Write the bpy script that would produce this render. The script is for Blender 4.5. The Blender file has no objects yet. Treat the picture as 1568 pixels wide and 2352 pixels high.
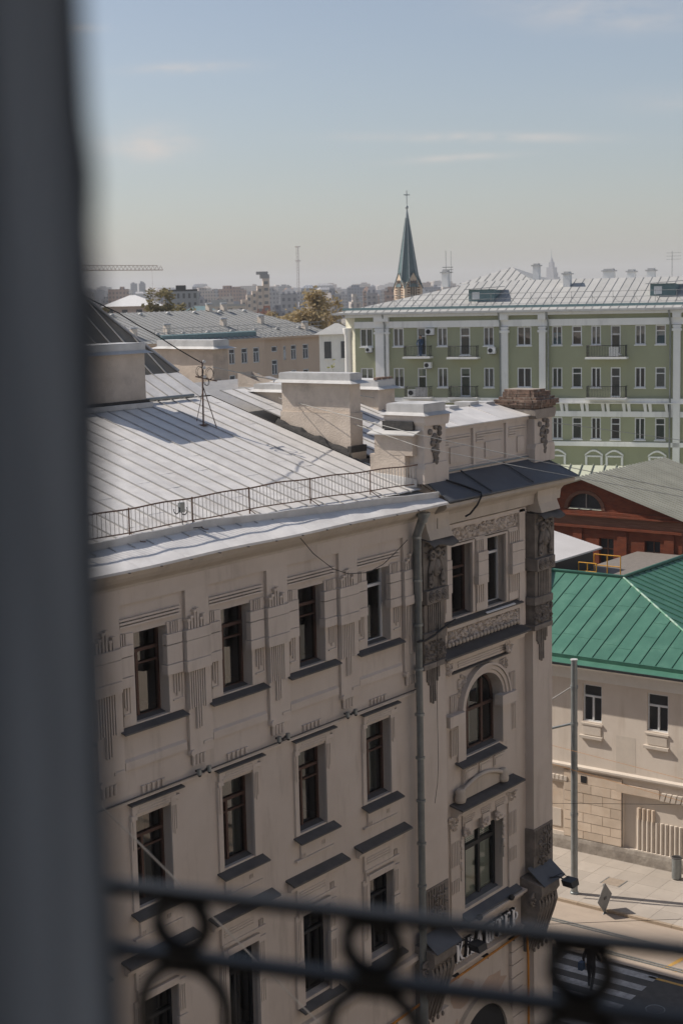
import bpy, bmesh, math, random
from mathutils import Vector, Matrix
random.seed(11)
sc = bpy.context.scene
col = sc.collection
rad = math.radians
GZ = 24.0                      # height of the camera above the street; all builders work relative to the camera height

# ------------------------------------------------------------------ camera
cam = bpy.data.cameras.new('camera')
camo = bpy.data.objects.new('camera', cam); col.objects.link(camo)
cam.sensor_fit = 'VERTICAL'; cam.sensor_height = 36.0; cam.sensor_width = 24.0
cam.lens = 36.0 * 3560 / 2352
cam.clip_start = 0.05; cam.clip_end = 30000
CR = Vector((0.59918542, -0.80030607, -0.02206858)); CU = Vector((0.12467103, 0.06604125, 0.98999782)); CF = Vector((0.79084383, 0.59594357, -0.13934593))
camo.matrix_world = Matrix(((CR.x, CU.x, -CF.x, 0), (CR.y, CU.y, -CF.y, 0), (CR.z, CU.z, -CF.z, GZ), (0, 0, 0, 1)))
cam.dof.use_dof = True; cam.dof.focus_distance = 46.0; cam.dof.aperture_fstop = 2.0
sc.camera = camo

# ------------------------------------------------------------------ sky, sun, exposure
SUN_EL = rad(43.0)
SUN_H = Vector((-0.325, 0.946, 0)).normalized()          # horizontal direction towards the sun
SUN = Vector((SUN_H.x * math.cos(SUN_EL), SUN_H.y * math.cos(SUN_EL), math.sin(SUN_EL)))
world = bpy.data.worlds.new('World'); sc.world = world; world.use_nodes = True
wn = world.node_tree.nodes; wl = world.node_tree.links
wn.clear()
w_out = wn.new('ShaderNodeOutputWorld'); w_bg = wn.new('ShaderNodeBackground')
w_sky = wn.new('ShaderNodeTexSky'); w_sky.sky_type = 'NISHITA'; w_sky.sun_disc = False
w_sky.sun_elevation = SUN_EL; w_sky.sun_rotation = math.atan2(SUN_H.x, SUN_H.y)
w_sky.altitude = 150; w_sky.air_density = 1.0; w_sky.dust_density = 1.2; w_sky.ozone_density = 1.0
w_bg.inputs['Strength'].default_value = 0.064
wl.new(w_bg.outputs[0], w_out.inputs[0])
def wmath(op, a, b=None, c=None):
    n = wn.new('ShaderNodeMath'); n.operation = op
    for i, v in enumerate((a, b, c)):
        if v is None: continue
        if isinstance(v, (int, float)): n.inputs[i].default_value = v
        else: wl.new(v, n.inputs[i])
    return n.outputs[0]
w_tc = wn.new('ShaderNodeTexCoord'); w_dir = w_tc.outputs['Generated']
def wdot(v):
    n = wn.new('ShaderNodeVectorMath'); n.operation = 'DOT_PRODUCT'
    wl.new(w_dir, n.inputs[0]); n.inputs[1].default_value = v
    return n.outputs['Value']
def wnoise(scale, stretch, detail=6.0):
    m = wn.new('ShaderNodeMapping'); m.inputs['Scale'].default_value = stretch
    wl.new(w_dir, m.inputs['Vector'])
    n = wn.new('ShaderNodeTexNoise'); n.inputs['Scale'].default_value = scale; n.inputs['Detail'].default_value = detail; n.inputs['Roughness'].default_value = 0.62
    wl.new(m.outputs[0], n.inputs['Vector'])
    return n.outputs['Fac']
fine = wnoise(26.0, (1, 1, 3.2)); broad = wnoise(7.0, (1, 1, 2.6))
# thin cirrus wisps: (azimuth right of heading, elevation, half width, half height, tilt, strength)
WISPS = [(-5.0, 8.05, 1.5, 0.16, 2, 0.42), (-6.6, 5.45, 1.25, 0.5, 4, 0.40), (5.2, 5.45, 3.6, 0.13, -2, 0.40), (4.5, 4.75, 1.6, 0.1, 2, 0.42),
         (-9.2, 9.4, 0.8, 0.12, 0, 0.35), (9.6, 9.5, 3.0, 0.5, -6, 0.22), (-16, 7.0, 3.0, 0.4, 3, 0.3), (17, 6.2, 4.0, 0.35, -3, 0.3), (26, 12, 6, .9, 4, .3), (-28, 14, 6, .8, -4, .3)]
wisp = None
for az, el, hw, hh, tilt, st in WISPS:
    a = rad(37.0 - az); e = rad(el)
    d = Vector((math.cos(a) * math.cos(e), math.sin(a) * math.cos(e), math.sin(e)))
    rt = Vector((math.sin(a), -math.cos(a), 0)); up = rt.cross(d)
    t = rad(tilt); rx = rt * math.cos(t) + up * math.sin(t); ux = up * math.cos(t) - rt * math.sin(t)
    p = wmath('DIVIDE', wdot(rx), math.sin(rad(hw))); q = wmath('DIVIDE', wdot(ux), math.sin(rad(hh)))
    r2 = wmath('ADD', wmath('MULTIPLY', p, p), wmath('MULTIPLY', q, q))
    g = wmath('POWER', 2.718, wmath('MULTIPLY', r2, -0.7))
    g = wmath('MULTIPLY', g, wmath('GREATER_THAN', wdot(d), 0.3))
    g = wmath('MULTIPLY', g, st * 1.6)
    wisp = g if wisp is None else wmath('ADD', wisp, g)
shape = wmath('MULTIPLY', wmath('SUBTRACT', fine, 0.30), 3.4)
wisp = wmath('MULTIPLY', wisp, wmath('MAXIMUM', shape, 0.0))
w_add = wn.new('ShaderNodeMixRGB'); w_add.blend_type = 'MIX'
w_clamp = wn.new('ShaderNodeClamp'); w_clamp.inputs[2].default_value = 0.8
wl.new(wisp, w_clamp.inputs[0]); wl.new(w_clamp.outputs[0], w_add.inputs['Fac'])
w_add.inputs['Color2'].default_value = (7.6, 6.9, 6.4, 1)
w_hs = wn.new('ShaderNodeHueSaturation'); w_hs.inputs['Saturation'].default_value = 0.8; wl.new(w_sky.outputs[0], w_hs.inputs['Color']); w_ti = wn.new('ShaderNodeMixRGB'); w_ti.blend_type = 'MULTIPLY'; w_ti.inputs['Fac'].default_value = 1.0; w_ti.inputs['Color2'].default_value = (1.085, 1.07, 1.095, 1); wl.new(w_hs.outputs[0], w_ti.inputs['Color1']); wl.new(w_ti.outputs[0], w_add.inputs['Color1']); wl.new(w_add.outputs[0], w_bg.inputs['Color'])

sun = bpy.data.lights.new('sun', 'SUN'); sun.energy = 3.5; sun.angle = rad(0.53); sun.color = (1.0, 0.915, 0.82)
suno = bpy.data.objects.new('sun', sun); col.objects.link(suno); suno.location = (0, 40, 90)
suno.rotation_euler = SUN.to_track_quat('Z', 'Y').to_euler()

sc.view_settings.view_transform = 'Standard'; sc.view_settings.look = 'None'
sc.view_settings.gamma = 1.0; sc.view_settings.use_curve_mapping = False
sc.view_settings.exposure = 0.55
sc.render.engine = 'CYCLES'
sc.cycles.use_denoising = True
sc.cycles.max_bounces = 6; sc.cycles.diffuse_bounces = 3; sc.cycles.glossy_bounces = 3; sc.cycles.transmission_bounces = 4; sc.cycles.transparent_max_bounces = 8
sc.cycles.volume_bounces = 0; sc.cycles.caustics_reflective = False; sc.cycles.caustics_refractive = False

# ------------------------------------------------------------------ materials
MATS = {}
def mat(name, c1, c2=None, scale=4.0, rough=0.8, metallic=0.0, bump=0.0, bscale=40.0, streak=0.0, stain=None, spec=0.3, stretch=(1, 1, 1), detail=8.0, contrast=(0.35, 0.68), coat=0.0, rv=0.055):
    m = bpy.data.materials.new(name); m.use_nodes = True; MATS[name] = m
    nt = m.node_tree; N = nt.nodes; L = nt.links
    b = N['Principled BSDF']
    b.inputs['Roughness'].default_value = rough; b.inputs['Metallic'].default_value = metallic
    b.inputs['Specular IOR Level'].default_value = spec
    if coat: b.inputs['Coat Weight'].default_value = coat
    tc = N.new('ShaderNodeTexCoord')
    geo = N.new('ShaderNodeNewGeometry')
    mp = N.new('ShaderNodeMapping'); mp.inputs['Scale'].default_value = stretch
    L.new(geo.outputs['Position'], mp.inputs['Vector'])
    no = N.new('ShaderNodeTexNoise'); no.inputs['Scale'].default_value = scale; no.inputs['Detail'].default_value = detail; no.inputs['Roughness'].default_value = 0.6
    L.new(mp.outputs[0], no.inputs['Vector'])
    rp = N.new('ShaderNodeValToRGB'); rp.color_ramp.elements[0].position = contrast[0]; rp.color_ramp.elements[1].position = contrast[1]
    c2 = c2 or tuple(v * 0.8 for v in c1)
    rp.color_ramp.elements[0].color = (*c2, 1); rp.color_ramp.elements[1].color = (*c1, 1)
    L.new(no.outputs['Fac'], rp.inputs['Fac'])
    out = rp.outputs['Color']
    oi = N.new('ShaderNodeObjectInfo')                      # every piece a touch lighter or darker than its neighbour
    hv = N.new('ShaderNodeHueSaturation'); L.new(out, hv.inputs['Color'])
    mr = N.new('ShaderNodeMapRange'); mr.inputs['To Min'].default_value = 1 - rv; mr.inputs['To Max'].default_value = 1 + rv
    L.new(oi.outputs['Random'], mr.inputs['Value']); L.new(mr.outputs[0], hv.inputs['Value']); out = hv.outputs[0]
    if stain:
        mp2 = N.new('ShaderNodeMapping'); mp2.inputs['Scale'].default_value = (2.2, 2.2, 0.35) if streak else (1, 1, 1)
        L.new(geo.outputs['Position'], mp2.inputs['Vector'])
        n2 = N.new('ShaderNodeTexNoise'); n2.inputs['Scale'].default_value = streak or 1.3; n2.inputs['Detail'].default_value = 9; n2.inputs['Roughness'].default_value = 0.7
        L.new(mp2.outputs[0], n2.inputs['Vector'])
        r2 = N.new('ShaderNodeValToRGB'); r2.color_ramp.elements[0].position = 0.52; r2.color_ramp.elements[1].position = 0.78
        r2.color_ramp.elements[0].color = (0, 0, 0, 1); r2.color_ramp.elements[1].color = (0.8, 0.8, 0.8, 1)
        L.new(n2.outputs['Fac'], r2.inputs['Fac'])
        mx = N.new('ShaderNodeMixRGB'); L.new(r2.outputs[0], mx.inputs['Fac']); L.new(out, mx.inputs['Color1']); mx.inputs['Color2'].default_value = (*stain, 1)
        out = mx.outputs[0]
    L.new(out, b.inputs['Base Color'])
    rr = N.new('ShaderNodeMapRange'); rr.inputs['To Min'].default_value = max(0.02, rough - 0.1); rr.inputs['To Max'].default_value = min(1, rough + 0.1)
    L.new(no.outputs['Fac'], rr.inputs['Value']); L.new(rr.outputs[0], b.inputs['Roughness'])
    if bump:
        nb = N.new('ShaderNodeTexNoise'); nb.inputs['Scale'].default_value = bscale; nb.inputs['Detail'].default_value = 6
        L.new(geo.outputs['Position'], nb.inputs['Vector'])
        bp = N.new('ShaderNodeBump'); bp.inputs['Strength'].default_value = min(1.0, bump); bp.inputs['Distance'].default_value = 0.02
        L.new(nb.outputs['Fac'], bp.inputs['Height']); L.new(bp.outputs[0], b.inputs['Normal'])
    return m
def leafy(m, c, f=.5):                      # thin leaves let light through
    nt = m.node_tree; tl = nt.nodes.new('ShaderNodeBsdfTranslucent'); tl.inputs['Color'].default_value = (*c, 1); mx = nt.nodes.new('ShaderNodeMixShader'); mx.inputs['Fac'].default_value = f
    nt.links.new(nt.nodes['Principled BSDF'].outputs[0], mx.inputs[1]); nt.links.new(tl.outputs[0], mx.inputs[2]); nt.links.new(mx.outputs[0], nt.nodes['Material Output'].inputs['Surface'])
def glass(name, tint=(0.8, 0.86, 0.84), refl=0.22, dark=0.55):
    m = bpy.data.materials.new(name); m.use_nodes = True; MATS[name] = m
    nt = m.node_tree; N = nt.nodes; L = nt.links; N.remove(N['Principled BSDF'])
    o = N['Material Output']; tr = N.new('ShaderNodeBsdfTransparent'); gl = N.new('ShaderNodeBsdfGlossy'); gl.inputs['Roughness'].default_value = 0.03
    tr.inputs['Color'].default_value = (tint[0] * dark, tint[1] * dark, tint[2] * dark, 1)
    lw = N.new('ShaderNodeLayerWeight'); lw.inputs['Blend'].default_value = 0.35
    geo = N.new('ShaderNodeNewGeometry'); nb = N.new('ShaderNodeTexNoise'); nb.inputs['Scale'].default_value = 1.1; nb.inputs['Detail'].default_value = 1
    L.new(geo.outputs['Position'], nb.inputs['Vector']); bp = N.new('ShaderNodeBump'); bp.inputs['Strength'].default_value = 0.25; bp.inputs['Distance'].default_value = 0.01
    L.new(nb.outputs['Fac'], bp.inputs['Height']); L.new(bp.outputs[0], gl.inputs['Normal'])
    ad = N.new('ShaderNodeMath'); ad.operation = 'MULTIPLY_ADD'; ad.inputs[1].default_value = 0.75; ad.inputs[2].default_value = refl * 0.5
    L.new(lw.outputs['Fresnel'], ad.inputs[0])
    mx = N.new('ShaderNodeMixShader'); L.new(ad.outputs[0], mx.inputs['Fac']); L.new(tr.outputs[0], mx.inputs[1]); L.new(gl.outputs[0], mx.inputs[2]); L.new(mx.outputs[0], o.inputs['Surface'])
    return m
STUCCO = mat('stucco', (0.63, 0.56, 0.495), (0.575, 0.505, 0.44), scale=0.9, rough=0.9, bump=0.35, bscale=60, stain=(0.40, 0.345, 0.295), streak=1.1, rv=.03)
PALE = mat('pale_stucco', (0.55, 0.49, 0.42), (0.49, 0.43, 0.36), scale=1.5, rough=0.9, bump=0.4, bscale=50, stain=(0.36, 0.32, 0.28), streak=0.9)
SOOT = mat('sooty_stone', (0.27, 0.24, 0.21), (0.17, 0.15, 0.132), scale=3, rough=0.92, bump=0.6, bscale=60, stain=(0.12, 0.105, 0.095))
SILL = mat('sill_metal', (0.115, 0.11, 0.108), (0.085, 0.082, 0.08), scale=3, rough=0.7, metallic=0.0, stain=(0.14, 0.13, 0.125), spec=.25)
ROOFM = mat('light_roof_metal', (0.74, 0.72, 0.69), (0.62, 0.605, 0.585), scale=1.6, rough=0.5, metallic=0.0, stain=(0.47, 0.44, 0.41), streak=0.0, spec=0.5, rv=.07)
SEAM = mat('roof_seam', (0.44, 0.43, 0.41), (0.36, 0.35, 0.34), scale=6, rough=0.5, metallic=0.2)
DKROOF = mat('dark_roof_metal', (0.105, 0.115, 0.13), (0.075, 0.08, 0.09), scale=1.5, rough=0.55, metallic=0.0, stain=(0.12, 0.12, 0.12), spec=.35)
CAPM = mat('cap_metal', (0.60, 0.595, 0.58), (0.47, 0.47, 0.46), scale=2.2, rough=0.5, metallic=0.1, stain=(0.33, 0.31, 0.29))
WOOD = mat('window_wood', (0.12, 0.066, 0.05), (0.075, 0.045, 0.035), scale=20, rough=0.6)
WHITEF = mat('white_frame', (0.72, 0.73, 0.73), (0.66, 0.67, 0.67), scale=10, rough=0.45)
DARKF = mat('dark_frame', (0.03, 0.032, 0.035), (0.02, 0.02, 0.022), scale=10, rough=0.5)
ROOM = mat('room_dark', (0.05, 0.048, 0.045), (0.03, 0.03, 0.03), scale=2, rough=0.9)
CURT = mat('curtain_cloth', (0.30, 0.31, 0.29), (0.20, 0.21, 0.20), scale=6, rough=0.9, stretch=(5, 5, 0.3))
BLIND = mat('pale_blind', (0.84, 0.88, 0.82), (0.74, 0.78, 0.73), scale=3, rough=0.8, stretch=(3, 3, 1))
GLASS = glass('window_glass', refl=0.2)
PIPE = mat('zinc_pipe', (0.30, 0.32, 0.32), (0.23, 0.25, 0.25), scale=4, rough=0.42, metallic=0.55)
BLACK = mat('black_rubber', (0.02, 0.02, 0.022), rough=0.6)
WIRE = mat('grey_wire', (0.36, 0.36, 0.34), rough=0.5)
RUST = mat('rusty_iron', (0.20, 0.12, 0.085), (0.13, 0.10, 0.085), scale=9, rough=0.75, metallic=0.2)
IRON = mat('wrought_iron', (0.014, 0.015, 0.017), (0.009, 0.010, 0.012), scale=30, rough=0.5, spec=0.45)
BRICK = mat('old_brick', (0.24, 0.16, 0.12), (0.13, 0.09, 0.07), scale=9, rough=0.9, bump=0.6, bscale=50, stain=(0.46, 0.40, 0.34), streak=3.0, rv=.28)
MORTAR = mat('mortar', (0.33, 0.29, 0.25), rough=0.95)
ORANGE = mat('orange_pipe', (0.55, 0.23, 0.03), (0.42, 0.17, 0.03), scale=8, rough=0.5)
LETTER = mat('white_letter', (0.92, 0.92, 0.92), (0.9, 0.9, 0.9), rough=0.35)

# ------------------------------------------------------------------ mesh helpers
WL = {}                                    # world position of each object's origin (relative to camera height)
class MB:
    def __init__(s, o=(0, 0, 0), ex=(1, 0, 0), ey=(0, 1, 0)):
        s.v = []; s.f = []; s.sm = []; s.o = Vector(o); s.ex = Vector(ex); s.ey = Vector(ey); s.ez = Vector((0, 0, 1))
    def P(s, p): return s.o + s.ex * p[0] + s.ey * p[1] + s.ez * p[2]
    def add(s, vs, fs, smooth=False):
        b = len(s.v); s.v += [s.P(p) for p in vs]; s.f += [tuple(i + b for i in f) for f in fs]; s.sm += [smooth] * len(fs); return s
    def box(s, x0, x1, y0, y1, z0, z1):
        x0, x1 = min(x0, x1), max(x0, x1); y0, y1 = min(y0, y1), max(y0, y1); z0, z1 = min(z0, z1), max(z0, z1)
        return s.add([(x0, y0, z0), (x1, y0, z0), (x1, y1, z0), (x0, y1, z0), (x0, y0, z1), (x1, y0, z1), (x1, y1, z1), (x0, y1, z1)],
                     [(0, 3, 2, 1), (4, 5, 6, 7), (0, 1, 5, 4), (1, 2, 6, 5), (2, 3, 7, 6), (3, 0, 4, 7)])
    def hexa(s, p):                         # 8 corners, bottom ring then top ring
        return s.add(p, [(0, 3, 2, 1), (4, 5, 6, 7), (0, 1, 5, 4), (1, 2, 6, 5), (2, 3, 7, 6), (3, 0, 4, 7)])
    def quad(s, a, b, c, d): return s.add([a, b, c, d], [(0, 1, 2, 3)])
    def prism(s, poly, axis, a, b):         # polygon in the plane across axis
        def mk(p, t): return {'x': (t, p[0], p[1]), 'y': (p[0], t, p[1]), 'z': (p[0], p[1], t)}[axis]
        n = len(poly); vs = [mk(p, a) for p in poly] + [mk(p, b) for p in poly]
        return s.add(vs, [tuple(range(n))[::-1], tuple(range(n, 2 * n))] + [(i, (i + 1) % n, n + (i + 1) % n, n + i) for i in range(n)])
    def tube(s, pts, r, n=8, cap=True, r2=None):
        pts = [Vector(p) for p in pts]; m = len(pts); b = len(s.v); rings = []
        for i, p in enumerate(pts):
            t = (pts[min(i + 1, m - 1)] - pts[max(i - 1, 0)]).normalized()
            u = t.cross(Vector((0, 0, 1)));
            if u.length < 1e-3: u = t.cross(Vector((1, 0, 0)))
            u.normalize(); w = t.cross(u); rr = r if r2 is None else r + (r2 - r) * i / (m - 1)
            rings.append([p + (u * math.cos(2 * math.pi * k / n) + w * math.sin(2 * math.pi * k / n)) * rr for k in range(n)])
        vs = [tuple(q) for ring in rings for q in ring]; fs = []
        for i in range(m - 1):
            for k in range(n): fs.append((i * n + k, i * n + (k + 1) % n, (i + 1) * n + (k + 1) % n, (i + 1) * n + k))
        s.add(vs, fs, True)
        if cap:
            s.add([tuple(q) for q in rings[0]], [tuple(range(n))[::-1]]); s.add([tuple(q) for q in rings[-1]], [tuple(range(n))])
        return s
    def blob(s, c, r, seg=8, rings=5):
        vs = [(c[0], c[1], c[2] - r[2])]
        for i in range(1, rings):
            a = math.pi * i / rings - math.pi / 2
            for k in range(seg):
                t = 2 * math.pi * k / seg; vs.append((c[0] + r[0] * math.cos(a) * math.cos(t), c[1] + r[1] * math.cos(a) * math.sin(t), c[2] + r[2] * math.sin(a)))
        vs.append((c[0], c[1], c[2] + r[2])); fs = []
        for k in range(seg):
            fs.append((0, 1 + (k + 1) % seg, 1 + k)); fs.append((len(vs) - 1, len(vs) - 1 - seg + k, len(vs) - 1 - seg + (k + 1) % seg))
        for i in range(rings - 2):
            for k in range(seg):
                a = 1 + i * seg; fs.append((a + k, a + (k + 1) % seg, a + seg + (k + 1) % seg, a + seg + k))
        return s.add(vs, fs, True)
    def ring(s, c, R, r, ax='y', n=16, m=6, a0=0.0, a1=2 * math.pi, sz=1.0):
        pts = []; full = abs(a1 - a0 - 2 * math.pi) < 1e-6; k = n if full else n
        for i in range(k + 1):
            a = a0 + (a1 - a0) * i / k; q = (R * math.cos(a), R * math.sin(a) * sz)
            pts.append({'y': (c[0] + q[0], c[1], c[2] + q[1]), 'x': (c[0], c[1] + q[0], c[2] + q[1]), 'z': (c[0] + q[0], c[1] + q[1], c[2])}[ax])
        return s.tube(pts, r, m, cap=not full)
    def lathe(s, c, prof, n=14):
        vs = []; fs = []; m = len(prof)
        for r, z in prof:
            for k in range(n):
                t = 2 * math.pi * k / n; vs.append((c[0] + r * math.cos(t), c[1] + r * math.sin(t), c[2] + z))
        for i in range(m - 1):
            for k in range(n): fs.append((i * n + k, i * n + (k + 1) % n, (i + 1) * n + (k + 1) % n, (i + 1) * n + k))
        s.add(vs, fs, True); s.add([vs[(m - 1) * n + k] for k in range(n)], [tuple(range(n))]); return s.add([vs[k] for k in range(n)], [tuple(range(n))[::-1]])
    def wall(s, u0, u1, z0, z1, y, holes, depth):    # a sheet in the x-z plane with rectangular holes and their reveals (towards +y)
        us = sorted({u0, u1, *[h[i] for h in holes for i in (0, 1)]}); zs = sorted({z0, z1, *[h[i] for h in holes for i in (2, 3)]})
        us = [u for u in us if u0 <= u <= u1]; zs = [z for z in zs if z0 <= z <= z1]
        for a, b in zip(us, us[1:]):
            for c, d in zip(zs, zs[1:]):
                mu, mz = (a + b) / 2, (c + d) / 2
                if any(h[0] < mu < h[1] and h[2] < mz < h[3] for h in holes): continue
                s.quad((a, y, c), (b, y, c), (b, y, d), (a, y, d))
        for a, b, c, d in [h[:4] for h in holes]:
            Y = y + depth
            s.quad((a, y, c), (a, y, d), (a, Y, d), (a, Y, c)); s.quad((b, y, d), (b, y, c), (b, Y, c), (b, Y, d))
            s.quad((a, y, d), (b, y, d), (b, Y, d), (a, Y, d)); s.quad((b, y, c), (a, y, c), (a, Y, c), (b, Y, c))
        return s
    def mesh(s, name):
        me = bpy.data.meshes.new(name); me.from_pydata([tuple(v) for v in s.v], [], s.f)
        if any(s.sm): me.polygons.foreach_set('use_smooth', s.sm)
        me.update(); return me
def link(name, data, parent=None, loc=(0, 0, 0), m=None, kind=None):
    o = bpy.data.objects.new(name, data); col.objects.link(o); o.location = loc; WL[o.name] = Vector(loc)
    if m is not None and data is not None and not data.materials: data.materials.append(m)
    if parent is not None:
        o.parent = parent; o.matrix_parent_inverse = Matrix.Translation(-WL[parent.name])
    if kind: o['kind'] = kind
    return o
def part(name, mb, m, parent=None, loc=(0, 0, 0), kind=None):
    data = mb.mesh(name) if isinstance(mb, MB) else mb
    return link(name, data, parent, loc, m, kind)
def thing(name, label, cat, loc, group=None):
    o = bpy.data.objects.new(name, None); col.objects.link(o); o.location = loc; WL[o.name] = Vector(loc); o.empty_display_size = 0.2
    return tag(o, label, cat, group)
def tag(o, label, cat, group=None):
    o['label'] = label; o['category'] = cat
    if group: o['group'] = group
    return o
def pt(x, y, dep):                         # a point at pixel (x, y of the 1568 x 2352 view) and a given distance, used to survey far things
    return (CF + CR * ((x - 784) / 3560) + CU * ((1176 - y) / 3560)) * dep
CACHE = {}
def shared(key, fn, m):
    if key not in CACHE:
        me = fn().mesh(key); me.materials.append(m); CACHE[key] = me
    return CACHE[key]
HAZE = 1.7e-4
# ================================================================== the corner building with the pale facade
YF = 23.0
GLASS2 = glass('shop_glass', refl=.1, dark=1.0)
HB = thing('corner_building', 'ornate beige stucco corner house with light metal roof filling the foreground', 'building', (33.0, 28.0, -24.0))
def fb(mb, xa0, xa1, za0, za1, p, back=0.02, yw=YF):
    """box on the facade: outline as surveyed on the facade plane, front face p in front of it"""
    k = (YF - p) / YF
    return mb.box(xa0 * k, xa1 * k, YF - p, yw + back, za0 * k, za1 * k)
BAY = 2.807; BAYS = [-1, 0, 1, 2, 3]
def off(k): return ((k - 1) * BAY, 0, 0)
holes = []
for k in BAYS:
    d = off(k)[0]
    holes += [(25.89 + d, 26.90 + d, -9.0, -7.04), (25.74 + d, 26.83 + d, -13.12, -11.08), (25.77 + d, 26.87 + d, -17.45, -15.27)]
    holes += [(25.70 + d, 26.95 + d, -22.9, -19.6)]
mw = MB(); mw.wall(16.0, 33.95, -24.0, -5.75, YF, holes, 0.30)
mw.quad((16, 23, -24), (16, 23, -5.75), (16, 36, -5.75), (16, 36, -24))
part('wall', mw, STUCCO, HB)
mw = MB(); mw.quad((16, 40, -24), (40.85, 40, -24), (40.85, 40, -5.6), (16, 40, -5.6))
mw.quad((40.85, 23.2, -24), (40.85, 40, -24), (40.85, 40, -5.6), (40.85, 23.2, -5.6)); mw.quad((16, 23, -5.75), (40, 23, -5.75), (40, 40, -5.75), (16, 40, -5.75))
mw.quad((40.85, 40, -24), (40.85, 72, -24), (40.85, 72, -5.6), (40.85, 40, -5.6)); mw.quad((30, 72, -24), (40.85, 72, -24), (40.85, 72, -5.6), (30, 72, -5.6)); mw.quad((30, 40, -5.6), (41.9, 40, -5.58), (41.9, 72, -5.58), (30, 72, -5.6)); mw.quad((30, 40, -24), (30, 72, -24), (30, 72, -5.6), (30, 40, -5.6))
part('rear_wall', mw, STUCCO, HB)

def window(x0, x1, z0, z1, yg, style, parent, loc=(0, 0, 0), key=None, curtain=0, transom=0.75, mull=0.3, blind=None):
    """frame, panes, the dark room behind and a curtain; yg = plane of the glass"""
    fm = {'wood': WOOD, 'white': WHITEF, 'dark': DARKF}[style]
    def frame():
        m = MB(); t = 0.055; zt = z0 + (z1 - z0) * transom; xm = x0 + (x1 - x0) * mull
        m.box(x0, x0 + t, yg - 0.04, yg + 0.05, z0, z1); m.box(x1 - t, x1, yg - 0.04, yg + 0.05, z0, z1)
        m.box(x0 + t, x1 - t, yg - 0.04, yg + 0.05, z0, z0 + t); m.box(x0 + t, x1 - t, yg - 0.04, yg + 0.05, z1 - t, z1)
        m.box(x0 + t, x1 - t, yg - 0.055, yg + 0.05, zt - 0.035, zt + 0.035)
        m.box(xm - 0.035, xm + 0.035, yg - 0.05, yg + 0.05, z0 + t, zt - 0.035)
        zz = z0 + (zt - z0) * 0.8
        if style == 'wood': m.box(xm + 0.035, x1 - t, yg - 0.035, yg + 0.04, zz - 0.02, zz + 0.02); m.box(x0 + t, xm - 0.035, yg - 0.035, yg + 0.04, zz - 0.02, zz + 0.02)
        return m
    w = link('window', shared(f'frame{key}', frame, fm), parent, loc)
    zt = z0 + (z1 - z0) * transom; xm = x0 + (x1 - x0) * mull
    for i, (a, b, c, d) in enumerate(((x0 + .05, x1 - .05, zt, z1 - .04), (x0 + .05, xm - .03, z0 + .05, zt), (xm + .03, x1 - .05, z0 + .05, zt))):
        tl = (random.random() - .5) * .012
        link('pane', shared(f'pane{key}{i}{random.randint(0, 1)}', lambda: MB().quad((a, yg + .01 + tl, c), (b, yg + .01 - tl, c), (b, yg + .012 - tl, d), (a, yg + .012 + tl, d)), GLASS), w, loc)
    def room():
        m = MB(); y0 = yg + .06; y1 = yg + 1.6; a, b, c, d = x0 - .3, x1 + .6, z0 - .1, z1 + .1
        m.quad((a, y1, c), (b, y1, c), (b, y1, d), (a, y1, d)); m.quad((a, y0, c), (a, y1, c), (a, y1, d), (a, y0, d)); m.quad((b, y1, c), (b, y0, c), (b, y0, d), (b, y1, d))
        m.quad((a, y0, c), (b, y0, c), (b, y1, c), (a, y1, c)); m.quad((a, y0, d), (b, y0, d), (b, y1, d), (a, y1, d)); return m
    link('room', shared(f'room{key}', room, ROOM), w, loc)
    if curtain:
        def cloth(a, b, seed):
            m = MB(); n = 14; vs = []; fs = []
            for i in range(n + 1):
                x = a + (b - a) * i / n; y = yg + .16 + .03 * math.sin(i * 2.1 + seed) + .012 * math.sin(i * 4.7)
                vs += [(x, y, z0), (x, y, z1)]
            for i in range(n): fs.append((2 * i, 2 * i + 2, 2 * i + 3, 2 * i + 1))
            return m.add(vs, fs, True)
        wd = x1 - x0
        spans = {1: [(0.0, 0.34)], 2: [(0.62, 1.0)], 3: [(0.02, 0.25), (0.7, 1.0)], 4: [(0.0, 1.0)], 5: [(0.42, 0.62)]}[curtain]
        for i, (a, b) in enumerate(spans):
            link('curtain', shared(f'curt{key}{curtain}{i}', lambda: cloth(x0 + wd * a, x0 + wd * b, i + curtain), blind or CURT), w, loc)
    return w
def slab(x0, x1, yb, zb, yf, zf, t=0.035):         # a metal-covered sill or hood sloping to the street
    return MB().hexa([(x0, yf, zf - t), (x1, yf, zf - t), (x1, yb, zb - t), (x0, yb, zb - t), (x0, yf, zf), (x1, yf, zf), (x1, yb, zb), (x0, yb, zb)])

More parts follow.
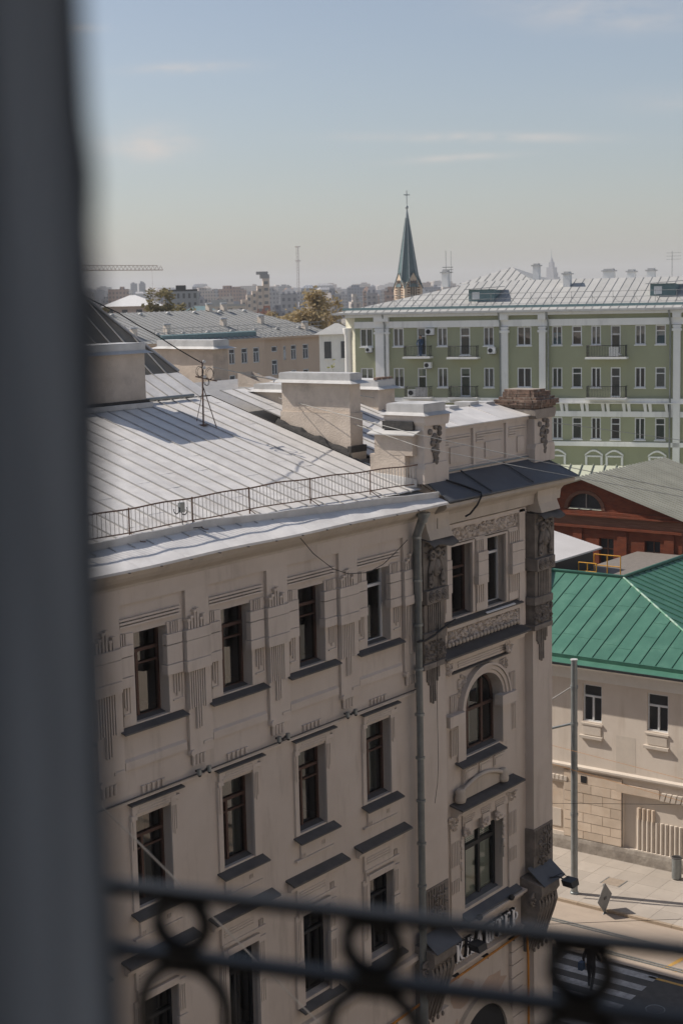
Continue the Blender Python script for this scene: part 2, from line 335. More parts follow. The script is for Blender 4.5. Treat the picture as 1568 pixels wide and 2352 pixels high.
# ---- one bay, built at bay 1 and copied along the facade
def ribs(xs, z0s, z1, p, w=0.036):
    m = MB()
    for x, z0 in zip(xs, z0s): fb(m, x, x + w, z0, z1, p)
    return m
def f1(xa0, xa1, za0, za1, p): return lambda: fb(MB(), xa0, xa1, za0, za1, p)
cur4 = {-1: 0, 0: 0, 1: 5, 2: 0, 3: 0}; cur3 = {-1: 1, 0: 5, 1: 3, 2: 5, 3: 4}; cur2 = {-1: 0, 0: 0, 1: 5, 2: 0, 3: 0}
for k in BAYS + [4]:
    L0 = off(k)
    pil = link('pilaster', shared('pilaster', f1(24.73, 25.50, -10.17, -6.39, 0.085), STUCCO), HB, L0)
    for i, (a, b, p) in enumerate(((-7.54, -7.31, .19), (-8.0, -7.552, .2), (-8.25, -8.012, .245))):
        link('block', shared(f'pblock{i}', f1(24.74, 25.55, a, b, p), STUCCO), pil, L0)
    for i, (x, zt) in enumerate(((24.81, -7.06), (24.905, -7.0), (25.01, -6.88), (25.105, -6.85), (25.215, -7.08), (25.31, -7.02))):
        def bar():
            m = fb(MB(), x, x + .05, -7.31, zt, .15); return fb(m, x - .015, x + .085, zt - .055, zt, .18)
        link('bar', shared(f'pbar{i}', bar, STUCCO), pil, L0)
    for i in range(8):
        zb = (-9.12, -9.12, -9.1, -9.6, -9.6, -9.58, -9.12, -9.14)[i]; x = 24.785 + .074 * i
        link('rib', shared(f'prib{i}', f1(x, x + .036, zb, -8.25, .15), STUCCO), pil, L0)
    link('roll', shared('proll', lambda: MB().tube([(24.70, 22.87, -10.07), (24.70, 23.0, -10.07)], .075, 14), STUCCO), pil, L0)
    link('corbel', shared('pcorb', lambda: fb(MB(), 25.2, 25.5, -10.0, -9.93, .11), STUCCO), pil, L0)
    for i in range(4):
        link('drop', shared(f'pdrop{i}', lambda: MB().tube([(24.76 + .115 * i, 22.945, -10.38), (24.76 + .115 * i, 22.945, -10.14)], .04, 10, r2=.048), STUCCO), pil, L0)
    if k == 4: continue
    # surrounds of the top window
    for side, (xa, xb) in (('l', (25.52, 25.89)), ('r', (26.935, 27.42))):
        su = link('window_surround', shared(f'sur4{side}', f1(xa, xb, -9.02, -7.0 if side == 'r' else -7.02, .035), STUCCO), HB, L0)
        for i, (a, b, p) in enumerate(((-7.515, -7.285, .115), (-7.95, -7.535, .12), (-8.19, -7.97, .16))):
            link('block', shared(f'sblock{side}{i}', f1(xa - .01, xb + (.015 if side == 'l' else 0), a, b, p), STUCCO), su, L0)
        xs = (25.585, 25.66) if side == 'l' else (27.12, 27.2, 27.285)
        link('rib_panel', shared(f'srib{side}', lambda: ribs(xs, (-8.62, -8.7, -8.62), -8.2, .08, .03), STUCCO), su, L0)
        def led():
            m = fb(MB(), xs[0] - .03, xs[-1] + .11, -8.80, -8.765, .075); return fb(m, xs[-1] + .08, xs[-1] + .11, -8.77, -8.2, .06)
        link('fillet', shared(f'sfil{side}', led, STUCCO), su, L0)
        xs2 = (25.53, 25.60, 25.67) if side == 'l' else (27.08, 27.15, 27.22, 27.29)
        link('rib_panel', shared(f'srib2{side}', lambda: ribs(xs2, (-7.28,) * 4, -7.02, .085, .03), STUCCO), su, L0)
    for i in range(3):
        link('groove_bar', shared(f'groove{i}', f1(25.51, 27.40, -6.745 - .075 * i, -6.70 - .075 * i, .085), STUCCO), HB, L0)
    link('sill', shared('sill4', lambda: slab(25.33, 27.33, 23.27, -8.94, 22.79, -9.11), SILL), HB, L0)
    link('moulding', shared('mld4', f1(25.5, 27.42, -9.2, -9.10, .055), STUCCO), HB, L0)
    link('moulding', shared('mld4b', lambda: MB().hexa([(25.44, 22.93, -9.95), (27.36, 22.93, -9.95), (27.36, 23.01, -9.95), (25.44, 23.01, -9.95), (25.44, 22.93, -9.78), (27.36, 22.93, -9.78), (27.36, 23.01, -9.72), (25.44, 23.01, -9.72)]), STUCCO), HB, L0)
    window(25.89, 26.90, -8.99, -7.04, 23.285, 'white' if k == 3 else 'wood', HB, L0, f'w4{k == 3}', cur4[k], mull=.3, transom=.76)
    # small bars over the string course
    for i in range(5):
        x = 25.99 + .155 * i
        def b5(): m = fb(MB(), x, x + .05, -10.62, -10.44, .05); return fb(m, x - .005, x + .1, -10.47, -10.44, .06)
        link('bar', shared(f'b5{i}', b5, STUCCO), HB, L0)
    # third floor
    link('hood', shared('hood3', lambda: slab(25.50, 27.17, 23.0, -10.70, 22.86, -10.73, .03), SILL), HB, L0)
    su = link('window_surround', shared('lint3', lambda: fb(fb(fb(MB(), 25.66, 27.02, -11.03, -10.765, .075), 25.63, 25.80, -11.14, -11.03, .085), 26.86, 27.17, -11.02, -10.92, .085), STUCCO), HB, L0)
    for i in range(3): link('groove_bar', shared(f'g3{i}', f1(25.9 - .06 * i, 26.83, -10.905 - .06 * i, -10.88 - .06 * i, .095), STUCCO), su, L0)
    for side, (xa, xb) in (('l', (25.585, 25.735)), ('r', (26.85, 27.09))):
        link('casing', shared(f'cas3{side}', f1(xa, xb, -13.17, -11.03 if side == 'r' else -11.14, .05), STUCCO), su, L0)
        xs = (25.6, 25.66) if side == 'l' else (26.9, 26.96, 27.02)
        link('rib_panel', shared(f'rib3{side}', lambda: ribs(xs, (-11.75, -11.8, -11.7), -11.14, .07, .025), STUCCO), su, L0)
    link('sill', shared('sill3', lambda: slab(25.48, 27.1, 23.27, -13.05, 22.75, -13.27), SILL), HB, L0)
    ap = link('apron', shared('apron3', lambda: fb(fb(MB(), 25.76, 27.06, -13.79, -13.25, .055), 25.60, 27.1, -13.84, -13.79, .09), STUCCO), HB, L0)
    link('motif', shared('mot3', lambda: fb(fb(fb(fb(fb(fb(MB(), 26.62, 26.645, -13.66, -13.56, .075), 26.67, 26.695, -13.66, -13.56, .075), 26.72, 26.745, -13.66, -13.56, .075), 25.80, 25.825, -13.78, -13.68, .075), 25.86, 25.885, -13.78, -13.68, .075), 25.92, 25.945, -13.78, -13.68, .075), STUCCO), ap, L0)
    window(25.74, 26.83, -13.11, -11.08, 23.285, 'wood', HB, L0, 'w3', cur3[k], mull=.36, transom=.74)
    # second floor
    hd = link('hood', shared('hood2', lambda: slab(25.12, 27.41, 23.0, -14.12, 22.72, -14.22, .05), SILL), HB, L0)
    link('cornice', shared('hood2b', lambda: MB().prism([(23.02, -14.18), (22.78, -14.27), (22.78, -14.32), (22.88, -14.38), (22.9, -14.46), (23.02, -14.46)], 'x', 25.2, 27.33), STUCCO), hd, L0)
    ap = link('apron', shared('apron2', lambda: fb(fb(MB(), 25.56, 26.86, -14.93, -14.5, .07), 25.6, 27.15, -15.02, -14.95, .1), STUCCO), HB, L0)
    for i in range(3): link('groove_bar', shared(f'g2{i}', f1(25.68, 26.72, -14.655 - .07 * i, -14.625 - .07 * i, .095), STUCCO), ap, L0)
    link('rib_panel', shared('rib2t', lambda: ribs((26.93, 26.99, 27.05, 25.6, 25.66, 25.72), (-14.95,) * 3 + (-15.16,) * 3, -14.78, .06, .025), STUCCO), ap, L0)
    su = link('window_surround', shared('lint2', lambda: fb(fb(MB(), 25.62, 26.93, -15.27, -15.11, .08), 25.75, 26.9, -15.2, -15.11, .1), STUCCO), HB, L0)
    for side, (xa, xb) in (('l', (25.48, 25.77)), ('r', (26.88, 27.15))):
        link('casing', shared(f'cas2{side}', f1(xa, xb, -16.42 if side == 'l' else -16.04, -15.2, .05), STUCCO), su, L0)
        link('casing', shared(f'cas2b{side}', f1(xa - .01, xb + .01, -17.6, -16.45 if side == 'l' else -16.07, .075), STUCCO), su, L0)
        xs = (25.52, 25.59, 25.66) if side == 'l' else (26.93, 27.0, 27.07)
        link('rib_panel', shared(f'rib2{side}', lambda: ribs(xs, (-16.3, -16.35, -16.3) if side == 'l' else (-15.95,) * 3, -15.35, .072, .03), STUCCO), su, L0)
        link('rib_panel', shared(f'rib2b{side}', lambda: ribs(xs, (-16.85,) * 3, -16.3 if side == 'r' else -16.5, .095, .03), STUCCO), su, L0)
    link('sill', shared('sill2', lambda: slab(25.45, 27.15, 23.2, -17.45, 22.75, -17.62, .05), SILL), HB, L0)
    window(25.77, 26.87, -17.44, -15.27, 23.285, 'dark', HB, L0, 'w2', cur2[k], mull=.42, transom=.72)
    window(25.70, 26.95, -22.9, -19.6, 23.285, 'dark', HB, L0, 'w1', 0, mull=.5, transom=.7)
# long mouldings
m = MB(); fb(m, 15, 33.9, -6.39, -5.95, .085); part('frieze', m, STUCCO, HB)
part('string_course', MB().prism([(23.02, -10.60), (22.95, -10.61), (22.92, -10.64), (22.92, -10.675), (22.98, -10.70), (23.02, -10.70)], 'x', 16, 33.55), STUCCO, HB)
part('cornice', MB().prism([(23.02, -6.02), (22.90, -6.02), (22.88, -5.96), (22.80, -5.90), (22.66, -5.82), (22.56, -5.72), (22.50, -5.60), (22.44, -5.56), (22.44, -5.50), (23.02, -5.45)], 'x', 16, 34.2), PALE, HB)
part('band', MB().prism([(23.02, -18.0), (22.86, -18.02), (22.84, -18.14), (22.93, -18.2), (22.95, -18.3), (23.02, -18.32)], 'x', 16, 33.8), STUCCO, HB)

# ---- corner pavilion
YW = 23.12
def cb(mb, xa0, xa1, za0, za1, y, yb=None):
    k = y / YF; return mb.box(xa0 * k, xa1 * k, y, yb or YW + .02, za0 * k, za1 * k)
def cp(name, xa0, xa1, za0, za1, y, m=STUCCO, parent=None, yb=None): return part(name, cb(MB(), xa0, xa1, za0, za1, y, yb), m, parent or HB)
K = YW / YF
def ch(a, b, c, d): return (a * K, b * K, c * K, d * K)
chol = [ch(35.50, 36.60, -9.0, -6.98), ch(37.36, 38.42, -9.0, -7.0), ch(36.03, 38.08, -13.12, -10.85), ch(36.0, 38.1, -17.62, -15.40)]
m = MB(); m.wall(33.9, 40.9, -24, -5.75, YW, chol, .32); part('wall', m, STUCCO, HB)
def carve(x0, x1, z0, z1, y, n, seed, s=1.0):
    """carved leaves, buds and scrolls in low relief"""
    rnd = random.Random(seed); m = MB()
    for i in range(n):
        x = rnd.uniform(x0 + .04, x1 - .04); z = rnd.uniform(z0 + .03, z1 - .03); a = rnd.uniform(0, math.pi); t = rnd.random()
        if t < .6:                      # a pointed leaf with a raised middle rib
            l = s * rnd.uniform(.10, .20); w = l * .42; c, sn = math.cos(a), math.sin(a); dx, dz = c * l / 2, sn * l / 2; wx, wz = -sn * w / 2, c * w / 2; h = rnd.uniform(.04, .1)
            m.add([(x - dx, y, z - dz), (x + wx, y, z + wz), (x + dx, y - h * .5, z + dz), (x - wx, y, z - wz), (x, y - h, z)], [(0, 4, 1), (1, 4, 2), (2, 4, 3), (3, 4, 0)])
        elif t < .85: r = s * rnd.uniform(.03, .055); m.blob((x, y - .01, z), (r, r * 1.1, r), 7, 5)
        else: m.ring((x, y - .02, z), s * .055, s * .02, 'y', 10, 5, a, a + 4.6)
    return m
def roundel(m, x, y, z, R):
    m.ring((x, y, z), R, R * .2, 'y', 16, 6); m.ring((x, y - .01, z), R * .6, R * .16, 'y', 14, 6); m.blob((x, y, z), (R * .3, R * .35, R * .3), 8, 5); return m
def head(m, x, y, z):
    """the carved mask: brow, cheeks, nose, curls of hair, collar"""
    m.blob((x, y, z), (.17, .13, .26), 12, 9); m.blob((x, y - .12, z - .04), (.03, .05, .07), 6, 5); m.blob((x, y - .1, z - .15), (.07, .03, .022), 6, 5)
    m.blob((x - .06, y - .11, z + .05), (.04, .025, .02), 6, 4); m.blob((x + .06, y - .11, z + .05), (.04, .025, .02), 6, 4)
    for s in (-1, 1):
        pts = [(x + s * (.14 + .12 * math.sin(t * 2.4)), y - .03, z + .28 - .62 * t) for t in [i / 9 for i in range(10)]]
        m.tube(pts, .055, 7); m.tube([(p[0] + s * .07, p[1] + .02, p[2] - .05) for p in pts], .05, 7)
        m.ring((x + s * .30, y - .02, z - .42), .085, .038, 'y', 12, 6); m.ring((x + s * .25, y - .06, z + .36), .11, .042, 'y', 14, 7)
        m.blob((x + s * .25, y - .05, z + .36), (.04, .05, .04), 7, 5)
    m.ring((x, y - .05, z + .42), .1, .05, 'y', 12, 7)
    for i in range(7): m.blob((x - .3 + .1 * i, y, z + .28 + .04 * math.sin(i * 2)), (.06, .06, .05), 7, 5)
    return m
for dx, dz, name in ((0, 0, 'a'), (5.98, -.02, 'b')):
    def q(nm, xa0, xa1, za0, za1, y, m=SOOT, parent=None): return cp(nm, xa0 + dx, xa1 + dx, za0 + dz, za1 + dz, y, m, parent)
    ps = q('pilaster', 33.98, 35.14, -16.42, -10.1, 22.84, STUCCO)
    k = 22.84 / YF; X0, X1 = (34.12 + dx) * k, (35.16 + dx) * k
    part('capital', MB().prism([(23.1, -5.80), (22.72, -5.80), (22.74, -6.1), (22.70, -6.3), (22.62, -6.48), (22.60, -6.55), (23.1, -6.55)], 'x', X0, X1 + .08), PALE, ps)
    hm = MB(); n = 12; vs = []; fs = []
    for i in range(n + 1):
        t = i / n; x = X0 - .08 + (X1 - X0 + .2) * t; w = .035 * math.sin(t * 2 * math.pi)
        vs += [(x, 23.0, -6.50 + dz), (x, 22.60, -6.58 + dz + w), (x, 22.44, -6.70 + dz + w * 1.6), (x, 22.45, -6.73 + dz + w * 1.6)]
    for i in range(n):
        for j in range(3): fs.append((4 * i + j, 4 * i + 4 + j, 4 * i + 5 + j, 4 * i + 1 + j))
    part('metal_hood', hm.add(vs, fs, True), SILL, ps)
    fbk = q('mask_block', 34.12, 35.30, -8.04, -6.62, 22.80, SOOT, ps)
    part('mask', head(MB(), (34.72 + dx) * .99, 22.76, -7.42 * .99), SOOT, fbk)
    part('carving', carve((34.15 + dx) * .99, (35.3 + dx) * .99, -7.0 * .99, -6.66 * .99, 22.79, 26, 3 + int(dx)), SOOT, fbk, kind='stuff')
    rb = q('roundel_block', 34.28, 35.36, -8.41, -8.035, 22.66, SOOT, ps)
    for i in range(3): part('roundel', roundel(MB(), (34.52 + .3 * i + dx) * .985, 22.65, -8.22 * .985 + dz, .13), SOOT, rb)
    fl = q('fluted_shaft', 34.13, 35.12, -9.2, -8.4, 22.82, SOOT, ps)
    for i in range(7): q('rib', 34.36 + .095 * i, 34.41 + .095 * i, -9.19, -8.42, 22.78 - .02 * (2 <= i <= 4), SOOT, fl)
    q('band', 34.11, 35.22, -9.42, -9.2, 22.72, SOOT, ps)
    lb = q('leaf_block', 34.12, 35.16, -10.06, -9.42, 22.80, SOOT, ps)
    part('carving', carve((34.12 + dx) * .99, (35.16 + dx) * .99, -10.04 * .99, -9.44 * .99, 22.79, 75, 5 + int(dx), 1.15), SOOT, lb, kind='stuff')
    q('band', 34.09, 35.2, -10.2, -10.055, 22.70, SOOT, ps)
    for i, (x, zb) in enumerate(((34.26, -10.55), (34.33, -10.65), (34.42, -11.15), (34.52, -11.2), (34.62, -11.15), (34.74, -10.6), (34.82, -10.5))):
        q('drop', x, x + .05, zb, -10.2, 22.79, SOOT, ps)
    # foot of the pilaster: sooty fluting, carving, metal cap and the scrolled console
    ft = q('foot', 33.97, 35.15, -17.8, -16.42, 22.81, SOOT, ps)
    for i in range(8): q('rib', 34.05 + .13 * i, 34.1 + .13 * i, -17.3, -16.5, 22.78, SOOT, ft)
    part('carving', carve((34.25 + dx) * .99, (35.1 + dx) * .99, -17.75 * .99, -16.6 * .99, 22.79, 60, 9 + int(dx), 1.1), SOOT, ft, kind='stuff')
    part('metal_cap', slab((34.0 + dx) * .985, (35.3 + dx) * .985, 22.9, -17.45, 22.30, -17.92, .03), DKROOF, ps)
    prof = [(23.1, -17.75), (22.36, -17.90), (22.34, -18.2), (22.44, -18.35), (22.40, -18.6), (22.52, -19.0), (22.70, -19.5), (22.84, -19.95), (22.9, -20.1), (23.1, -20.1)]
    cs = part('console', MB().prism(prof, 'x', (34.1 + dx) * .98, (35.22 + dx) * .98), SOOT, ps)
    for i in range(5):
        x = (34.22 + .2 * i + dx) * .98
        part('rib', MB().tube([(x, y - .015, z) for y, z in prof[3:9]], .045, 7), SOOT, cs)
    for xs in (34.1, 35.22): part('scroll', roundel(MB(), 0, 0, 0, .2), SOOT, cs, loc=((xs + dx) * .98, 22.6, -18.35))
    for i in range(4): part('bead', MB().blob(((34.3 + .25 * i + dx) * .985, 22.84, -20.15), (.05, .05, .08)), SOOT, cs)
    q('pier', 33.95, 35.1, -24.4, -20.2, 22.86, STUCCO, ps)
# top-floor pair of windows
part('carved_frieze', carve(35.40 * K, 39.15 * K, -6.86, -6.52, YW - .01, 190, 21, 1.25), STUCCO, HB, kind='stuff')
cp('fillet', 35.2, 39.55, -6.48, -6.36, 23.0); cp('fillet', 35.36, 39.19, -6.93, -6.88, 23.05)
for i, (a, b) in enumerate(((35.32, 36.72), (37.26, 38.55))):
    cz = part('window_surround', cb(cb(cb(MB(), a, a + .14, -9.0, -6.99, 23.06), b - .12, b, -9.0, -6.99, 23.06), a, b, -6.99, -6.9, 23.05), STUCCO, HB)
for nm, a, b, ba, bb in (('pier', 36.80, 37.33, 36.92, 37.46), ('pier', 38.6, 39.18, 38.80, 39.50), ('pier', 35.16, 35.36, 35.16, 35.55)):
    pr = cp(nm, a, b, -9.02, -6.93, 23.04)
    for z0, z1, y in ((-7.61, -7.36, 22.93), (-8.02, -7.622, 22.925), (-8.28, -8.032, 22.89)): cp('block', ba, bb, z0, z1, y, STUCCO, pr)
    n = int((b - a) / .11)
    for j in range(n):
        cp('rib', a + .06 + .11 * j, a + .105 + .11 * j, -8.8, -8.3, 23.01, STUCCO, pr); cp('rib', a + .06 + .11 * j, a + .105 + .11 * j, -7.34, -7.0, 23.01, STUCCO, pr)
cp('pier', 39.2, 39.52, -9.9, -6.4, 23.0)
window(35.50 * K, 36.60 * K, -9.03, -7.02, YW + .31, 'wood', HB, key='cw1', mull=.3, transom=.66)
window(37.36 * K, 38.42 * K, -9.03, -7.03, YW + .31, 'white', HB, key='cw2', mull=.32, transom=.74)
part('sill', slab(35.2, 39.3, 23.4, -8.99, 22.92, -9.16), SILL, HB)
part('trim_strip', slab(37.2, 38.8, 22.96, -9.11, 22.90, -9.13, .02), WHITEF, HB)
cp('fillet', 35.25, 39.2, -9.33, -9.2, 22.98)
part('carved_garland', carve(35.25 * K, 39.2 * K, -9.74, -9.36, YW - .02, 230, 33, 1.2), STUCCO, HB, kind='stuff')
for i in range(21): part('bead', shared('bead', lambda: MB().blob((0, 0, 0), (.065, .06, .075), 9, 6), PALE), None, HB, loc=(35.30 + .187 * i, 22.98, -9.72))
part('hood', slab(35.2 * .985, 39.9 * .985, 23.12, -9.83, 22.66, -9.96, .05), SILL, HB)
part('cornice', MB().prism([(23.13, -9.9), (22.72, -10.0), (22.72, -10.06), (22.82, -10.1), (22.86, -10.2), (22.95, -10.24), (23.13, -10.26)], 'x', 35.0, 39.2), STUCCO, HB)
ap = cp('apron', 35.5, 39.0, -10.5, -10.22, 22.98)
for i in range(3): cp('groove_bar', 35.8, 38.55, -10.33 - .07 * i, -10.295 - .07 * i, 22.95, STUCCO, ap)
part('ledge', slab(35.7 * .99, 38.9 * .99, 23.1, -10.50, 22.92, -10.54, .03), SILL, HB)
for x in (35.6, 38.9): part('leaf_console', carve(x * .985 - .2, x * .985 + .2, -10.52, -10.14, 22.86, 34, int(x), 1.1), STUCCO, HB, kind='stuff')
# arched window
CXA, ZS = 37.055 * K, -11.80
am = MB(); n = 22                                         # fills the corners of the opening round the arch
arc = [(CXA + 1.03 * math.cos(math.pi * i / n), ZS + .87 * math.sin(math.pi * i / n)) for i in range(n + 1)]
top = -10.85 * K + .06
for i in range(n):
    (xa, za), (xb, zb) = arc[i], arc[i + 1]
    for yy in (YW - .003,): am.quad((xb, yy, zb), (xa, yy, za), (xa, yy, top), (xb, yy, top))
    am.quad((xa, YW - .003, za), (xb, YW - .003, zb), (xb, YW + .32, zb), (xa, YW + .32, za))
part('arch_head', am, STUCCO, HB)
def archivolt(R, Rz, w, y0):
    m = MB(); vs = []; fs = []
    for i in range(n + 1):
        c, s = math.cos(math.pi * i / n), math.sin(math.pi * i / n)
        a = (CXA + R * c, ZS + Rz * s); b = (CXA + (R + w) * c, ZS + (Rz + w) * s)
        vs += [(a[0], YW, a[1]), (a[0], y0, a[1]), (b[0], y0, b[1]), (b[0], YW, b[1])]
    for i in range(n):
        for j in range(3): fs.append((4 * i + j, 4 * i + j + 1, 4 * i + 5 + j, 4 * i + 4 + j))
    return m.add(vs, fs)
part('archivolt', archivolt(1.035, .875, .1, 23.03), STUCCO, HB); part('archivolt', archivolt(1.14, .98, .12, 22.98), STUCCO, HB); part('archivolt', archivolt(1.27, 1.11, .07, 22.93), STUCCO, HB)
for s in (-1, 1):
    part('spandrel_carving', carve(CXA + s * 1.12 - .25, CXA + s * 1.12 + .25, -11.35, -10.72, YW - .01, 34, 50 + s), STUCCO, HB, kind='stuff')
for a, b in ((35.36, 36.16), (38.19, 39.03)):
    cp('impost', a, b, -12.12, -11.80, 22.86); cs = cp('casing', a + (.4 if a < 37 else 0), b - (.4 if a > 37 else 0), -13.2, -12.12, 23.05)
    x0 = a + .05 if a < 37 else a + .45
    rp = cp('rib_panel', x0 - .02, x0 + .33, -13.0, -12.15, 23.09)
    for j in range(4): cp('rib', x0 + .085 * j, x0 + .04 + .085 * j, -12.95, -12.2, 23.05, STUCCO, rp)
    for j in range(4): cp('rib', x0 + .085 * j, x0 + .04 + .085 * j, -11.78, -11.2, 23.06, STUCCO, rp)
aw = MB(); yg = YW + .31
aw.box(36.03 * K, 36.03 * K + .07, yg - .04, yg + .04, -13.16, ZS); aw.box(38.08 * K - .07, 38.08 * K, yg - .04, yg + .04, -13.16, ZS)
for f in (.3, .68): aw.box(36.03 * K + 2.06 * f - .05, 36.03 * K + 2.06 * f + .05, yg - .05, yg + .04, -13.16, -11.2)
aw.box(36.1 * K, 38.0 * K, yg - .06, yg + .04, -12.02, -11.93); aw.box(36.1 * K, 38.0 * K, yg - .05, yg + .04, -13.16, -13.08)
aw.tube([(CXA + .98 * math.cos(math.pi * i / 16), yg, ZS + .82 * math.sin(math.pi * i / 16)) for i in range(17)], .05, 6)
for s, f in ((-.4, .55), (.36, .55)): aw.tube([(CXA + s, yg, -11.3), (CXA + s * 1.05, yg, -11.1), (CXA + s * .8, yg, -11.0)], .045, 6)
w = part('window', aw, WOOD, HB)
for i, (a, b) in enumerate(((36.09, 36.6), (36.72, 37.4), (37.5, 38.02))):
    part('pane', MB().quad((a * K, yg + .012, -13.1), (b * K, yg + .01, -13.1), (b * K, yg + .012, -12.0), (a * K, yg + .008, -12.0)), GLASS, w)
part('pane', MB().quad((36.05 * K, yg + .014, -11.95), (38.06 * K, yg + .01, -11.95), (38.06 * K, yg + .012, -10.9), (36.05 * K, yg + .014, -10.9)), GLASS, w)
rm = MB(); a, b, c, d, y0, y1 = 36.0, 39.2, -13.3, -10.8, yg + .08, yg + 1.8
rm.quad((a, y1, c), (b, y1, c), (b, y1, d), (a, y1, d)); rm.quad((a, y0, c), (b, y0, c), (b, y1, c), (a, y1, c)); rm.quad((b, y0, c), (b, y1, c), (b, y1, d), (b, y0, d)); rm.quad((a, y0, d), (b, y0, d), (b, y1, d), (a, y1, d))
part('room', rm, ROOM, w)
for a, b in ((36.75, 37.25), (37.75, 37.95)):
    m = MB(); N = 12
    m.add([(a * K + (b - a) * i / N, yg + .3 + .05 * math.sin(i * 1.9), z) for i in range(N + 1) for z in (-13.1, -11.2)], [(2 * i, 2 * i + 2, 2 * i + 3, 2 * i + 1) for i in range(N)], True)
    part('curtain', m, BLIND, w)
part('sill', slab(35.92 * K * .99, 38.35 * K * .99, 23.4, -13.12, 22.84, -13.33, .04), SILL, HB)
ap = cp('apron', 36.0, 38.45, -14.36, -13.40, 23.04)
for a, b in ((36.1, 36.75), (36.87, 37.55), (37.67, 38.3)): cp('panel', a, b, -13.82, -13.5, 23.0, STUCCO, ap); cp('panel', a + .08, b - .08, -13.8, -13.58, 22.98, STUCCO, ap)
sp = MB(); xs0, xs1 = 36.12 * .99, 38.42 * .99
pts = [(xs0 + (xs1 - xs0) * i / 14, 22.92, -14.22 + .42 * math.sin(math.pi * (.12 + .76 * i / 14))) for i in range(15)]
sp.tube(pts, .065, 8); sp.prism([(p[0], p[2]) for p in pts] + [(xs1, -14.34), (xs0, -14.34)], 'y', 22.97, 23.1)
sp = part('scroll_pediment', sp, PALE, HB)
for x in (xs0 - .05, xs1 + .02): part('scroll', MB().lathe((0, 0, 0), [(.06, 0), (.15, .03), (.17, .14), (.13, .26), (.15, .34), (.08, .42)], 12), PALE, sp, loc=(x, 22.93, -14.36))
part('hood', slab(35.42, 38.9, 23.1, -14.36, 22.66, -14.46, .05), SILL, HB)
part('cornice', MB().prism([(23.13, -14.42), (22.72, -14.5), (22.72, -14.58), (22.84, -14.62), (22.9, -14.74), (23.13, -14.78)], 'x', 35.5, 38.8), STUCCO, HB)
fr = cp('apron', 35.95, 38.45, -15.14, -14.76, 23.03)
for x in (36.05, 36.95, 37.75):
    for i in range(3): cp('groove_bar', x, x + .55, -14.92 - .06 * i, -14.895 - .06 * i, 23.0, STUCCO, fr)
for x in (36.06, 37.02, 37.8):
    ks = cp('keystone', x, x + .42, -15.5, -15.08, 22.98); part('carving', carve(x * .995, (x + .42) * .995, -15.46, -15.2, 22.97, 16, int(x * 10)), STUCCO, ks, kind='stuff')
for a, b in ((35.3, 35.85), (38.48, 39.1)):
    pr = cp('pier', a, b, -17.9, -14.7, 23.06)
    part('carving', carve(a * .998, b * .998, -15.15, -14.72, 23.05, 26, int(a)), STUCCO, pr, kind='stuff')
    for j in range(5):
        x = a + .08 + .085 * j
        for z0, z1 in ((-16.2, -15.48), (-17.0, -16.6)): cp('rib', x, x + .04, z0, z1, 23.03, STUCCO, pr)
for x in (35.92, 38.25):
    m = MB(); m.blob((0, 0, 0), (.07, .05, .13), 9, 7); m.blob((0, 0, .28), (.05, .04, .09), 8, 6)
    for i in range(5): m.blob((.03 * math.sin(i * 2), 0, .42 + .1 * i), (.06, .045, .07), 7, 5)
    m.box(-.04, .04, -.02, .06, -.45, -.15); part('pendant', m, STUCCO, HB, loc=(x, 23.04, -16.3))
yg = YW + .31; wf = MB(); X0, X1 = 36.0 * K, 38.1 * K
for x in (X0, X0 + .35, X0 + 1.15, X1 - .12): wf.box(x, x + .11, yg - .05, yg + .05, -17.66, -15.45)
wf.box(X0 + .11, X1 - .12, yg - .06, yg + .05, -16.12, -16.0); wf.box(X0, X1, yg - .055, yg + .05, -17.74, -17.66); wf.box(X0, X1, yg - .05, yg + .05, -15.45, -15.36)
w = part('window', wf, DARKF, HB)
for a, b in ((X0 + .11, X0 + .35), (X0 + .46, X0 + 1.15), (X0 + 1.26, X1 - .12)):
    for c, d in ((-17.66, -16.12), (-16.0, -15.45)): part('pane', MB().quad((a, yg + .01, c), (b, yg + .012, c), (b, yg + .008, d), (a, yg + .012, d)), GLASS2, w)
    m = MB(); N = 40
    for i in range(N): z = -17.66 + 2.2 * i / N; m.quad((a, yg + .10, z), (b, yg + .10, z), (b, yg + .075, z + .05), (a, yg + .075, z + .05))
    part('blind', m, BLIND, w)
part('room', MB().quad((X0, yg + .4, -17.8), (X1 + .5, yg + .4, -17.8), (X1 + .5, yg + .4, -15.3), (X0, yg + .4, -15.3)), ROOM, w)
part('sill', slab(35.95, 39.0, 23.44, -17.62, 22.86, -17.95, .05), DKROOF, HB)
part('ledge', MB().prism([(23.14, -18.0), (22.80, -18.02), (22.80, -18.1), (22.92, -18.16), (22.95, -18.26), (23.14, -18.28)], 'x', 35.2, 39.2), STUCCO, HB)
cp('sign_band', 35.2, 39.2, -19.2, -18.28, 23.08)
part('ledge', MB().prism([(23.14, -19.15), (22.9, -19.2), (22.92, -19.3), (23.14, -19.36)], 'x', 35.2, 39.2), STUCCO, HB)
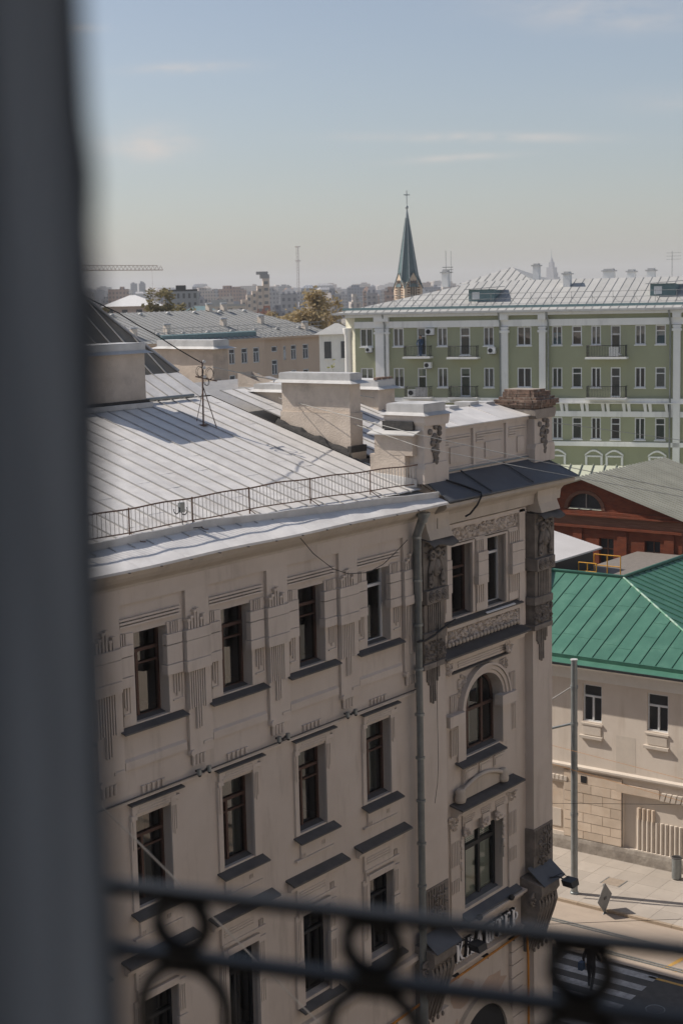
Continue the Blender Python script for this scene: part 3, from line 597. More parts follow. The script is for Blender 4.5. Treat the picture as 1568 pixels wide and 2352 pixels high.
# quoin strip and ground floor shop arch of the pavilion
qs = cp('quoin_strip', 38.62, 39.25, -24.4, -19.42, 23.04)
for i in range(8): cp('block', 38.6, 39.28, -19.88 - .42 * i, -19.5 - .42 * i, 23.0, STUCCO, qs)
am = MB(); n2 = 18
for i in range(n2):
    a0, a1 = math.pi * i / n2, math.pi * (i + 1) / n2; R0, R1 = 1.35, 1.7; cx, cz = 36.95, -22.3
    am.hexa([(cx + R0 * math.cos(a1), 22.98, cz + R0 * math.sin(a1)), (cx + R0 * math.cos(a0), 22.98, cz + R0 * math.sin(a0)), (cx + R0 * math.cos(a0), 23.2, cz + R0 * math.sin(a0)), (cx + R0 * math.cos(a1), 23.2, cz + R0 * math.sin(a1)),
             (cx + R1 * math.cos(a1), 22.98, cz + R1 * math.sin(a1)), (cx + R1 * math.cos(a0), 22.98, cz + R1 * math.sin(a0)), (cx + R1 * math.cos(a0), 23.2, cz + R1 * math.sin(a0)), (cx + R1 * math.cos(a1), 23.2, cz + R1 * math.sin(a1))])
part('shop_arch', am, PALE, HB)
m = MB(); m.prism([(36.95 + 1.34 * math.cos(math.pi * i / 16), -22.3 + 1.34 * math.sin(math.pi * i / 16)) for i in range(17)], 'y', 23.06, 23.14); part('shop_window', m, DARKF, HB)

PEEL = mat('bare_patch', (.50, .37, .29), (.42, .33, .27), scale=2.5, rough=.95, stain=(.52, .45, .36))
for cx_, cz_, rx_, rz_, sd_ in ((36.0, -20.25, .8, .5, 1), (37.6, -20.6, .9, .45, 2), (38.2, -21.6, .35, .8, 3), (35.6, -21.5, .4, .7, 4)):
    rn_ = random.Random(sd_); part('bare_patch', MB().prism([(cx_ + rx_ * rn_.uniform(.6, 1) * math.cos(2 * math.pi * i / 14), cz_ + rz_ * rn_.uniform(.6, 1) * math.sin(2 * math.pi * i / 14)) for i in range(14)], 'y', YW - .006, YW + .01), PEEL, HB)
# downpipe
m = MB(); m.tube([(33.38, 22.45, -5.75), (33.42, 22.6, -6.05), (33.42, 22.72, -6.35), (33.42, 22.72, -20)], .115, 14)
dp = part('downpipe', m, PIPE, HB)
for z in (-6.4, -7.55, -8.75, -9.95, -11.2, -12.4, -13.6, -14.8, -16.0, -17.2, -18.4): part('pipe_collar', shared('collar', lambda: MB().tube([(0, 0, -.03), (0, 0, .03)], .128, 14), PIPE), None, dp, loc=(33.42, 22.72, z))
part('rain_head', MB().lathe((33.40, 22.5, -5.98), [(.11, 0), (.13, .1), (.19, .2), (.2, .26)], 12), PIPE, dp)
part('conduit', MB().tube([(33.64, 22.98, -9.2), (33.64, 22.98, -10.55)], .03, 6), PIPE, HB)
# ---- roof of the corner building
TA = math.tan(rad(17.5))
def rz(y): return -5.52 + TA * (y - 22.4)
SW = 0.58
def sheet(y0, y1, w, zf, seed, nx=3, ny=7, amp=.008):
    rnd = random.Random(seed); m = MB(); vs = []; fs = []
    for j in range(ny + 1):
        for i in range(nx + 1):
            y = y0 + (y1 - y0) * j / ny; x = w * i / nx
            b = rnd.uniform(-amp, amp) if 0 < i < nx else 0
            vs.append((x, y, zf(y) + b))
    for j in range(ny):
        for i in range(nx): a = j * (nx + 1) + i; fs.append((a, a + 1, a + nx + 2, a + nx + 1))
    m.add(vs, fs, False)
    y = y0 + rnd.uniform(.8, 3.2)
    while y < y1 - .4 and ny > 4:                    # folded cross joints between the sheets
        m.hexa([(.015, y, zf(y)), (w - .015, y, zf(y)), (w - .015, y + .05, zf(y + .05)), (.015, y + .05, zf(y + .05)), (.015, y, zf(y) + .005), (w - .015, y, zf(y) + .005), (w - .015, y + .05, zf(y + .05) + .002), (.015, y + .05, zf(y + .05) + .002)]); y += rnd.uniform(2.6, 4.0)
    return m
def seam(y0, y1, zf, h=.034, w=.024):
    a, b = zf(y0), zf(y1)
    return MB().hexa([(-w / 2, y0, a), (w / 2, y0, a), (w / 2, y1, b), (-w / 2, y1, b), (-w / 2, y0, a + h), (w / 2, y0, a + h), (w / 2, y1, b + h), (-w / 2, y1, b + h)])
RF = part('roof', MB().quad((14, 22.5, rz(22.5) - .09), (34.45, 22.5, rz(22.5) - .09), (34.45, 30.7, rz(30.7) - .09), (14, 30.7, rz(30.7) - .09)), SEAM, HB)
for i in range(35):
    x = 34.42 - SW * (i + 1)
    s = link('roof_sheet', shared(f'rs{i % 9}', lambda: sheet(23.2, 30.68, SW - .004, rz, i), ROOFM), RF, (x, 0, 0))
    link('seam', shared('rseam', lambda: seam(23.15, 30.68, rz), SEAM), RF, (x, 0, 0))
def ye(x): return 22.38 - .012 * max(0, x - 26) + .02 * math.sin(x * 1.3)
def yg_(x):
    P = [(14, 23.3), (22.5, 23.38), (25.85, 23.45), (29.5, 23.07), (32, 22.85), (34.3, 22.62)]
    for (a, b), (c, d) in zip(P, P[1:]):
        if a <= x <= c: return b + (d - b) * (x - a) / (c - a)
    return 22.62
x = 14.0; k = 0
while x < 34.2:
    x2 = min(x + 1.45, 34.35); m = MB(); vs = []; n = 6
    for i in range(n + 1):
        xx = x + (x2 - .004 - x) * i / n
        e = ye(xx); e2 = e + .03 * math.sin(xx * 7)
        vs += [(xx, e, rz(e) + .012), (xx, (e + yg_(xx)) / 2, rz((e + yg_(xx)) / 2) + .018 + .01 * math.sin(xx * 5)), (xx, yg_(xx) + .02, rz(yg_(xx)) + .016), (xx, e - .005, rz(e) - .045)]
    fs = []
    for i in range(n):
        a, b = 4 * i, 4 * i + 4; fs += [(a, b, b + 1, a + 1), (a + 1, b + 1, b + 2, a + 2), (a, a + 3, b + 3, b)]
    part('eave_sheet', m.add(vs, fs, False), ROOFM, RF); x = x2
m = MB(); vs = []; n = 60                                     # the standing gutter: a folded upstand running at a slant across the eave
for i in range(n + 1):
    xx = 14 + 20.3 * i / n; y = yg_(xx); z = rz(y); w = .01 * math.sin(xx * 2.2) + .006 * math.sin(xx * 5.1)
    vs += [(xx, y - .03, z + .0), (xx, y - .045, z + .17 + w), (xx, y - .01, z + .18 + w), (xx, y + .13, z + .07), (xx, y + .3, rz(y + .3) + .012)]
fs = [(5 * i + j, 5 * i + 5 + j, 5 * i + 6 + j, 5 * i + 1 + j) for i in range(n) for j in range(4)]
part('standing_gutter', m.add(vs, fs, False), CAPM, RF)
for i in range(14): part('gutter_hook', shared('ghook', lambda: MB().hexa([(-.02, -.1, -.06), (.02, -.1, -.06), (.02, .1, -.04), (-.02, .1, -.04), (-.02, -.1, -.045), (.02, -.1, -.045), (.02, .1, -.025), (-.02, .1, -.025)]), SILL), None, RF, loc=(20.5 + .95 * i, ye(20.5 + .95 * i) + .06, rz(22.4) - .01))
# railing
def ry(x): return 23.55 + (.12 if x < 29 else .12 - .06 * (x - 29))
posts = [19.6, 21.7, 23.77, 25.8, 27.8, 30.06, 32.4, 34.55]
rl = part('roof_railing', MB().tube([(x, ry(x), rz(ry(x)) + .62 + .012 * math.sin(x * 3.1)) for x in [19.6 + .25 * i for i in range(61)]], .019, 6), RUST, HB)
part('lower_rail', MB().tube([(x, ry(x), rz(ry(x)) + .10 + .01 * math.sin(x * 2.3)) for x in [19.6 + .25 * i for i in range(61)]], .016, 6), RUST, rl)
for x in posts:
    y = ry(x); z = rz(y)
    part('post', MB().tube([(x, y, z), (x + random.uniform(-.02, .02), y, z + .64)], .018, 6), RUST, rl)
    part('brace', MB().tube([(x, y, z + .1), (x + .02, y - .32, rz(y - .32) + .02), (x + .12, y - .36, rz(y - .36) + .02)], .012, 5), RUST, rl)
x = 19.75
while x < 34.5:
    y = ry(x); part('baluster', shared('balu', lambda: MB().box(-.006, .006, -.006, .006, 0, .53), SEAM), None, rl, loc=(x, y, rz(y) + .10)); x += .128
# junction box with cable loops hanging on the rail
m = MB(); m.box(25.34, 25.48, 23.6, 23.68, rz(23.6) + .36, rz(23.6) + .58)
jb = tag(part('junction_box', m, PIPE), 'small grey junction box with looped black cable on the roof railing', 'junction box')
for a, b, r in ((25.25, .42, .09), (25.5, .38, .1)): part('cable_loop', MB().ring((a, 23.64, rz(23.64) + b), r, .012, 'y', 14, 5, math.pi * .9, math.pi * 2.2), BLACK, jb)
part('cable_tail', MB().tube([(25.4, 23.62, rz(23.6) + .36), (25.38, 23.6, rz(23.6) + .1), (25.5, 23.5, rz(23.5) + .02), (25.6, 23.2, rz(23.2) + .16)], .011, 5), BLACK, jb)
# upper roof behind the break
def rz2(y): return -2.90 + math.tan(rad(27)) * (y - 30.68)
def rz3(y): return rz2(32.0) + math.tan(rad(40)) * (y - 32.0)
UPM = mat('unlit_brown_roof_metal', (0.19, 0.165, 0.13), (0.13, 0.12, 0.10), scale=1.4, rough=0.5, metallic=0.25, stain=(0.25, 0.22, 0.17))  # brownish metal, the unlit dark of the steep slope put into its colour
ur = part('upper_roof', MB().quad((14, 30.7, rz2(30.7) - .05), (34.5, 30.7, rz2(30.7) - .05), (34.5, 32, rz2(32) - .05), (14, 32, rz2(32) - .05)), SEAM, HB)
for i in range(30):
    x = 34.5 - SW * (i + 1)
    link('roof_sheet', shared(f'ru{i % 4}', lambda: sheet(30.72, 32.0, SW - .004, rz2, i + 40, ny=3), ROOFM), ur, (x, 0, 0))
    link('seam', shared('ruseam', lambda: seam(30.72, 32.0, rz2), SEAM), ur, (x, 0, 0))
for i in range(30):                                             # upper, steeper slope, cut off along the hip
    x = 34.5 - SW * (i + 1); y1 = 32.0 + min(3.4, 2.35 * (i + .2) * SW)
    y2 = 32.0 + min(3.4, 2.35 * (i + 1.2) * SW)
    m = MB(); m.add([(x, 32.0, rz3(32.0)), (x + SW - .004, 32.0, rz3(32.0)), (x + SW - .004, y1, rz3(y1)), (x, y2, rz3(y2))], [(0, 1, 2, 3)])
    part('roof_sheet', m, UPM, ur)
    part('seam', MB().hexa([(x - .014, 32, rz3(32)), (x + .014, 32, rz3(32)), (x + .014, y2, rz3(y2)), (x - .014, y2, rz3(y2)), (x - .014, 32, rz3(32) + .045), (x + .014, 32, rz3(32) + .045), (x + .014, y2, rz3(y2) + .045), (x - .014, y2, rz3(y2) + .045)]), SEAM, ur)
hip = [(34.5, 32.0, rz3(32.0)), (34.5 - 3.4 / 2.35, 35.4, rz3(35.4)), (14, 35.4, rz3(35.4))]
part('hip_cap', MB().tube([(p[0], p[1], p[2] + .03) for p in hip], .05, 6), SEAM, ur)
part('rear_slope', MB().quad(hip[1], (14, 35.4, hip[1][2]), (14, 40, -3.6), (34.5, 40, -3.6)).add([hip[0], hip[1], (34.5, 40, -3.6)], [(0, 1, 2)]), UPM, ur)
part('break_pipe', MB().tube([(31.5, 30.62, -2.83), (33.6, 30.62, -2.83)], .045, 8), PIPE, HB)
# dark flashing strips and the gutter valley by the chimney
part('flashing', MB().quad((34.44, 24.3, rz(24.3) + .02), (34.62, 24.3, rz(24.3) + .02), (34.9, 31.5, rz(31) - .1), (34.44, 31.0, rz(31) + .02)), DKROOF, HB)
vr = part('valley_gutter', MB().quad((34.45, 24.25, -4.93), (39.9, 24.25, -4.93), (39.9, 24.95, -4.9), (34.45, 25.2, -4.9)).quad((34.45, 25.2, -4.9), (39.9, 24.95, -4.9), (39.9, 25.0, -4.66), (34.45, 25.3, -4.56)), DKROOF, HB)
rr = part('rear_roof', MB().quad((35.1, 25.0, rz(25.0) - .05), (40.6, 25.0, rz(25.0) - .05), (40.6, 33.5, rz(31.5) - .05), (35.1, 33.5, rz(31.5) - .05)), SEAM, HB)
for i in range(9):
    link('roof_sheet', shared(f'rr{i % 3}', lambda: sheet(25.05, 31.0, SW - .004, rz, i + 60), ROOFM), rr, (35.2 + SW * i, 0, 0)); link('seam', shared('rrs', lambda: seam(25.05, 31.0, rz), SEAM), rr, (35.2 + SW * i, 0, 0))

# ---- chimneys: plastered stacks with sheet metal caps
PLAST = mat('chimney_plaster', (0.60, 0.52, 0.44), (0.50, 0.43, 0.36), scale=2.0, rough=0.95, bump=0.7, bscale=22, stain=(0.30, 0.26, 0.23), streak=0.0)
DKFLASH = mat('dark_flashing', (0.075, 0.07, 0.065), (0.04, 0.04, 0.04), scale=7, rough=0.9, bump=.5, bscale=20)
def cap(x0, x1, y0, y1, z, h=.2, lip=.2, m=CAPM):
    c = MB(); rnd = random.Random(int(x0 * 100))
    c.box(x0, x1, y0, y1, z + .05, z + h)
    a = [(x0 - lip, y0 - lip, z - .02), (x1 + lip, y0 - lip, z - .025), (x1 + lip, y1 + lip, z), (x0 - lip, y1 + lip, z - .01)]; b = [(x0, y0, z + .06), (x1, y0, z + .06), (x1, y1, z + .06), (x0, y1, z + .06)]
    for i in range(4): j = (i + 1) % 4; c.quad(a[i], a[j], b[j], b[i])
    c.quad(a[3], a[2], a[1], a[0]); c.box(x0 + .02, x1 - .02, y0 + .02, y1 - .02, z + h, z + h + .02)
    return c
def rough_box(x0, x1, y0, y1, z0f, z1, seed, n=6, amp=.009):
    """plastered stack whose foot follows the roof and whose faces are not quite flat"""
    rnd = random.Random(seed); m = MB()
    def face(a, b):
        vs = []; fs = []; nz = 6
        for i in range(n + 1):
            for j in range(nz + 1):
                t = i / n; x = a[0] + (b[0] - a[0]) * t; y = a[1] + (b[1] - a[1]) * t; z0 = z0f(y); z = z0 + (z1 - z0) * j / nz
                jit = 0 if i in (0, n) else rnd.uniform(-amp, amp); nx, ny = (b[1] - a[1]), -(b[0] - a[0]); l = math.hypot(nx, ny)
                vs.append((x + nx / l * jit, y + ny / l * jit, z))
        for i in range(n):
            for j in range(nz): q = i * (nz + 1) + j; fs.append((q, q + nz + 1, q + nz + 2, q + 1))
        m.add(vs, fs, True)
    face((x0, y0), (x1, y0)); face((x1, y0), (x1, y1)); face((x1, y1), (x0, y1)); face((x0, y1), (x0, y0)); m.quad((x0, y0, z1), (x1, y0, z1), (x1, y1, z1), (x0, y1, z1)); return m
def low(y): return rz(y) - .12
ch_ = part('chimney', rough_box(34.55, 35.13, 25.66, 28.15, low, -3.30, 1), PLAST, HB)
ch_['label'] = 'long plastered chimney stack with slanting foot beside the light roof'
part('shaft', rough_box(34.60, 35.10, 25.70, 28.12, lambda y: -3.32, -2.42, 2), PLAST, ch_)
part('metal_cap', cap(34.58, 35.12, 25.66, 28.2, -2.45, .24, .22), CAPM, ch_)
m = MB(); vs = []; fs = []
for i in range(13):
    y = 25.62 + 2.6 * i / 12; w = .03 * math.sin(i * 1.7) + .02 * math.sin(i * 4.1)
    vs += [(34.535, y, rz(y) + .17 + w), (34.42, y, rz(y) + .10), (34.40, y, rz(y) + .03)]
for i in range(12): fs += [(3 * i, 3 * i + 1, 3 * i + 4, 3 * i + 3), (3 * i + 1, 3 * i + 2, 3 * i + 5, 3 * i + 4)]
part('flashing', m.add(vs, fs), DKFLASH, ch_)
part('flashing', MB().box(34.45, 35.2, 25.58, 25.70, rz(25.6) + .12, rz(25.6) + .30), DKFLASH, ch_); part('footing', MB().box(34.5, 35.16, 25.57, 25.68, rz(25.6) - .1, rz(25.6) + .12), PALE, ch_)
# second stack, lower, just behind
c2 = part('chimney', rough_box(36.3, 36.95, 27.6, 30.6, low, -2.86, 3), PLAST, HB); part('metal_cap', cap(36.3, 36.95, 27.5, 30.6, -2.88, .2, .14), CAPM, c2)
part('flue_mouth', MB().prism([(36.40 + .17 * math.cos(math.pi * i / 8), -3.12 + .14 * math.sin(math.pi * i / 8)) for i in range(9)], 'y', 27.57, 27.6), BLACK, c2)
c3 = part('chimney', rough_box(37.9, 38.6, 28.6, 32.6, low, -2.98, 4), PLAST, HB); part('metal_cap', cap(37.9, 38.6, 28.6, 32.6, -3.0, .12, .15), CAPM, c3)
c4 = part('chimney', rough_box(39.6, 40.5, 28.3, 31.0, low, -2.95, 5), PLAST, HB); part('metal_cap', cap(39.6, 40.5, 28.3, 31.0, -2.97, .25, .2), CAPM, c4)
for i in range(5): part('brick', shared('loosebrick', lambda: MB().box(-.12, .12, -.06, .06, 0, .07), BRICK), None, c4, loc=(39.7 + .16 * i, 28.4 + .1 * (i % 2), -2.70))
c5 = part('chimney', rough_box(38.9, 40.2, 26.6, 27.2, low, -3.42, 6), PLAST, HB); part('metal_cap', cap(38.9, 40.2, 26.6, 27.2, -3.44, .06, .12), CAPM, c5)
# left stack at the break of the roof
c6 = part('chimney', rough_box(29.0, 31.42, 30.42, 31.3, lambda y: -2.98, -1.46, 7), PLAST, HB); part('metal_cap', cap(29.0, 31.45, 30.4, 31.4, -1.48, .24, .16), CAPM, c6)
part('flashing', MB().box(28.9, 31.5, 30.36, 30.43, -2.98, -2.80), DKFLASH, c6); part('footing', MB().box(28.7, 31.56, 30.28, 30.38, -3.02, -2.88), CAPM, c6)
c7 = part('chimney', rough_box(40.0, 40.78, 35.5, 38.1, lambda y: -4.6, -1.72, 8), PLAST, HB); part('metal_cap', cap(40.0, 40.8, 35.45, 38.1, -1.75, .26, .2), CAPM, c7)
part('broken_edge', carve(39.9, 40.9, -3.2, -2.9, 35.45, 14, 77, 1.4), DKFLASH, c7, kind='stuff')
# ---- attic over the pavilion: two ornamented piers and the panelled parapet
EV = MB(); EV.hexa([(34.35, 22.28, -5.56), (41.5, 22.26, -5.62), (41.2, 23.3, -5.1), (34.6, 23.3, -5.06), (34.35, 22.28, -5.52), (41.5, 22.26, -5.58), (41.2, 23.3, -5.04), (34.6, 23.3, -5.0)])
ev = part('eave_roof', EV, DKROOF, HB)
EV2 = MB(); EV2.hexa([(41.5, 22.26, -5.62), (41.9, 40.0, -5.62), (41.0, 40.0, -5.05), (41.0, 23.3, -5.06), (41.5, 22.26, -5.58), (41.9, 40, -5.58), (41.0, 40, -5.0), (41.0, 23.3, -5.0)]); part('eave_roof', EV2, DKROOF, HB)
for x in (36.5, 38.8): part('seam', MB().hexa([(x, 22.28, -5.53), (x + .03, 22.28, -5.53), (x + .03, 23.3, -5.0), (x, 23.3, -5.0), (x, 22.28, -5.48), (x + .03, 22.28, -5.48), (x + .03, 23.3, -4.96), (x, 23.3, -4.96)]), DKROOF, ev)
part('cornice', MB().prism([(23.3, -5.6), (22.36, -5.62), (22.34, -5.70), (22.42, -5.78), (22.55, -5.82), (22.75, -5.92), (22.84, -6.02), (22.88, -6.3), (23.14, -6.32)], 'x', 34.3, 41.42), PALE, HB)
part('eave_cable', MB().tube([(35.3, 23.0, -5.1), (35.7, 22.7, -5.28), (35.95, 22.3, -5.47), (35.9, 22.24, -5.55), (35.75, 22.3, -5.8), (35.7, 22.5, -6.05), (35.55, 22.55, -6.1)], .028, 7), BLACK, HB)
def attic_pier(x0, x1, z1, mtl):
    p = part('attic_pier', MB().box(x0, x1, 23.12, 24.3, -5.1, z1), STUCCO, HB)
    part('base', MB().prism([(x0 - .06, -5.12), (x1 + .06, -5.12), (x1 + .06, -4.72), (x1 + .003, -4.58), (x0 - .003, -4.58), (x0 - .06, -4.72)], 'y', 23.07, 24.32), STUCCO, p)
    part('collar', MB().prism([(x0 - .003, z1 - .2), (x1 + .003, z1 - .2), (x1 + .07, z1 - .1), (x1 + .09, z1 + .08), (x0 - .09, z1 + .08), (x0 - .07, z1 - .1)], 'y', 23.04, 24.36), mtl, p)
    dm = MB(); xc = (x0 + x1) / 2
    for i in range(16):
        t = i / 16; dm.blob((xc + (1 - t) * .30 * math.sin(i * 2.4), 23.10, z1 - .25 - 1.0 * t), (.10, .06, .085), 8, 5)
    dm.ring((xc - .02, 23.08, z1 - .62), .1, .035, 'y', 12, 6); dm.ring((xc, 23.08, z1 - .98), .075, .03, 'y', 12, 6); dm.ring((xc, 23.08, z1 - 1.2), .06, .025, 'y', 12, 6)
    part('cartouche', dm, SOOT, p); return p
p1 = attic_pier(34.42, 35.48, -3.36, STUCCO)
m = MB(); z = -3.28
m.box(34.5, 35.45, 23.14, 24.3, z + .03, z + .27); part('metal_cap', cap(34.42, 35.48, 23.12, 24.34, -3.26, .27, .16), CAPM, p1)
part('side_ledge', MB().box(34.2, 34.44, 23.35, 24.6, -4.35, -3.78), PLAST, p1); part('ledge_cap', MB().hexa([(34.05, 23.2, -3.80), (34.44, 23.2, -3.70), (34.44, 24.75, -3.70), (34.05, 24.75, -3.80), (34.05, 23.2, -3.77), (34.44, 23.2, -3.66), (34.44, 24.75, -3.66), (34.05, 24.75, -3.77)]), CAPM, p1)
part('dark_gap', MB().box(34.30, 34.42, 23.4, 24.4, -3.66, -3.44), DKFLASH, p1)  # dark box filling the gap between ledge cap and collar
part('lean_stack', rough_box(34.2, 34.44, 23.6, 24.75, lambda y: -5.1, -4.34, 13), PLAST, p1)
part('tin_box', MB().hexa([(34.02, 23.5, -5.2), (34.3, 23.3, -5.2), (34.3, 24.5, -5.05), (34.02, 24.5, -5.05), (34.06, 23.5, -4.92), (34.34, 23.3, -5.0), (34.34, 24.5, -4.85), (34.06, 24.5, -4.85)]), CAPM, p1)
p2 = attic_pier(40.32, 41.40, -3.62, MORTAR)
bm = lambda: MB().box(-.118, .118, -.058, .058, 0, .066)
random.seed(5); zc = -3.56
for crs in range(8):
    out = (.03, .09, .15, .16, .05, -.03, -.04, -.07, -.10)[crs]; x0, x1, y0, y1 = 40.32 - out, 41.40 + out, 23.12 - out, 24.3 + out
    z = zc + .077 * crs
    if crs > 6: x1 -= .25 * (crs - 6)
    part('mortar_bed', MB().box(x0 + .02, x1 - .02, y0 + .02, y1 - .02, z - .008, z + .066), MORTAR, p2)
    nx = int((x1 - x0) / .25); ny = int((y1 - y0) / .25)
    for i in range(nx): part('brick', shared('brickx', bm, BRICK), None, p2, loc=(x0 + .125 + (x1 - x0 - .25) * i / max(1, nx - 1) + random.uniform(-.012, .012), y0 + .055 + random.uniform(-.015, .012), z + random.uniform(-.004, .004)))
    by = shared('bricky', lambda: MB().box(-.058, .058, -.118, .118, 0, .066), BRICK)
    for i in range(ny): part('brick', by, None, p2, loc=(x0 + .055 + random.uniform(-.012, .012), y0 + .25 + (y1 - y0 - .4) * i / max(1, ny - 1) + random.uniform(-.01, .01), z + random.uniform(-.004, .004)))
m = MB()
pw = part('parapet', MB().box(35.48, 40.32, 23.38, 23.8, -5.1, -3.70), STUCCO, HB)
for x in (37.2, 39.0): part('strip', MB().box(x, x + .12, 23.31, 23.39, -5.0, -3.74), STUCCO, pw)
for a, b in ((35.55, 37.1), (37.4, 38.9), (39.2, 40.2)):
    for j in range(4): part('groove_bar', MB().box(a, b if j < 2 else a + .45, 23.33, 23.39, -4.035 - .075 * j, -3.995 - .075 * j), STUCCO, pw)
    part('panel', MB().box(a + .5, b - .12, 23.335, 23.39, -4.75, -4.30), STUCCO, pw)
part('plinth', MB().box(35.5, 40.3, 23.32, 23.4, -5.12, -4.86), STUCCO, pw); part('drip_pipe', MB().tube([(35.5, 23.27, -4.93), (40.2, 23.27, -4.93)], .025, 6), PIPE, pw)
m = MB(); xx = 35.5
part('coping_moulding', MB().box(35.48, 40.32, 23.30, 23.82, -3.83, -3.74), STUCCO, pw)
for i, (a, b, dz) in enumerate(((35.5, 36.4, .0), (36.4, 37.6, .05), (37.6, 38.7, .02), (38.7, 39.6, .06), (39.6, 40.35, .0))):
    part('coping_sheet', MB().hexa([(a, 23.22, -3.73), (b - .005, 23.22, -3.73), (b - .005, 24.4, -3.42 + dz), (a, 24.4, -3.42 + dz), (a, 23.22, -3.70), (b - .005, 23.22, -3.70), (b - .005, 24.4, -3.38 + dz), (a, 24.4, -3.38 + dz)]), ROOFM, pw)
    part('coping_ridge', MB().box(a, a + .5, 24.35, 24.9, -3.5, -3.30 + dz), CAPM, pw)

# lettering of the shop sign, built letter by letter (thick and thin strokes with serifs)
SB = thing('shop_sign', 'white raised Cyrillic shop lettering on the corner facade below the big window', 'sign', (37.2, 22.95, -18.9))
def letter(ch, y0=0, y1=.025):
    h = .56; t = .11; n = .04; m = MB(); s = .035
    def st(x, w, z0=0, z1=h): m.box(x, x + w, y0, y1, z0, z1)
    def ser(x, w, z): m.box(x - .04, x + w + .04, y0, y1, z, z + s)
    def diag(xa, za, xb, zb, w): m.hexa([(xa, y0, za), (xa + w, y0, za), (xa + w, y1, za), (xa, y1, za), (xb, y0, zb), (xb + w, y0, zb), (xb + w, y1, zb), (xb, y1, zb)])
    if ch == 'К': st(.04, t); ser(.04, t, -.001); ser(.04, t, h - s); diag(.13, .2, .30, h, .05); diag(.30, 0, .15, .24, .085); ser(.32, .05, -.001); return m, .46
    if ch == 'Л': diag(.03, 0, .12, h, n); st(.25, t); m.box(.10, .34, y0, y1, h - s, h); ser(.25, t, -.001); ser(.03, n, -.001); return m, .43
    if ch == 'А': diag(.03, 0, .17, h, n); diag(.30, 0, .15, h, t); m.box(.09, .30, y0, y1, .13, .165); ser(.03, n, -.001); ser(.30, t, -.001); return m, .46
    if ch == 'Ш':
        for x in (.04, .2, .36): st(x, t * .9); ser(x, t * .9, h - s)
        m.box(.0, .48, y0, y1, -.001, s); return m, .52
    if ch == 'Т': st(.15, t); m.box(.0, .39, y0, y1, h - s, h); m.box(0, .03, y0, y1, h - .12, h); m.box(.36, .39, y0, y1, h - .12, h); ser(.15, t, -.001); return m, .42
    if ch == 'Е': st(.04, t); m.box(0, .31, y0, y1, h - s, h); m.box(0, .33, y0, y1, -.001, s); m.box(.1, .26, y0, y1, .21, .245); m.box(.29, .32, y0, y1, h - .1, h); m.box(.31, .34, y0, y1, 0, .1); return m, .38
    st(.04, t); ser(.04, t, -.001); m.box(0, .2, y0, y1, h - s, h); m.box(.1, .2, y0, y1, .19, .22)
    vs = []
    for i in range(11):
        a = math.pi / 2 - math.pi * i / 10
        for R, zz in ((.14, .125), (.07, .09)): vs += [(.19 + R * math.cos(a), y0, .315 + zz * math.sin(a)), (.19 + R * math.cos(a), y1, .315 + zz * math.sin(a))]
    m.add(vs, [f for i in range(10) for f in ((4 * i, 4 * i + 4, 4 * i + 6, 4 * i + 2), (4 * i + 1, 4 * i + 3, 4 * i + 7, 4 * i + 5), (4 * i, 4 * i + 1, 4 * i + 5, 4 * i + 4), (4 * i + 2, 4 * i + 6, 4 * i + 7, 4 * i + 3))]); return m, .36
xx = 35.28
for c in 'КЛАШТЕР':
    m, w = letter(c); lt = part('letter', m, LETTER, SB, loc=(xx, 22.84, -18.98)); part('return', letter(c, .026, .13)[0], DARKF, lt, loc=(xx, 22.84, -18.98)); xx += w * 1.16
part('backing_rail', MB().box(35.25, 38.85, 23.02, 23.06, -18.74, -18.70), DARKF, SB)
# orange gas pipe along the ledge and down
gp = tag(part('gas_pipe', MB().tube([(30.5, 22.86, -19.55), (35.0, 22.86, -19.40), (38.75, 22.86, -19.36), (39.15, 22.8, -19.4), (39.2, 22.78, -20.2), (39.2, 22.78, -24)], .035, 8), ORANGE), 'thin orange gas pipe under the shop lettering on the corner house', 'pipe')
for x in (35.4, 37.0, 38.5): part('bracket', MB().box(x, x + .03, 22.86, 23.1, -19.46, -19.30), DARKF, gp)
# ================================================================== green-roofed house across the side street
GRN = mat('green_roof_metal', (0.055, 0.165, 0.115), (0.044, 0.135, 0.094), scale=1.3, rv=.07, rough=0.45, spec=0.5, stain=(0.085, 0.20, 0.145))
GRN2 = mat('green_seam', (0.046, 0.14, 0.097), (0.036, 0.115, 0.08), scale=4, rough=0.45)
HW = mat('house_plaster', (0.70, 0.625, 0.54), (0.64, 0.565, 0.485), scale=0.8, rough=0.92, bump=.3, bscale=40, stain=(0.50, 0.42, 0.34), streak=.7)
HWP = mat('repair_plaster', (0.62, 0.55, 0.47), (0.56, 0.50, 0.43), scale=3, rough=0.92)
STONE = mat('house_stone', (0.66, 0.55, 0.44), (0.56, 0.46, 0.36), scale=1.6, rough=0.9, rv=.12, bump=.4, bscale=30, stain=(0.60, 0.44, 0.30))
PLINTH = mat('grey_plinth', (0.40, 0.36, 0.31), (0.24, 0.21, 0.18), scale=2.2, rough=0.95, bump=.9, bscale=9)
XG = 57.2
GH = thing('green_roof_house', 'low beige house with bright green seamed metal roof across the side street', 'building', (61.0, 32.0, -24.0))
def gx(mb): mb.ex = Vector((0, -1, 0)); mb.ey = Vector((1, 0, 0)); return mb      # local x runs to the right along the street front (-Y), local y into the house
def GB(): m = gx(MB()); m.o = Vector((XG, 0, 0)); return m                        # so local x = -Y, local y = X - XG
gwin = [(-30.52, -29.62, -18.2, -16.58), (-27.55, -26.6, -18.18, -16.57), (-24.7, -23.8, -18.18, -16.57), (-33.4, -32.5, -18.18, -16.57)]
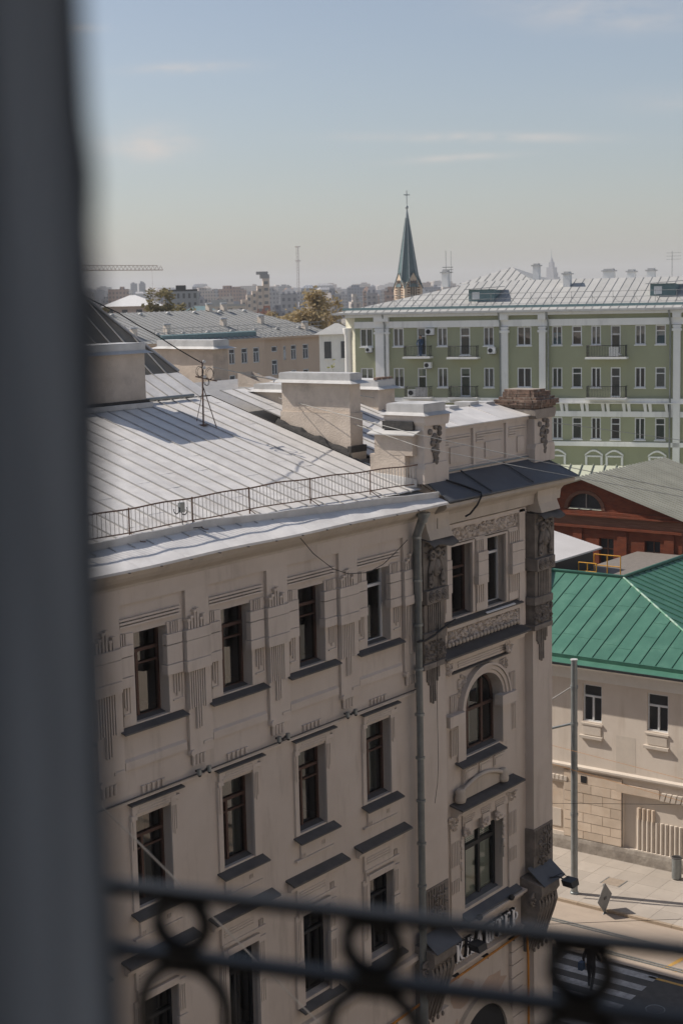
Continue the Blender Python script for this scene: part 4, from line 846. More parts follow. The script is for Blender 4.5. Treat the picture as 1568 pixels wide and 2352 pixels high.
m = GB(); m.wall(-36.5, -23.5, -24, -15.6, 0, gwin + [(-28.62, -25.2, -23.44, -21.04), (-32.2, -31.46, -23.3, -21.1)], .14); part('wall', m, HW, GH)
m = GB(); m.quad((-23.5, 0, -24), (-23.5, 12, -24), (-23.5, 12, -15.6), (-23.5, 0, -15.6)); part('wall', m, HW, GH)
m = GB(); m.prism([(.02, -16.40), (-.06, -16.40), (-.08, -16.3), (-.16, -16.1), (-.18, -15.8), (-.3, -15.72), (-.3, -15.64), (.02, -15.6)], 'x', -36.5, -23.45)
def gpr(poly, a, b): # prism with profile in (y,z), along local x
    m = GB(); n = len(poly); vs = [(a, p[0], p[1]) for p in poly] + [(b, p[0], p[1]) for p in poly]
    return m.add(vs, [tuple(range(n)), tuple(range(n, 2 * n))[::-1]] + [(i, (i + 1) % n, n + (i + 1) % n, n + i) for i in range(n)])
part('cornice', gpr([(.02, -16.42), (-.05, -16.42), (-.08, -16.2), (-.12, -15.95), (-.3, -15.8), (-.3, -15.70), (.02, -15.6)], -36.5, -23.3), mat('pale_cornice', (.74, .72, .69), (.69, .67, .64), rough=.9), GH)
part('ledge', gpr([(.02, -20.42), (-.12, -20.38), (-.16, -20.3), (-.16, -20.22), (.02, -20.16)], -36.5, -23.3), HWP, GH)
for a, b, c, d in gwin:
    f = GB(); t = .06; zt = c + (d - c) * .68; xm = a + (b - a) * .52
    f.box(a, a + t, .08, .16, c, d); f.box(b - t, b, .08, .16, c, d); f.box(a + t, b - t, .08, .16, c, c + t); f.box(a + t, b - t, .08, .16, d - t, d); f.box(a + t, b - t, .07, .16, zt - .04, zt + .04); f.box(xm - .04, xm + .04, .075, .16, c + t, zt - .04)
    w = part('window', f, WHITEF, GH)
    for q in ((a + t, b - t, zt + .04, d - t), (a + t, xm - .04, c + t, zt - .04), (xm + .04, b - t, c + t, zt - .04)): part('pane', GB().quad((q[0], .13, q[2]), (q[1], .13, q[2]), (q[1], .13, q[3]), (q[0], .13, q[3])), GLASS, w)
    part('room', GB().quad((a - .1, .5, c - .1), (b + .4, .5, c - .1), (b + .4, .5, d + .1), (a - .1, .5, d + .1)), ROOM, w)
    part('sill', GB().box(a - .06, b + .04, -.07, .1, c - .14, c - .06), HWP, w)
    ap = part('apron', GB().box(a + .04, b - .04, -.045, .02, c - .56, c - .14), HWP, GH)
    part('apron_shelf', GB().box(a - .1, b + .06, -.14, .02, c - .72, c - .60), HWP, ap)
for i, (a, b, c, d) in enumerate(((-28.95, -28.05, -20.1, -18.6), (-26.2, -25.4, -20.1, -18.7))): part('plaster_patch', GB().box(a, b, -.004, .01, c, d), HWP, GH)
# stone courses of the ground floor, block by block
zs = [-23.42, -23.06, -22.67, -22.25, -21.82, -21.38, -20.98]
random.seed(4)
st = part('stonework', GB().box(-31.42, -28.64, -.03, .02, -23.44, -20.5), MORTAR, GH)
for r in range(6):
    x = -31.40 if r % 2 else -31.40; cuts = [-31.40] + [-31.40 + .93 * j + (.38 if r % 2 else 0) for j in range(1, 3)] + [-28.66]
    for a, b in zip(cuts, cuts[1:]):
        part('stone_block', GB().box(a + .01, b - .01, -.07 - random.uniform(0, .012), .0, zs[r] + .012, zs[r + 1] - .012), STONE, st)
part('stone_block', GB().box(-31.4, -28.66, -.06, 0, -20.97, -20.48), STONE, st)
part('vent', GB().box(-30.58, -30.30, -.08, -.055, -20.92, -20.62), BLACK, st); part('vent', GB().box(-30.5, -30.2, -.1, -.0, -23.75, -23.55), BLACK, st)
part('plinth', gpr([(.02, -24.05), (-.16, -24.05), (-.14, -23.6), (-.1, -23.44), (.02, -23.44)], -36.5, -23.4), PLINTH, GH)
# niche with fluted panel and fan keystones
nb = part('niche_back', GB().quad((-28.62, .13, -23.5), (-25.2, .13, -23.5), (-25.2, .13, -21.0), (-28.62, .13, -21.0)), HW, GH)
for i in range(14): part('flute', GB().tube([(-27.95 + .21 * i, .12, -23.44), (-27.95 + .21 * i, .12, -22.1)], .075, 8), HWP, nb)
for i in range(4): part('flute', GB().tube([(-27.92 + .21 * i, .10, -22.1), (-27.92 + .21 * i, .10, -21.6)], .075, 8), STONE, nb)
for i in range(9):
    part('keystone', GB().hexa([(-26.9 + .24 * i, -.12, -21.06), (-26.72 + .24 * i, -.12, -21.06), (-26.72 + .24 * i, .02, -21.06), (-26.9 + .24 * i, .02, -21.06), (-26.82 + .24 * i, -.14, -20.72), (-26.62 + .24 * i, -.14, -20.72), (-26.62 + .24 * i, .02, -20.72), (-26.82 + .24 * i, .02, -20.72)]), HWP, GH)
for i in range(5): part('keystone', GB().box(-32.2 + .2 * i, -32.05 + .2 * i, -.1, .02, -20.97, -20.77), HWP, GH)
part('lintel', GB().box(-28.9, -26.95, -.08, .02, -21.03, -20.66), STONE, GH)
dr = part('door', GB().box(-32.2, -31.5, .05, .14, -23.3, -21.1), STONE, GH); part('door_panel', GB().box(-32.1, -31.58, .02, .06, -23.1, -22.3), HWP, dr)
# roof: face to the street, hip, and the wing running back
EZ, RZ, XE, XR, YR, YC = -15.62, -13.0, -.62, 5.5, -31.4, -23.0
def gz(y): return EZ + (RZ - EZ) * (y - XE) / (XR - XE)
gr = part('roof', GB().add([(-40, XE, EZ - .05), (YC, XE, EZ - .05), (YR, XR, RZ - .05), (-40, XR, RZ - .05)], [(0, 1, 2, 3)]), GRN2, GH)
NS = 24
for i in range(NS):
    a = -39.4 + .72 * i; b = a + .72 - .006
    def topy(x): return XR if x <= YR else max(XE + .02, XR - (x - YR) * (XR - XE) / (YC - YR))
    if a >= YC - .1: break
    b = min(b, YC); y0 = XE + .42; ya, yb = max(y0, topy(a)), max(y0, topy(b))
    if ya <= y0 + .01: continue
    part('roof_sheet', GB().add([(a, y0, gz(y0)), (b, y0, gz(y0)), (b, yb, gz(yb)), (a, ya, gz(ya))], [(0, 1, 2, 3)]), GRN, gr)
    part('seam', GB().hexa([(a - .015, y0, gz(y0)), (a + .015, y0, gz(y0)), (a + .015, ya, gz(ya)), (a - .015, ya, gz(ya)), (a - .015, y0, gz(y0) + .035), (a + .015, y0, gz(y0) + .035), (a + .015, ya, gz(ya) + .035), (a - .015, ya, gz(ya) + .035)]), GRN2, gr)
    rj = random.Random(i)
    for yj in (y0 + rj.uniform(.8, 1.9), y0 + rj.uniform(2.8, 4.2)):
        if yj < min(ya, yb) - .2: part('joint', GB().hexa([(a + .02, yj, gz(yj)), (b - .02, yj, gz(yj)), (b - .02, yj + .06, gz(yj + .06)), (a + .02, yj + .06, gz(yj + .06)), (a + .02, yj, gz(yj) + .012), (b - .02, yj, gz(yj) + .012), (b - .02, yj + .06, gz(yj + .06) + .006), (a + .02, yj + .06, gz(yj + .06) + .006)]), GRN, gr)
# wing: slope facing the main street, seams run down towards it
for i in range(22):
    y0 = XR - 6.1 + .62 * i; y1 = y0 + .615
    def xlow(y): return YC if y >= XR else YC
    def xtop(y): return YR if y >= XR else YR + (XR - y) * (YC - YR) / (XR - XE)
    def wz(x): return EZ + (RZ - EZ) * (YC - x) / (YC - YR)
    a0, a1 = xtop(y0), xtop(y1)
    part('roof_sheet', GB().add([(YC, y0, EZ), (YC, y1, EZ), (a1, y1, wz(a1)), (a0, y0, wz(a0))], [(0, 1, 2, 3)]), GRN, gr)
    part('seam', GB().hexa([(YC, y0 - .02, EZ), (a0, y0 - .02, wz(a0)), (a0, y0 + .02, wz(a0)), (YC, y0 + .02, EZ), (YC, y0 - .02, EZ + .05), (a0, y0 - .02, wz(a0) + .05), (a0, y0 + .02, wz(a0) + .05), (YC, y0 + .02, EZ + .05)]), GRN2, gr)
part('ridge_cap', GB().tube([(-40, XR, RZ + .04), (YR, XR, RZ + .04), (YR, XR + 8, RZ + .06)], .09, 8), GRN, gr)
part('hip_cap', GB().tube([(YR, XR, RZ + .03), (YC, XE, EZ + .03)], .05, 6), mat('worn_hip', (0.30, 0.42, 0.34), (0.12, 0.28, 0.19), scale=3, rough=.5, contrast=(.45, .55)), gr)
part('eave_fold', GB().hexa([(-40, XE + .30, gz(XE + .3) + .0), (YC, XE + .30, gz(XE + .3)), (YC, XE + .46, gz(XE + .46) + .02), (-40, XE + .46, gz(XE + .46) + .02), (-40, XE + .28, gz(XE + .3) + .16), (YC, XE + .28, gz(XE + .3) + .16), (YC, XE + .34, gz(XE + .3) + .16), (-40, XE + .34, gz(XE + .3) + .16)]), GRN, gr)
part('eave_strip', GB().hexa([(-40, XE - .05, EZ - .04), (YC, XE - .05, EZ - .04), (YC, XE + .32, gz(XE + .3) - .04), (-40, XE + .32, gz(XE + .3) - .04), (-40, XE - .05, EZ), (YC, XE - .05, EZ), (YC, XE + .32, gz(XE + .3)), (-40, XE + .32, gz(XE + .3))]), GRN, gr)
part('gutter', GB().box(-40, YC, XE - .10, XE - .02, EZ - .10, EZ - .01), DARKF, gr)
part('soffit', GB().box(-40, YC, XE, .02, EZ - .09, EZ - .05), HWP, gr)
part('rear_roof', GB().quad((-40, XR, RZ), (YR, XR, RZ), (YR, 11, -15.6), (-40, 11, -15.6)), GRN, gr)
# ---- shed with a pale flat roof and the yellow guard rails behind the ridge
SH = thing('shed', 'low dark shed with a pale grey sheet roof behind the green roof', 'shed', (66, 38, -24))
PALEROOF = mat('pale_sheet_roof', (0.62, 0.60, 0.58), (0.55, 0.53, 0.51), scale=.8, rough=.6)
part('roof', MB().hexa([(61, 35.2, -12.74), (68, 35.2, -12.74), (68, 40, -11.62), (61, 40, -11.62), (61, 35.2, -12.66), (68, 35.2, -12.66), (68, 40, -11.54), (61, 40, -11.54)]), PALEROOF, SH)
part('wall', MB().box(61.3, 67.8, 35.6, 39.8, -24, -12.7), DARKF, SH)
part('terrace', MB().box(63.4, 73.5, 30.0, 36, -24, -13.75), mat('terrace_grey', (.2, .18, .16), rough=.9), SH)
for j, (x0, y0, x1, y1, z0, z1) in enumerate(((65.0, 34.9, 65.0, 33.95, -13.75, -12.93), (66.2, 34.7, 66.2, 33.3, -13.75, -12.70))):
    rg = MB()
    for z in (z1, (z0 + z1) / 2, z0 + .12): rg.tube([(x0, y0, z), (x1, y1, z)], .028, 6)
    r = tag(part('guard_rail', rg, mat(f'yellow_paint{j}', (0.62, 0.30, 0.02), (0.5, 0.24, 0.02), rough=.5)), ('nearer yellow steel guard rail behind the green roof', 'farther, taller yellow steel guard rail before the brick wall')[j], 'guard rail')
    for t in (0, .5, 1): part('post', MB().tube([(x0, y0 + (y1 - y0) * t, z0), (x0, y0 + (y1 - y0) * t, z1)], .028, 6), MATS[f'yellow_paint{j}'], r)
# ---- red brick building with a gable
RB = mat('red_brick_wall', (0.19, 0.048, 0.02), (0.115, 0.03, 0.014), scale=2.2, rough=0.9, bump=.5, bscale=14, stretch=(1, 1, 4), stain=(0.15, 0.065, 0.038))
RB2 = mat('weathered_brick', (0.20, 0.10, 0.065), (0.13, 0.058, 0.035), scale=3, rough=0.92, stretch=(1, .4, 5), bump=.5, bscale=14)
GRR = mat('grey_green_roof', (0.36, 0.36, 0.31), (0.30, 0.30, 0.255), scale=.8, rough=.55)
BB = thing('brick_building', 'dark red brick building with a gable and a half-round window', 'building', (78, 39, -24))
XB = 74.0; YA = 39.34
def BBm(): m = MB(); m.ex = Vector((0, -1, 0)); m.ey = Vector((1, 0, 0)); m.o = Vector((XB, 0, 0)); return m
gab = [(-45.0, -12.1), (-33.7, -12.1), (-33.7, -11.95), (-39.34, -10.15), (-45.0, -11.95)]
m = BBm(); m.wall(-45.0, -33.7, -24, -12.1, 0, [(-38.5, -37.64, -14.9, -13.3), (-35.84, -34.94, -14.9, -13.24), (-41.2, -40.3, -14.9, -13.3)], .3)
# gable with the lunette cut out
lc, lr, lz = -39.36, 1.02, -11.80; n = 16; pts = []
arc = [(lc + lr * math.cos(math.pi - math.pi * i / n), lz + .86 * math.sin(math.pi - math.pi * i / n)) for i in range(n + 1)]
def gtop(x): return -10.15 - abs(x + 39.34) * 1.8 / 5.65
xs = [-45.0] + [p[0] for p in arc] + [-33.7]; bt = [lz] + [p[1] for p in arc] + [lz]
for i in range(len(xs) - 1): m.quad((xs[i], 0, bt[i]), (xs[i + 1], 0, bt[i + 1]), (xs[i + 1], 0, gtop(xs[i + 1])), (xs[i], 0, gtop(xs[i])))
for i in range(n): m.quad((arc[i][0], 0, arc[i][1]), (arc[i + 1][0], 0, arc[i + 1][1]), (arc[i + 1][0], .3, arc[i + 1][1]), (arc[i][0], .3, arc[i][1]))
m.quad((-45, 0, -12.1), (-33.7, 0, -12.1), (-33.7, 0, lz), (-45, 0, lz)); m.quad((-33.7, 0, -24), (-33.7, 14, -24), (-33.7, 14, -12), (-33.7, 0, -12)); part('wall', m, RB, BB)
am = BBm()
for i in range(n): am.hexa([(lc + (p[0] - lc) * s, y, lz + (p[1] - lz) * s) for y, s in ((-.05, 1.0),) for p in (arc[i], arc[i + 1])] + [(arc[i + 1][0], .02, arc[i + 1][1]), (arc[i][0], .02, arc[i][1])] + [(lc + (p[0] - lc) * 1.2, -.05, lz + (p[1] - lz) * 1.2) for p in (arc[i], arc[i + 1])] + [(lc + (arc[i + 1][0] - lc) * 1.2, .02, lz + (arc[i + 1][1] - lz) * 1.2), (lc + (arc[i][0] - lc) * 1.2, .02, lz + (arc[i][1] - lz) * 1.2)])
part('arch', am, RB2, BB)
lw = part('lunette_window', BBm().prism(arc, 'y', .22, .26), DARKF, BB); part('frame', BBm().box(lc - .03, lc + .03, .17, .23, lz, lz + .85).box(lc - lr, lc + lr, .16, .24, lz, lz + .06), MATS['grey_plinth'], lw)
for z0, z1, p_, mt in ((-12.02, -11.86, .18, RB), (-12.12, -12.03, .3, RB), (-12.62, -12.14, .1, RB2), (-12.78, -12.64, .2, RB)): part('cornice_band', BBm().box(-45.05, -33.65, -p_, .02, z0, z1), mt, BB)
for a, b in ((-38.5, -37.64), (-35.84, -34.94), (-41.2, -40.3)):
    w = part('window', BBm().box(a, b, .24, .28, -14.9, -13.2), DARKF, BB); part('frame', BBm().box((a + b) / 2 - .03, (a + b) / 2 + .03, .2, .25, -14.9, -13.3).box(a, b, .2, .25, -13.9, -13.84), RB2, w)
    part('pier', BBm().box(b + .25, b + .8, -.08, .02, -24, -12.8), RB, BB)
br = part('roof', BBm().quad((-39.34, -.5, -9.98), (-39.34, 9.5, -9.98), (-33.0, 9.5, -12.0), (-33.0, -.5, -12.0)).quad((-39.34, 9.5, -9.98), (-39.34, -.5, -9.98), (-45.7, -.5, -12.0), (-45.7, 9.5, -12.0)), GRR, BB)
for i in range(26): y = -.4 + .4 * i; part('roof_rib', BBm().hexa([(-39.34, y, -9.98), (-39.34, y + .12, -9.98), (-33.0, y + .12, -12.0), (-33.0, y, -12.0), (-39.34, y, -9.9), (-39.34, y + .12, -9.9), (-33.0, y + .12, -11.92), (-33.0, y, -11.92)]), GRR, br)
part('verge_board', BBm().hexa([(-39.34, -.56, -10.1), (-33.0, -.56, -12.12), (-33.0, -.48, -12.12), (-39.34, -.48, -10.1), (-39.34, -.56, -9.94), (-33.0, -.56, -11.96), (-33.0, -.48, -11.96), (-39.34, -.48, -9.94)]), GRR, br)
part('verge_board', BBm().hexa([(-45.7, -.56, -12.12), (-39.34, -.56, -10.1), (-39.34, -.48, -10.1), (-45.7, -.48, -12.12), (-45.7, -.56, -11.96), (-39.34, -.56, -9.94), (-39.34, -.48, -9.94), (-45.7, -.48, -11.96)]), GRR, br)

# ================================================================== green apartment house with white pilasters
GREEN = mat('olive_plaster', (0.33, 0.345, 0.235), (0.305, 0.32, 0.215), scale=.5, rough=.9, stain=(0.28, 0.29, 0.21), streak=.5)
TRIM = mat('white_plaster', (0.82, 0.82, 0.80), (0.76, 0.76, 0.745), scale=1.0, rough=.85, stain=(0.55, 0.55, 0.55), streak=.6)
ZROOF = mat('zinc_roof', (0.42, 0.42, 0.405), (0.38, 0.38, 0.365), scale=.7, rough=.6, metallic=.0, stain=(0.42, 0.43, 0.42))
ZSEAM = mat('zinc_seam', (0.33, 0.335, 0.33), rough=.5)
TEAL = mat('dormer_teal', (0.16, 0.24, 0.25), (0.13, 0.2, 0.21), rough=.6)
GP = Vector((104.20543, 68.74074, 0)); GE = Vector((0.25881905, -0.96592583, 0)); GN = Vector((0.96592583, 0.25881905, 0))   # along the front, and into the house
def GM(): m = MB(); m.o = GP.copy(); m.ex = GE; m.ey = GN; return m
AB = thing('green_apartment_house', 'olive green four-storey apartment house with white pilasters and grey roof', 'building', tuple(GP + GN * 6 + Vector((0, 0, -24))))
W1 = [(-6.45, -5.35), (-3.6, -2.7), (-1.55, -.8), (.14, .99), (2.04, 2.87), (3.98, 4.82), (6.71, 7.85), (9.5, 10.3), (11.07, 11.85), (12.57, 13.33), (14.09, 14.85), (15.95, 16.75), (17.5, 18.28), (20.5, 21.4), (22.3, 23.1), (24.6, 25.4)]
doors = {(2, 0), (4, 0), (2, 1), (4, 1), (10, 0), (10, 1)}
rowz = [(-4.32, -2.84), (-7.6, -6.04), (-11.6, -9.9)]
holes = []
for i, (a, b) in enumerate(W1):
    for r, (c, d) in enumerate(rowz): holes.append((a, b, c - (.72 if (i, r) in doors else 0), d))
m = GM(); m.wall(-6.9, 27, -24, -1.6, 0, holes, .12); part('wall', m, GREEN, AB)
m = GM(); m.quad((-8.2, 1.3, -24), (-6.9, 0, -24), (-6.9, 0, -1.6), (-8.2, 1.3, -1.6)); m.quad((-8.2, 13, -24), (-8.2, 1.3, -24), (-8.2, 1.3, -1.6), (-8.2, 13, -1.6)); part('corner_wall', m, mat('sunlit_cream_plaster', (0.62, 0.60, 0.48), rough=.9), AB)  # corner angled to the sun, its sunlit cream put into the plaster colour
cm = GM(); cm.lathe((-7.75, .72, -13.0), [(.36, 0), (.33, 9.6), (.4, 9.7), (.48, 10.2)], 12); part('column', cm, TRIM, AB)
BK = [mat(f'window_backing_{i}', c, rough=.8) for i, c in enumerate(((.10, .105, .11), (.22, .23, .23), (.10, .32, .45), (.40, .41, .40), (.12, .11, .10), (.05, .12, .09)))]
bsel = {(7, 0): 2, (12, 0): 2, (6, 0): 4, (7, 1): 5, (8, 1): 5, (8, 2): 5, (12, 2): 5, (11, 2): 5, (10, 1): 1, (5, 1): 3, (3, 1): 1}
AGL = glass('apartment_glass', refl=.2, dark=.85)
random.seed(9)
for i, (a, b) in enumerate(W1):
    for r, (c, d) in enumerate(rowz):
        door = (i, r) in doors
        if door: c -= .72
        w_, h_ = b - a, d - c; ky = f'{w_:.2f}{h_:.2f}{i % 2}'
        def fr():
            m = MB(); m.ex = GE; m.ey = GN; t = .085
            m.box(0, t, .03, .14, 0, h_); m.box(w_ - t, w_, .03, .14, 0, h_); m.box(t, w_ - t, .03, .14, 0, t); m.box(t, w_ - t, .03, .14, h_ - t, h_)
            if i % 2 or w_ > .95: m.box(w_ * .5 - .04, w_ * .5 + .04, .03, .13, t, h_ - t)
            else: m.box(t, w_ - t, .03, .13, h_ * .68, h_ * .68 + .07)
            return m
        lo = GP + GE * a + Vector((0, 0, c))
        w = link('door' if door else 'window', shared('af' + ky, fr, WHITEF), AB, lo)
        link('pane', shared('ap' + ky, lambda: (lambda m: m.quad((.05, .10, .05), (w_ - .05, .10, .05), (w_ - .05, .10, h_ - .05), (.05, .10, h_ - .05)))((lambda m: (setattr(m, 'ex', GE), setattr(m, 'ey', GN), m)[2])(MB())), AGL), w, lo)
        bi = bsel.get((i, r), random.choice((0, 0, 1, 1, 4, 3, 3, 5)))
        bm_ = GM(); hh = h_ * (.66 if bi == 2 else 1.0); bm_.box(a, b, .16, .2, c, c + hh); part('backing', bm_, BK[bi], w)
        if bi == 2: part('backing', GM().box(a, b, .17, .21, c + hh, d), BK[0], w)
        link('sill', shared(f'as{w_:.2f}', lambda: (lambda m: (setattr(m, 'ex', GE), setattr(m, 'ey', GN), m.box(-.06, w_ + .06, -.1, .05, -.08, 0))[2])(MB()), TRIM), w, lo)
for a, b in ((-5.08, -3.94), (5.45, 6.0), (8.51, 9.02), (18.87, 19.4), (23.6, 24.1)):
    p = part('pilaster', GM().box(a, b, -.22, .02, -24 if a > 18 else -13.4, -2.85), TRIM, AB)
    part('capital', GM().box(a - .1, b + .1, -.3, .02, -3.3, -3.12).box(a - .06, b + .06, -.27, .02, -3.0, -2.88), TRIM, p)
    part('bracket', GM().box(a - .05, b + .05, -.4, .02, -2.3, -1.75), TRIM, p)
for z0, z1, p_ in ((-2.82, -2.3, .14), (-1.95, -1.62, .38), (-8.72, -8.42, .2), (-8.82, -8.73, .3), (-9.84, -9.42, .13), (-12.12, -11.78, .22)): part('cornice_band', GM().box(-6.9 if z0 < -2 else -7.6, 27, -p_, .02, z0, z1), TRIM, AB)
for i in range(11):
    a = 9.3 + 1.62 * i
    for dx in (0, .38):
        part('bracket', GM().hexa([(a + .92 + dx, -.16, -9.42), (a + 1.12 + dx, -.16, -9.42), (a + 1.12 + dx, .02, -9.42), (a + .92 + dx, .02, -9.42), (a + .82 + dx, -.2, -8.82), (a + 1.08 + dx, -.2, -8.82), (a + 1.08 + dx, .02, -8.82), (a + .82 + dx, .02, -8.82)]), TRIM, AB)
for xa in (9.9, 12.8, 14.4, 17.7, 21.0):
    m = GM(); q = [(xa - .7 + 1.4 * j / 10, -12.9 + .36 * math.sin(math.pi * j / 10)) for j in range(11)]
    for j in range(10): m.hexa([(q[j][0], -.12, q[j][1]), (q[j + 1][0], -.12, q[j + 1][1]), (q[j + 1][0], .02, q[j + 1][1]), (q[j][0], .02, q[j][1]), (q[j][0], -.12, q[j][1] + .14), (q[j + 1][0], -.12, q[j + 1][1] + .14), (q[j + 1][0], .02, q[j + 1][1] + .14), (q[j][0], .02, q[j][1] + .14)])
    m.box(xa - .6, xa + .6, -.1, .02, -12.98, -12.86); m.box(xa - .68, xa - .52, -.1, .02, -13.6, -12.9); m.box(xa + .52, xa + .68, -.1, .02, -13.6, -12.9); part('window_pediment', m, TRIM, AB)
for s in (-4.35, 5.3, 9.15, 18.55):
    m = GM(); m.tube([(s, -.45, -1.7), (s + .05, -.3, -2.2), (s + .1, -.24, -2.6), (s + .1, -.24, -13)], .07, 8); part('downpipe', m, PIPE, AB)
# balconies
def balcony(a, b, z, h, belly=0.0, dep=.85, junk=False):
    s = part('balcony', GM().box(a - .12, b + .12, -dep, .02, z - .14, z), TRIM, AB)
    rm = GM()
    for zz in (z + .05, z + h): rm.tube([(a, 0, zz), (a, -dep + .06, zz), (b, -dep + .06, zz), (b, 0, zz)], .022, 5)
    r = part('railing', rm, IRON, s); n = int((b - a) / .12)
    for j in range(n + 1):
        x = a + (b - a) * j / n; bl = belly
        part('baluster', GM().tube([(x, -dep + .06, z + .04), (x, -dep + .06 - bl, z + h * .3), (x, -dep + .06 - bl * .3, z + h * .7), (x, -dep + .06, z + h)], .012, 4, False), IRON, s)
    for j in range(5):
        for x in (a, b): part('baluster', GM().tube([(x, -.1 - .15 * j, z + .04), (x, -.1 - .15 * j, z + h)], .012, 4, False), IRON, s)
    return s
balcony(-2.42, -.34, -5.12, .85); balcony(1.28, 3.58, -5.18, .88); balcony(12.39, 15.35, -5.24, .9)
balcony(-2.42, -.34, -8.36, .85); balcony(1.3, 3.5, -8.36, .88, .16); balcony(12.39, 15.35, -8.36, .9, .1)
part('balcony_sheet', GM().box(14.1, 14.85, -.78, -.74, -5.2, -4.45), TRIM, AB); part('balcony_sheet', GM().box(-1.5, -.5, -.78, -.76, -8.3, -7.55), CAPM, AB)
def ac(x, z, w=.72, h=.52):
    u = thing('air_conditioner', AC_L.pop(0), 'air conditioner', tuple(GP + GE * x + Vector((0, 0, z))), 'air conditioners on the green apartment house')
    part('casing', GM().box(x, x + w, -.45, -.1, z, z + h), WHITEF, u); part('fan_grille', GM().tube([(x + w * .38, -.452, z + h / 2), (x + w * .38, -.47, z + h / 2)], h * .36, 14), DARKF, u); part('bracket', GM().box(x + .1, x + w - .1, -.4, .02, z - .05, z), SILL, u)
AC_L = ['white air conditioner beside the open balcony door on the top floor', 'white air conditioner under the first balcony of the green house', 'white air conditioner below the top window left of the first slim pilaster', 'white air conditioner under the corner window of the green house', 'white air conditioner standing on the lower left balcony floor']
ac(-.74, -3.4); ac(-.87, -6.05, .6, .48); ac(4.42, -4.92, .62, .5); ac(-5.85, -4.75, .5, .4); ac(-2.3, -8.3, .75, .55)
# the resident in the balcony door, far away and small
pb = GM(); px = -1.18; pz = -5.1
pb.tube([(px, -.25, pz + .02), (px, -.25, pz + .8)], .11, 8, r2=.16); pb.tube([(px, -.25, pz + .78), (px, -.25, pz + 1.1), (px, -.24, pz + 1.38)], .2, 10, r2=.13); pb.tube([(px - .2, -.3, pz + 1.3), (px - .26, -.42, pz + 1.05), (px - .15, -.55, pz + .9)], .05, 7); pb.tube([(px + .2, -.3, pz + 1.3), (px + .26, -.42, pz + 1.05), (px + .15, -.55, pz + .9)], .05, 7)
ps_ = part('person', pb, mat('blue_jacket', (.05, .09, .16), (.04, .07, .13), rough=.85)); tag(ps_, 'distant person in dark clothes leaning on the top left balcony rail', 'person')
part('head', GM().blob((px, -.27, pz + 1.56), (.095, .11, .13), 10, 8).tube([(px, -.25, pz + 1.36), (px, -.26, pz + 1.48)], .055, 8), mat('skin', (.45, .28, .2), rough=.6), ps_); part('hair', GM().blob((px, -.25, pz + 1.61), (.1, .115, .1), 10, 6), BLACK, ps_)
# roof
ES, RS = -.55, 6.2
def az(y): return -1.60 + (0.78 + 1.60) * (y - ES) / (RS - ES)
ar = part('roof', GM().add([(-8.6, ES, -1.66), (27, ES, -1.66), (27, RS, az(RS) - .05), (2.0, RS, az(RS) - .05)], [(0, 1, 2, 3)]).add([(-8.6, ES, -1.66), (2.0, RS, az(RS) - .05), (-8.6, 13, -1.66)], [(0, 1, 2)]).add([(2, RS, az(RS) - .05), (27, RS, az(RS) - .05), (27, 13, -1.66), (-8.6, 13, -1.66)], [(0, 1, 2, 3)]), ZROOF, AB)
for i in range(52):
    a = -8.4 + .68 * i; b = a + .675; ta = min(RS, ES + (a + 8.6) * (RS - ES) / 10.6); tb = min(RS, ES + (b + 8.6) * (RS - ES) / 10.6)
    if ta < ES + .1: continue
    part('roof_sheet', GM().add([(a, ES, az(ES)), (b, ES, az(ES)), (b, tb, az(tb)), (a, ta, az(ta))], [(0, 1, 2, 3)]), ZROOF, ar)
    part('seam', GM().hexa([(a - .018, ES, az(ES)), (a + .018, ES, az(ES)), (a + .018, ta, az(ta)), (a - .018, ta, az(ta)), (a - .018, ES, az(ES) + .035), (a + .018, ES, az(ES) + .035), (a + .018, ta, az(ta) + .035), (a - .018, ta, az(ta) + .035)]), ZSEAM, ar)
part('eave_fold', GM().box(-8.7, 27, ES - .08, ES + .04, -1.72, -1.55), CAPM, ar); part('standing_gutter', GM().hexa([(-8, .1, az(.1)), (27, .1, az(.1)), (27, .3, az(.3)), (-8, .3, az(.3)), (-8, .12, az(.1) + .2), (27, .12, az(.1) + .2), (27, .2, az(.1) + .2), (-8, .2, az(.1) + .2)]), TEAL, ar)
rg = GM()
for z in (.42, .85): rg.tube([(-7.2, .9, az(.9) + z), (26, .9, az(.9) + z)], .018, 5)
fence = part('snow_fence', rg, ZSEAM, AB)
for i in range(21): x = -7 + 1.62 * i; part('post', GM().tube([(x, .9, az(.9)), (x, .9, az(.9) + .88)], .018, 5).tube([(x, .9, az(.9) + .5), (x + .22, 1.3, az(1.3))], .014, 4), ZSEAM, fence)
def dormer(x, w, y0, y1):
    d = part('dormer', GM().hexa([(x, y0, az(y0) - .1), (x + w, y0, az(y0) - .1), (x + w, y1, az(y1) - .1), (x, y1, az(y1) - .1), (x, y0, az(y0) + .95), (x + w, y0, az(y0) + .95), (x + w, y1, az(y1) + .02), (x, y1, az(y1) + .02)]), TEAL, AB)
    part('dormer_roof', GM().hexa([(x - .3, y0 - .3, az(y0) + .93), (x + w + .2, y0 - .3, az(y0) + 1.08), (x + w + .2, y1 + .3, az(y1) + .35), (x - .3, y1 + .3, az(y1) + .2), (x - .3, y0 - .3, az(y0) + .98), (x + w + .2, y0 - .3, az(y0) + 1.13), (x + w + .2, y1 + .3, az(y1) + .4), (x - .3, y1 + .3, az(y1) + .25)]), ZROOF, d); part('louvre', GM().box(x + .3, x + .9, y0 - .03, y0, az(y0) + .15, az(y0) + .75), WHITEF, d)
dormer(2.3, 2.1, 1.6, 3.8); dormer(16.7, 1.9, 2.0, 4.2)
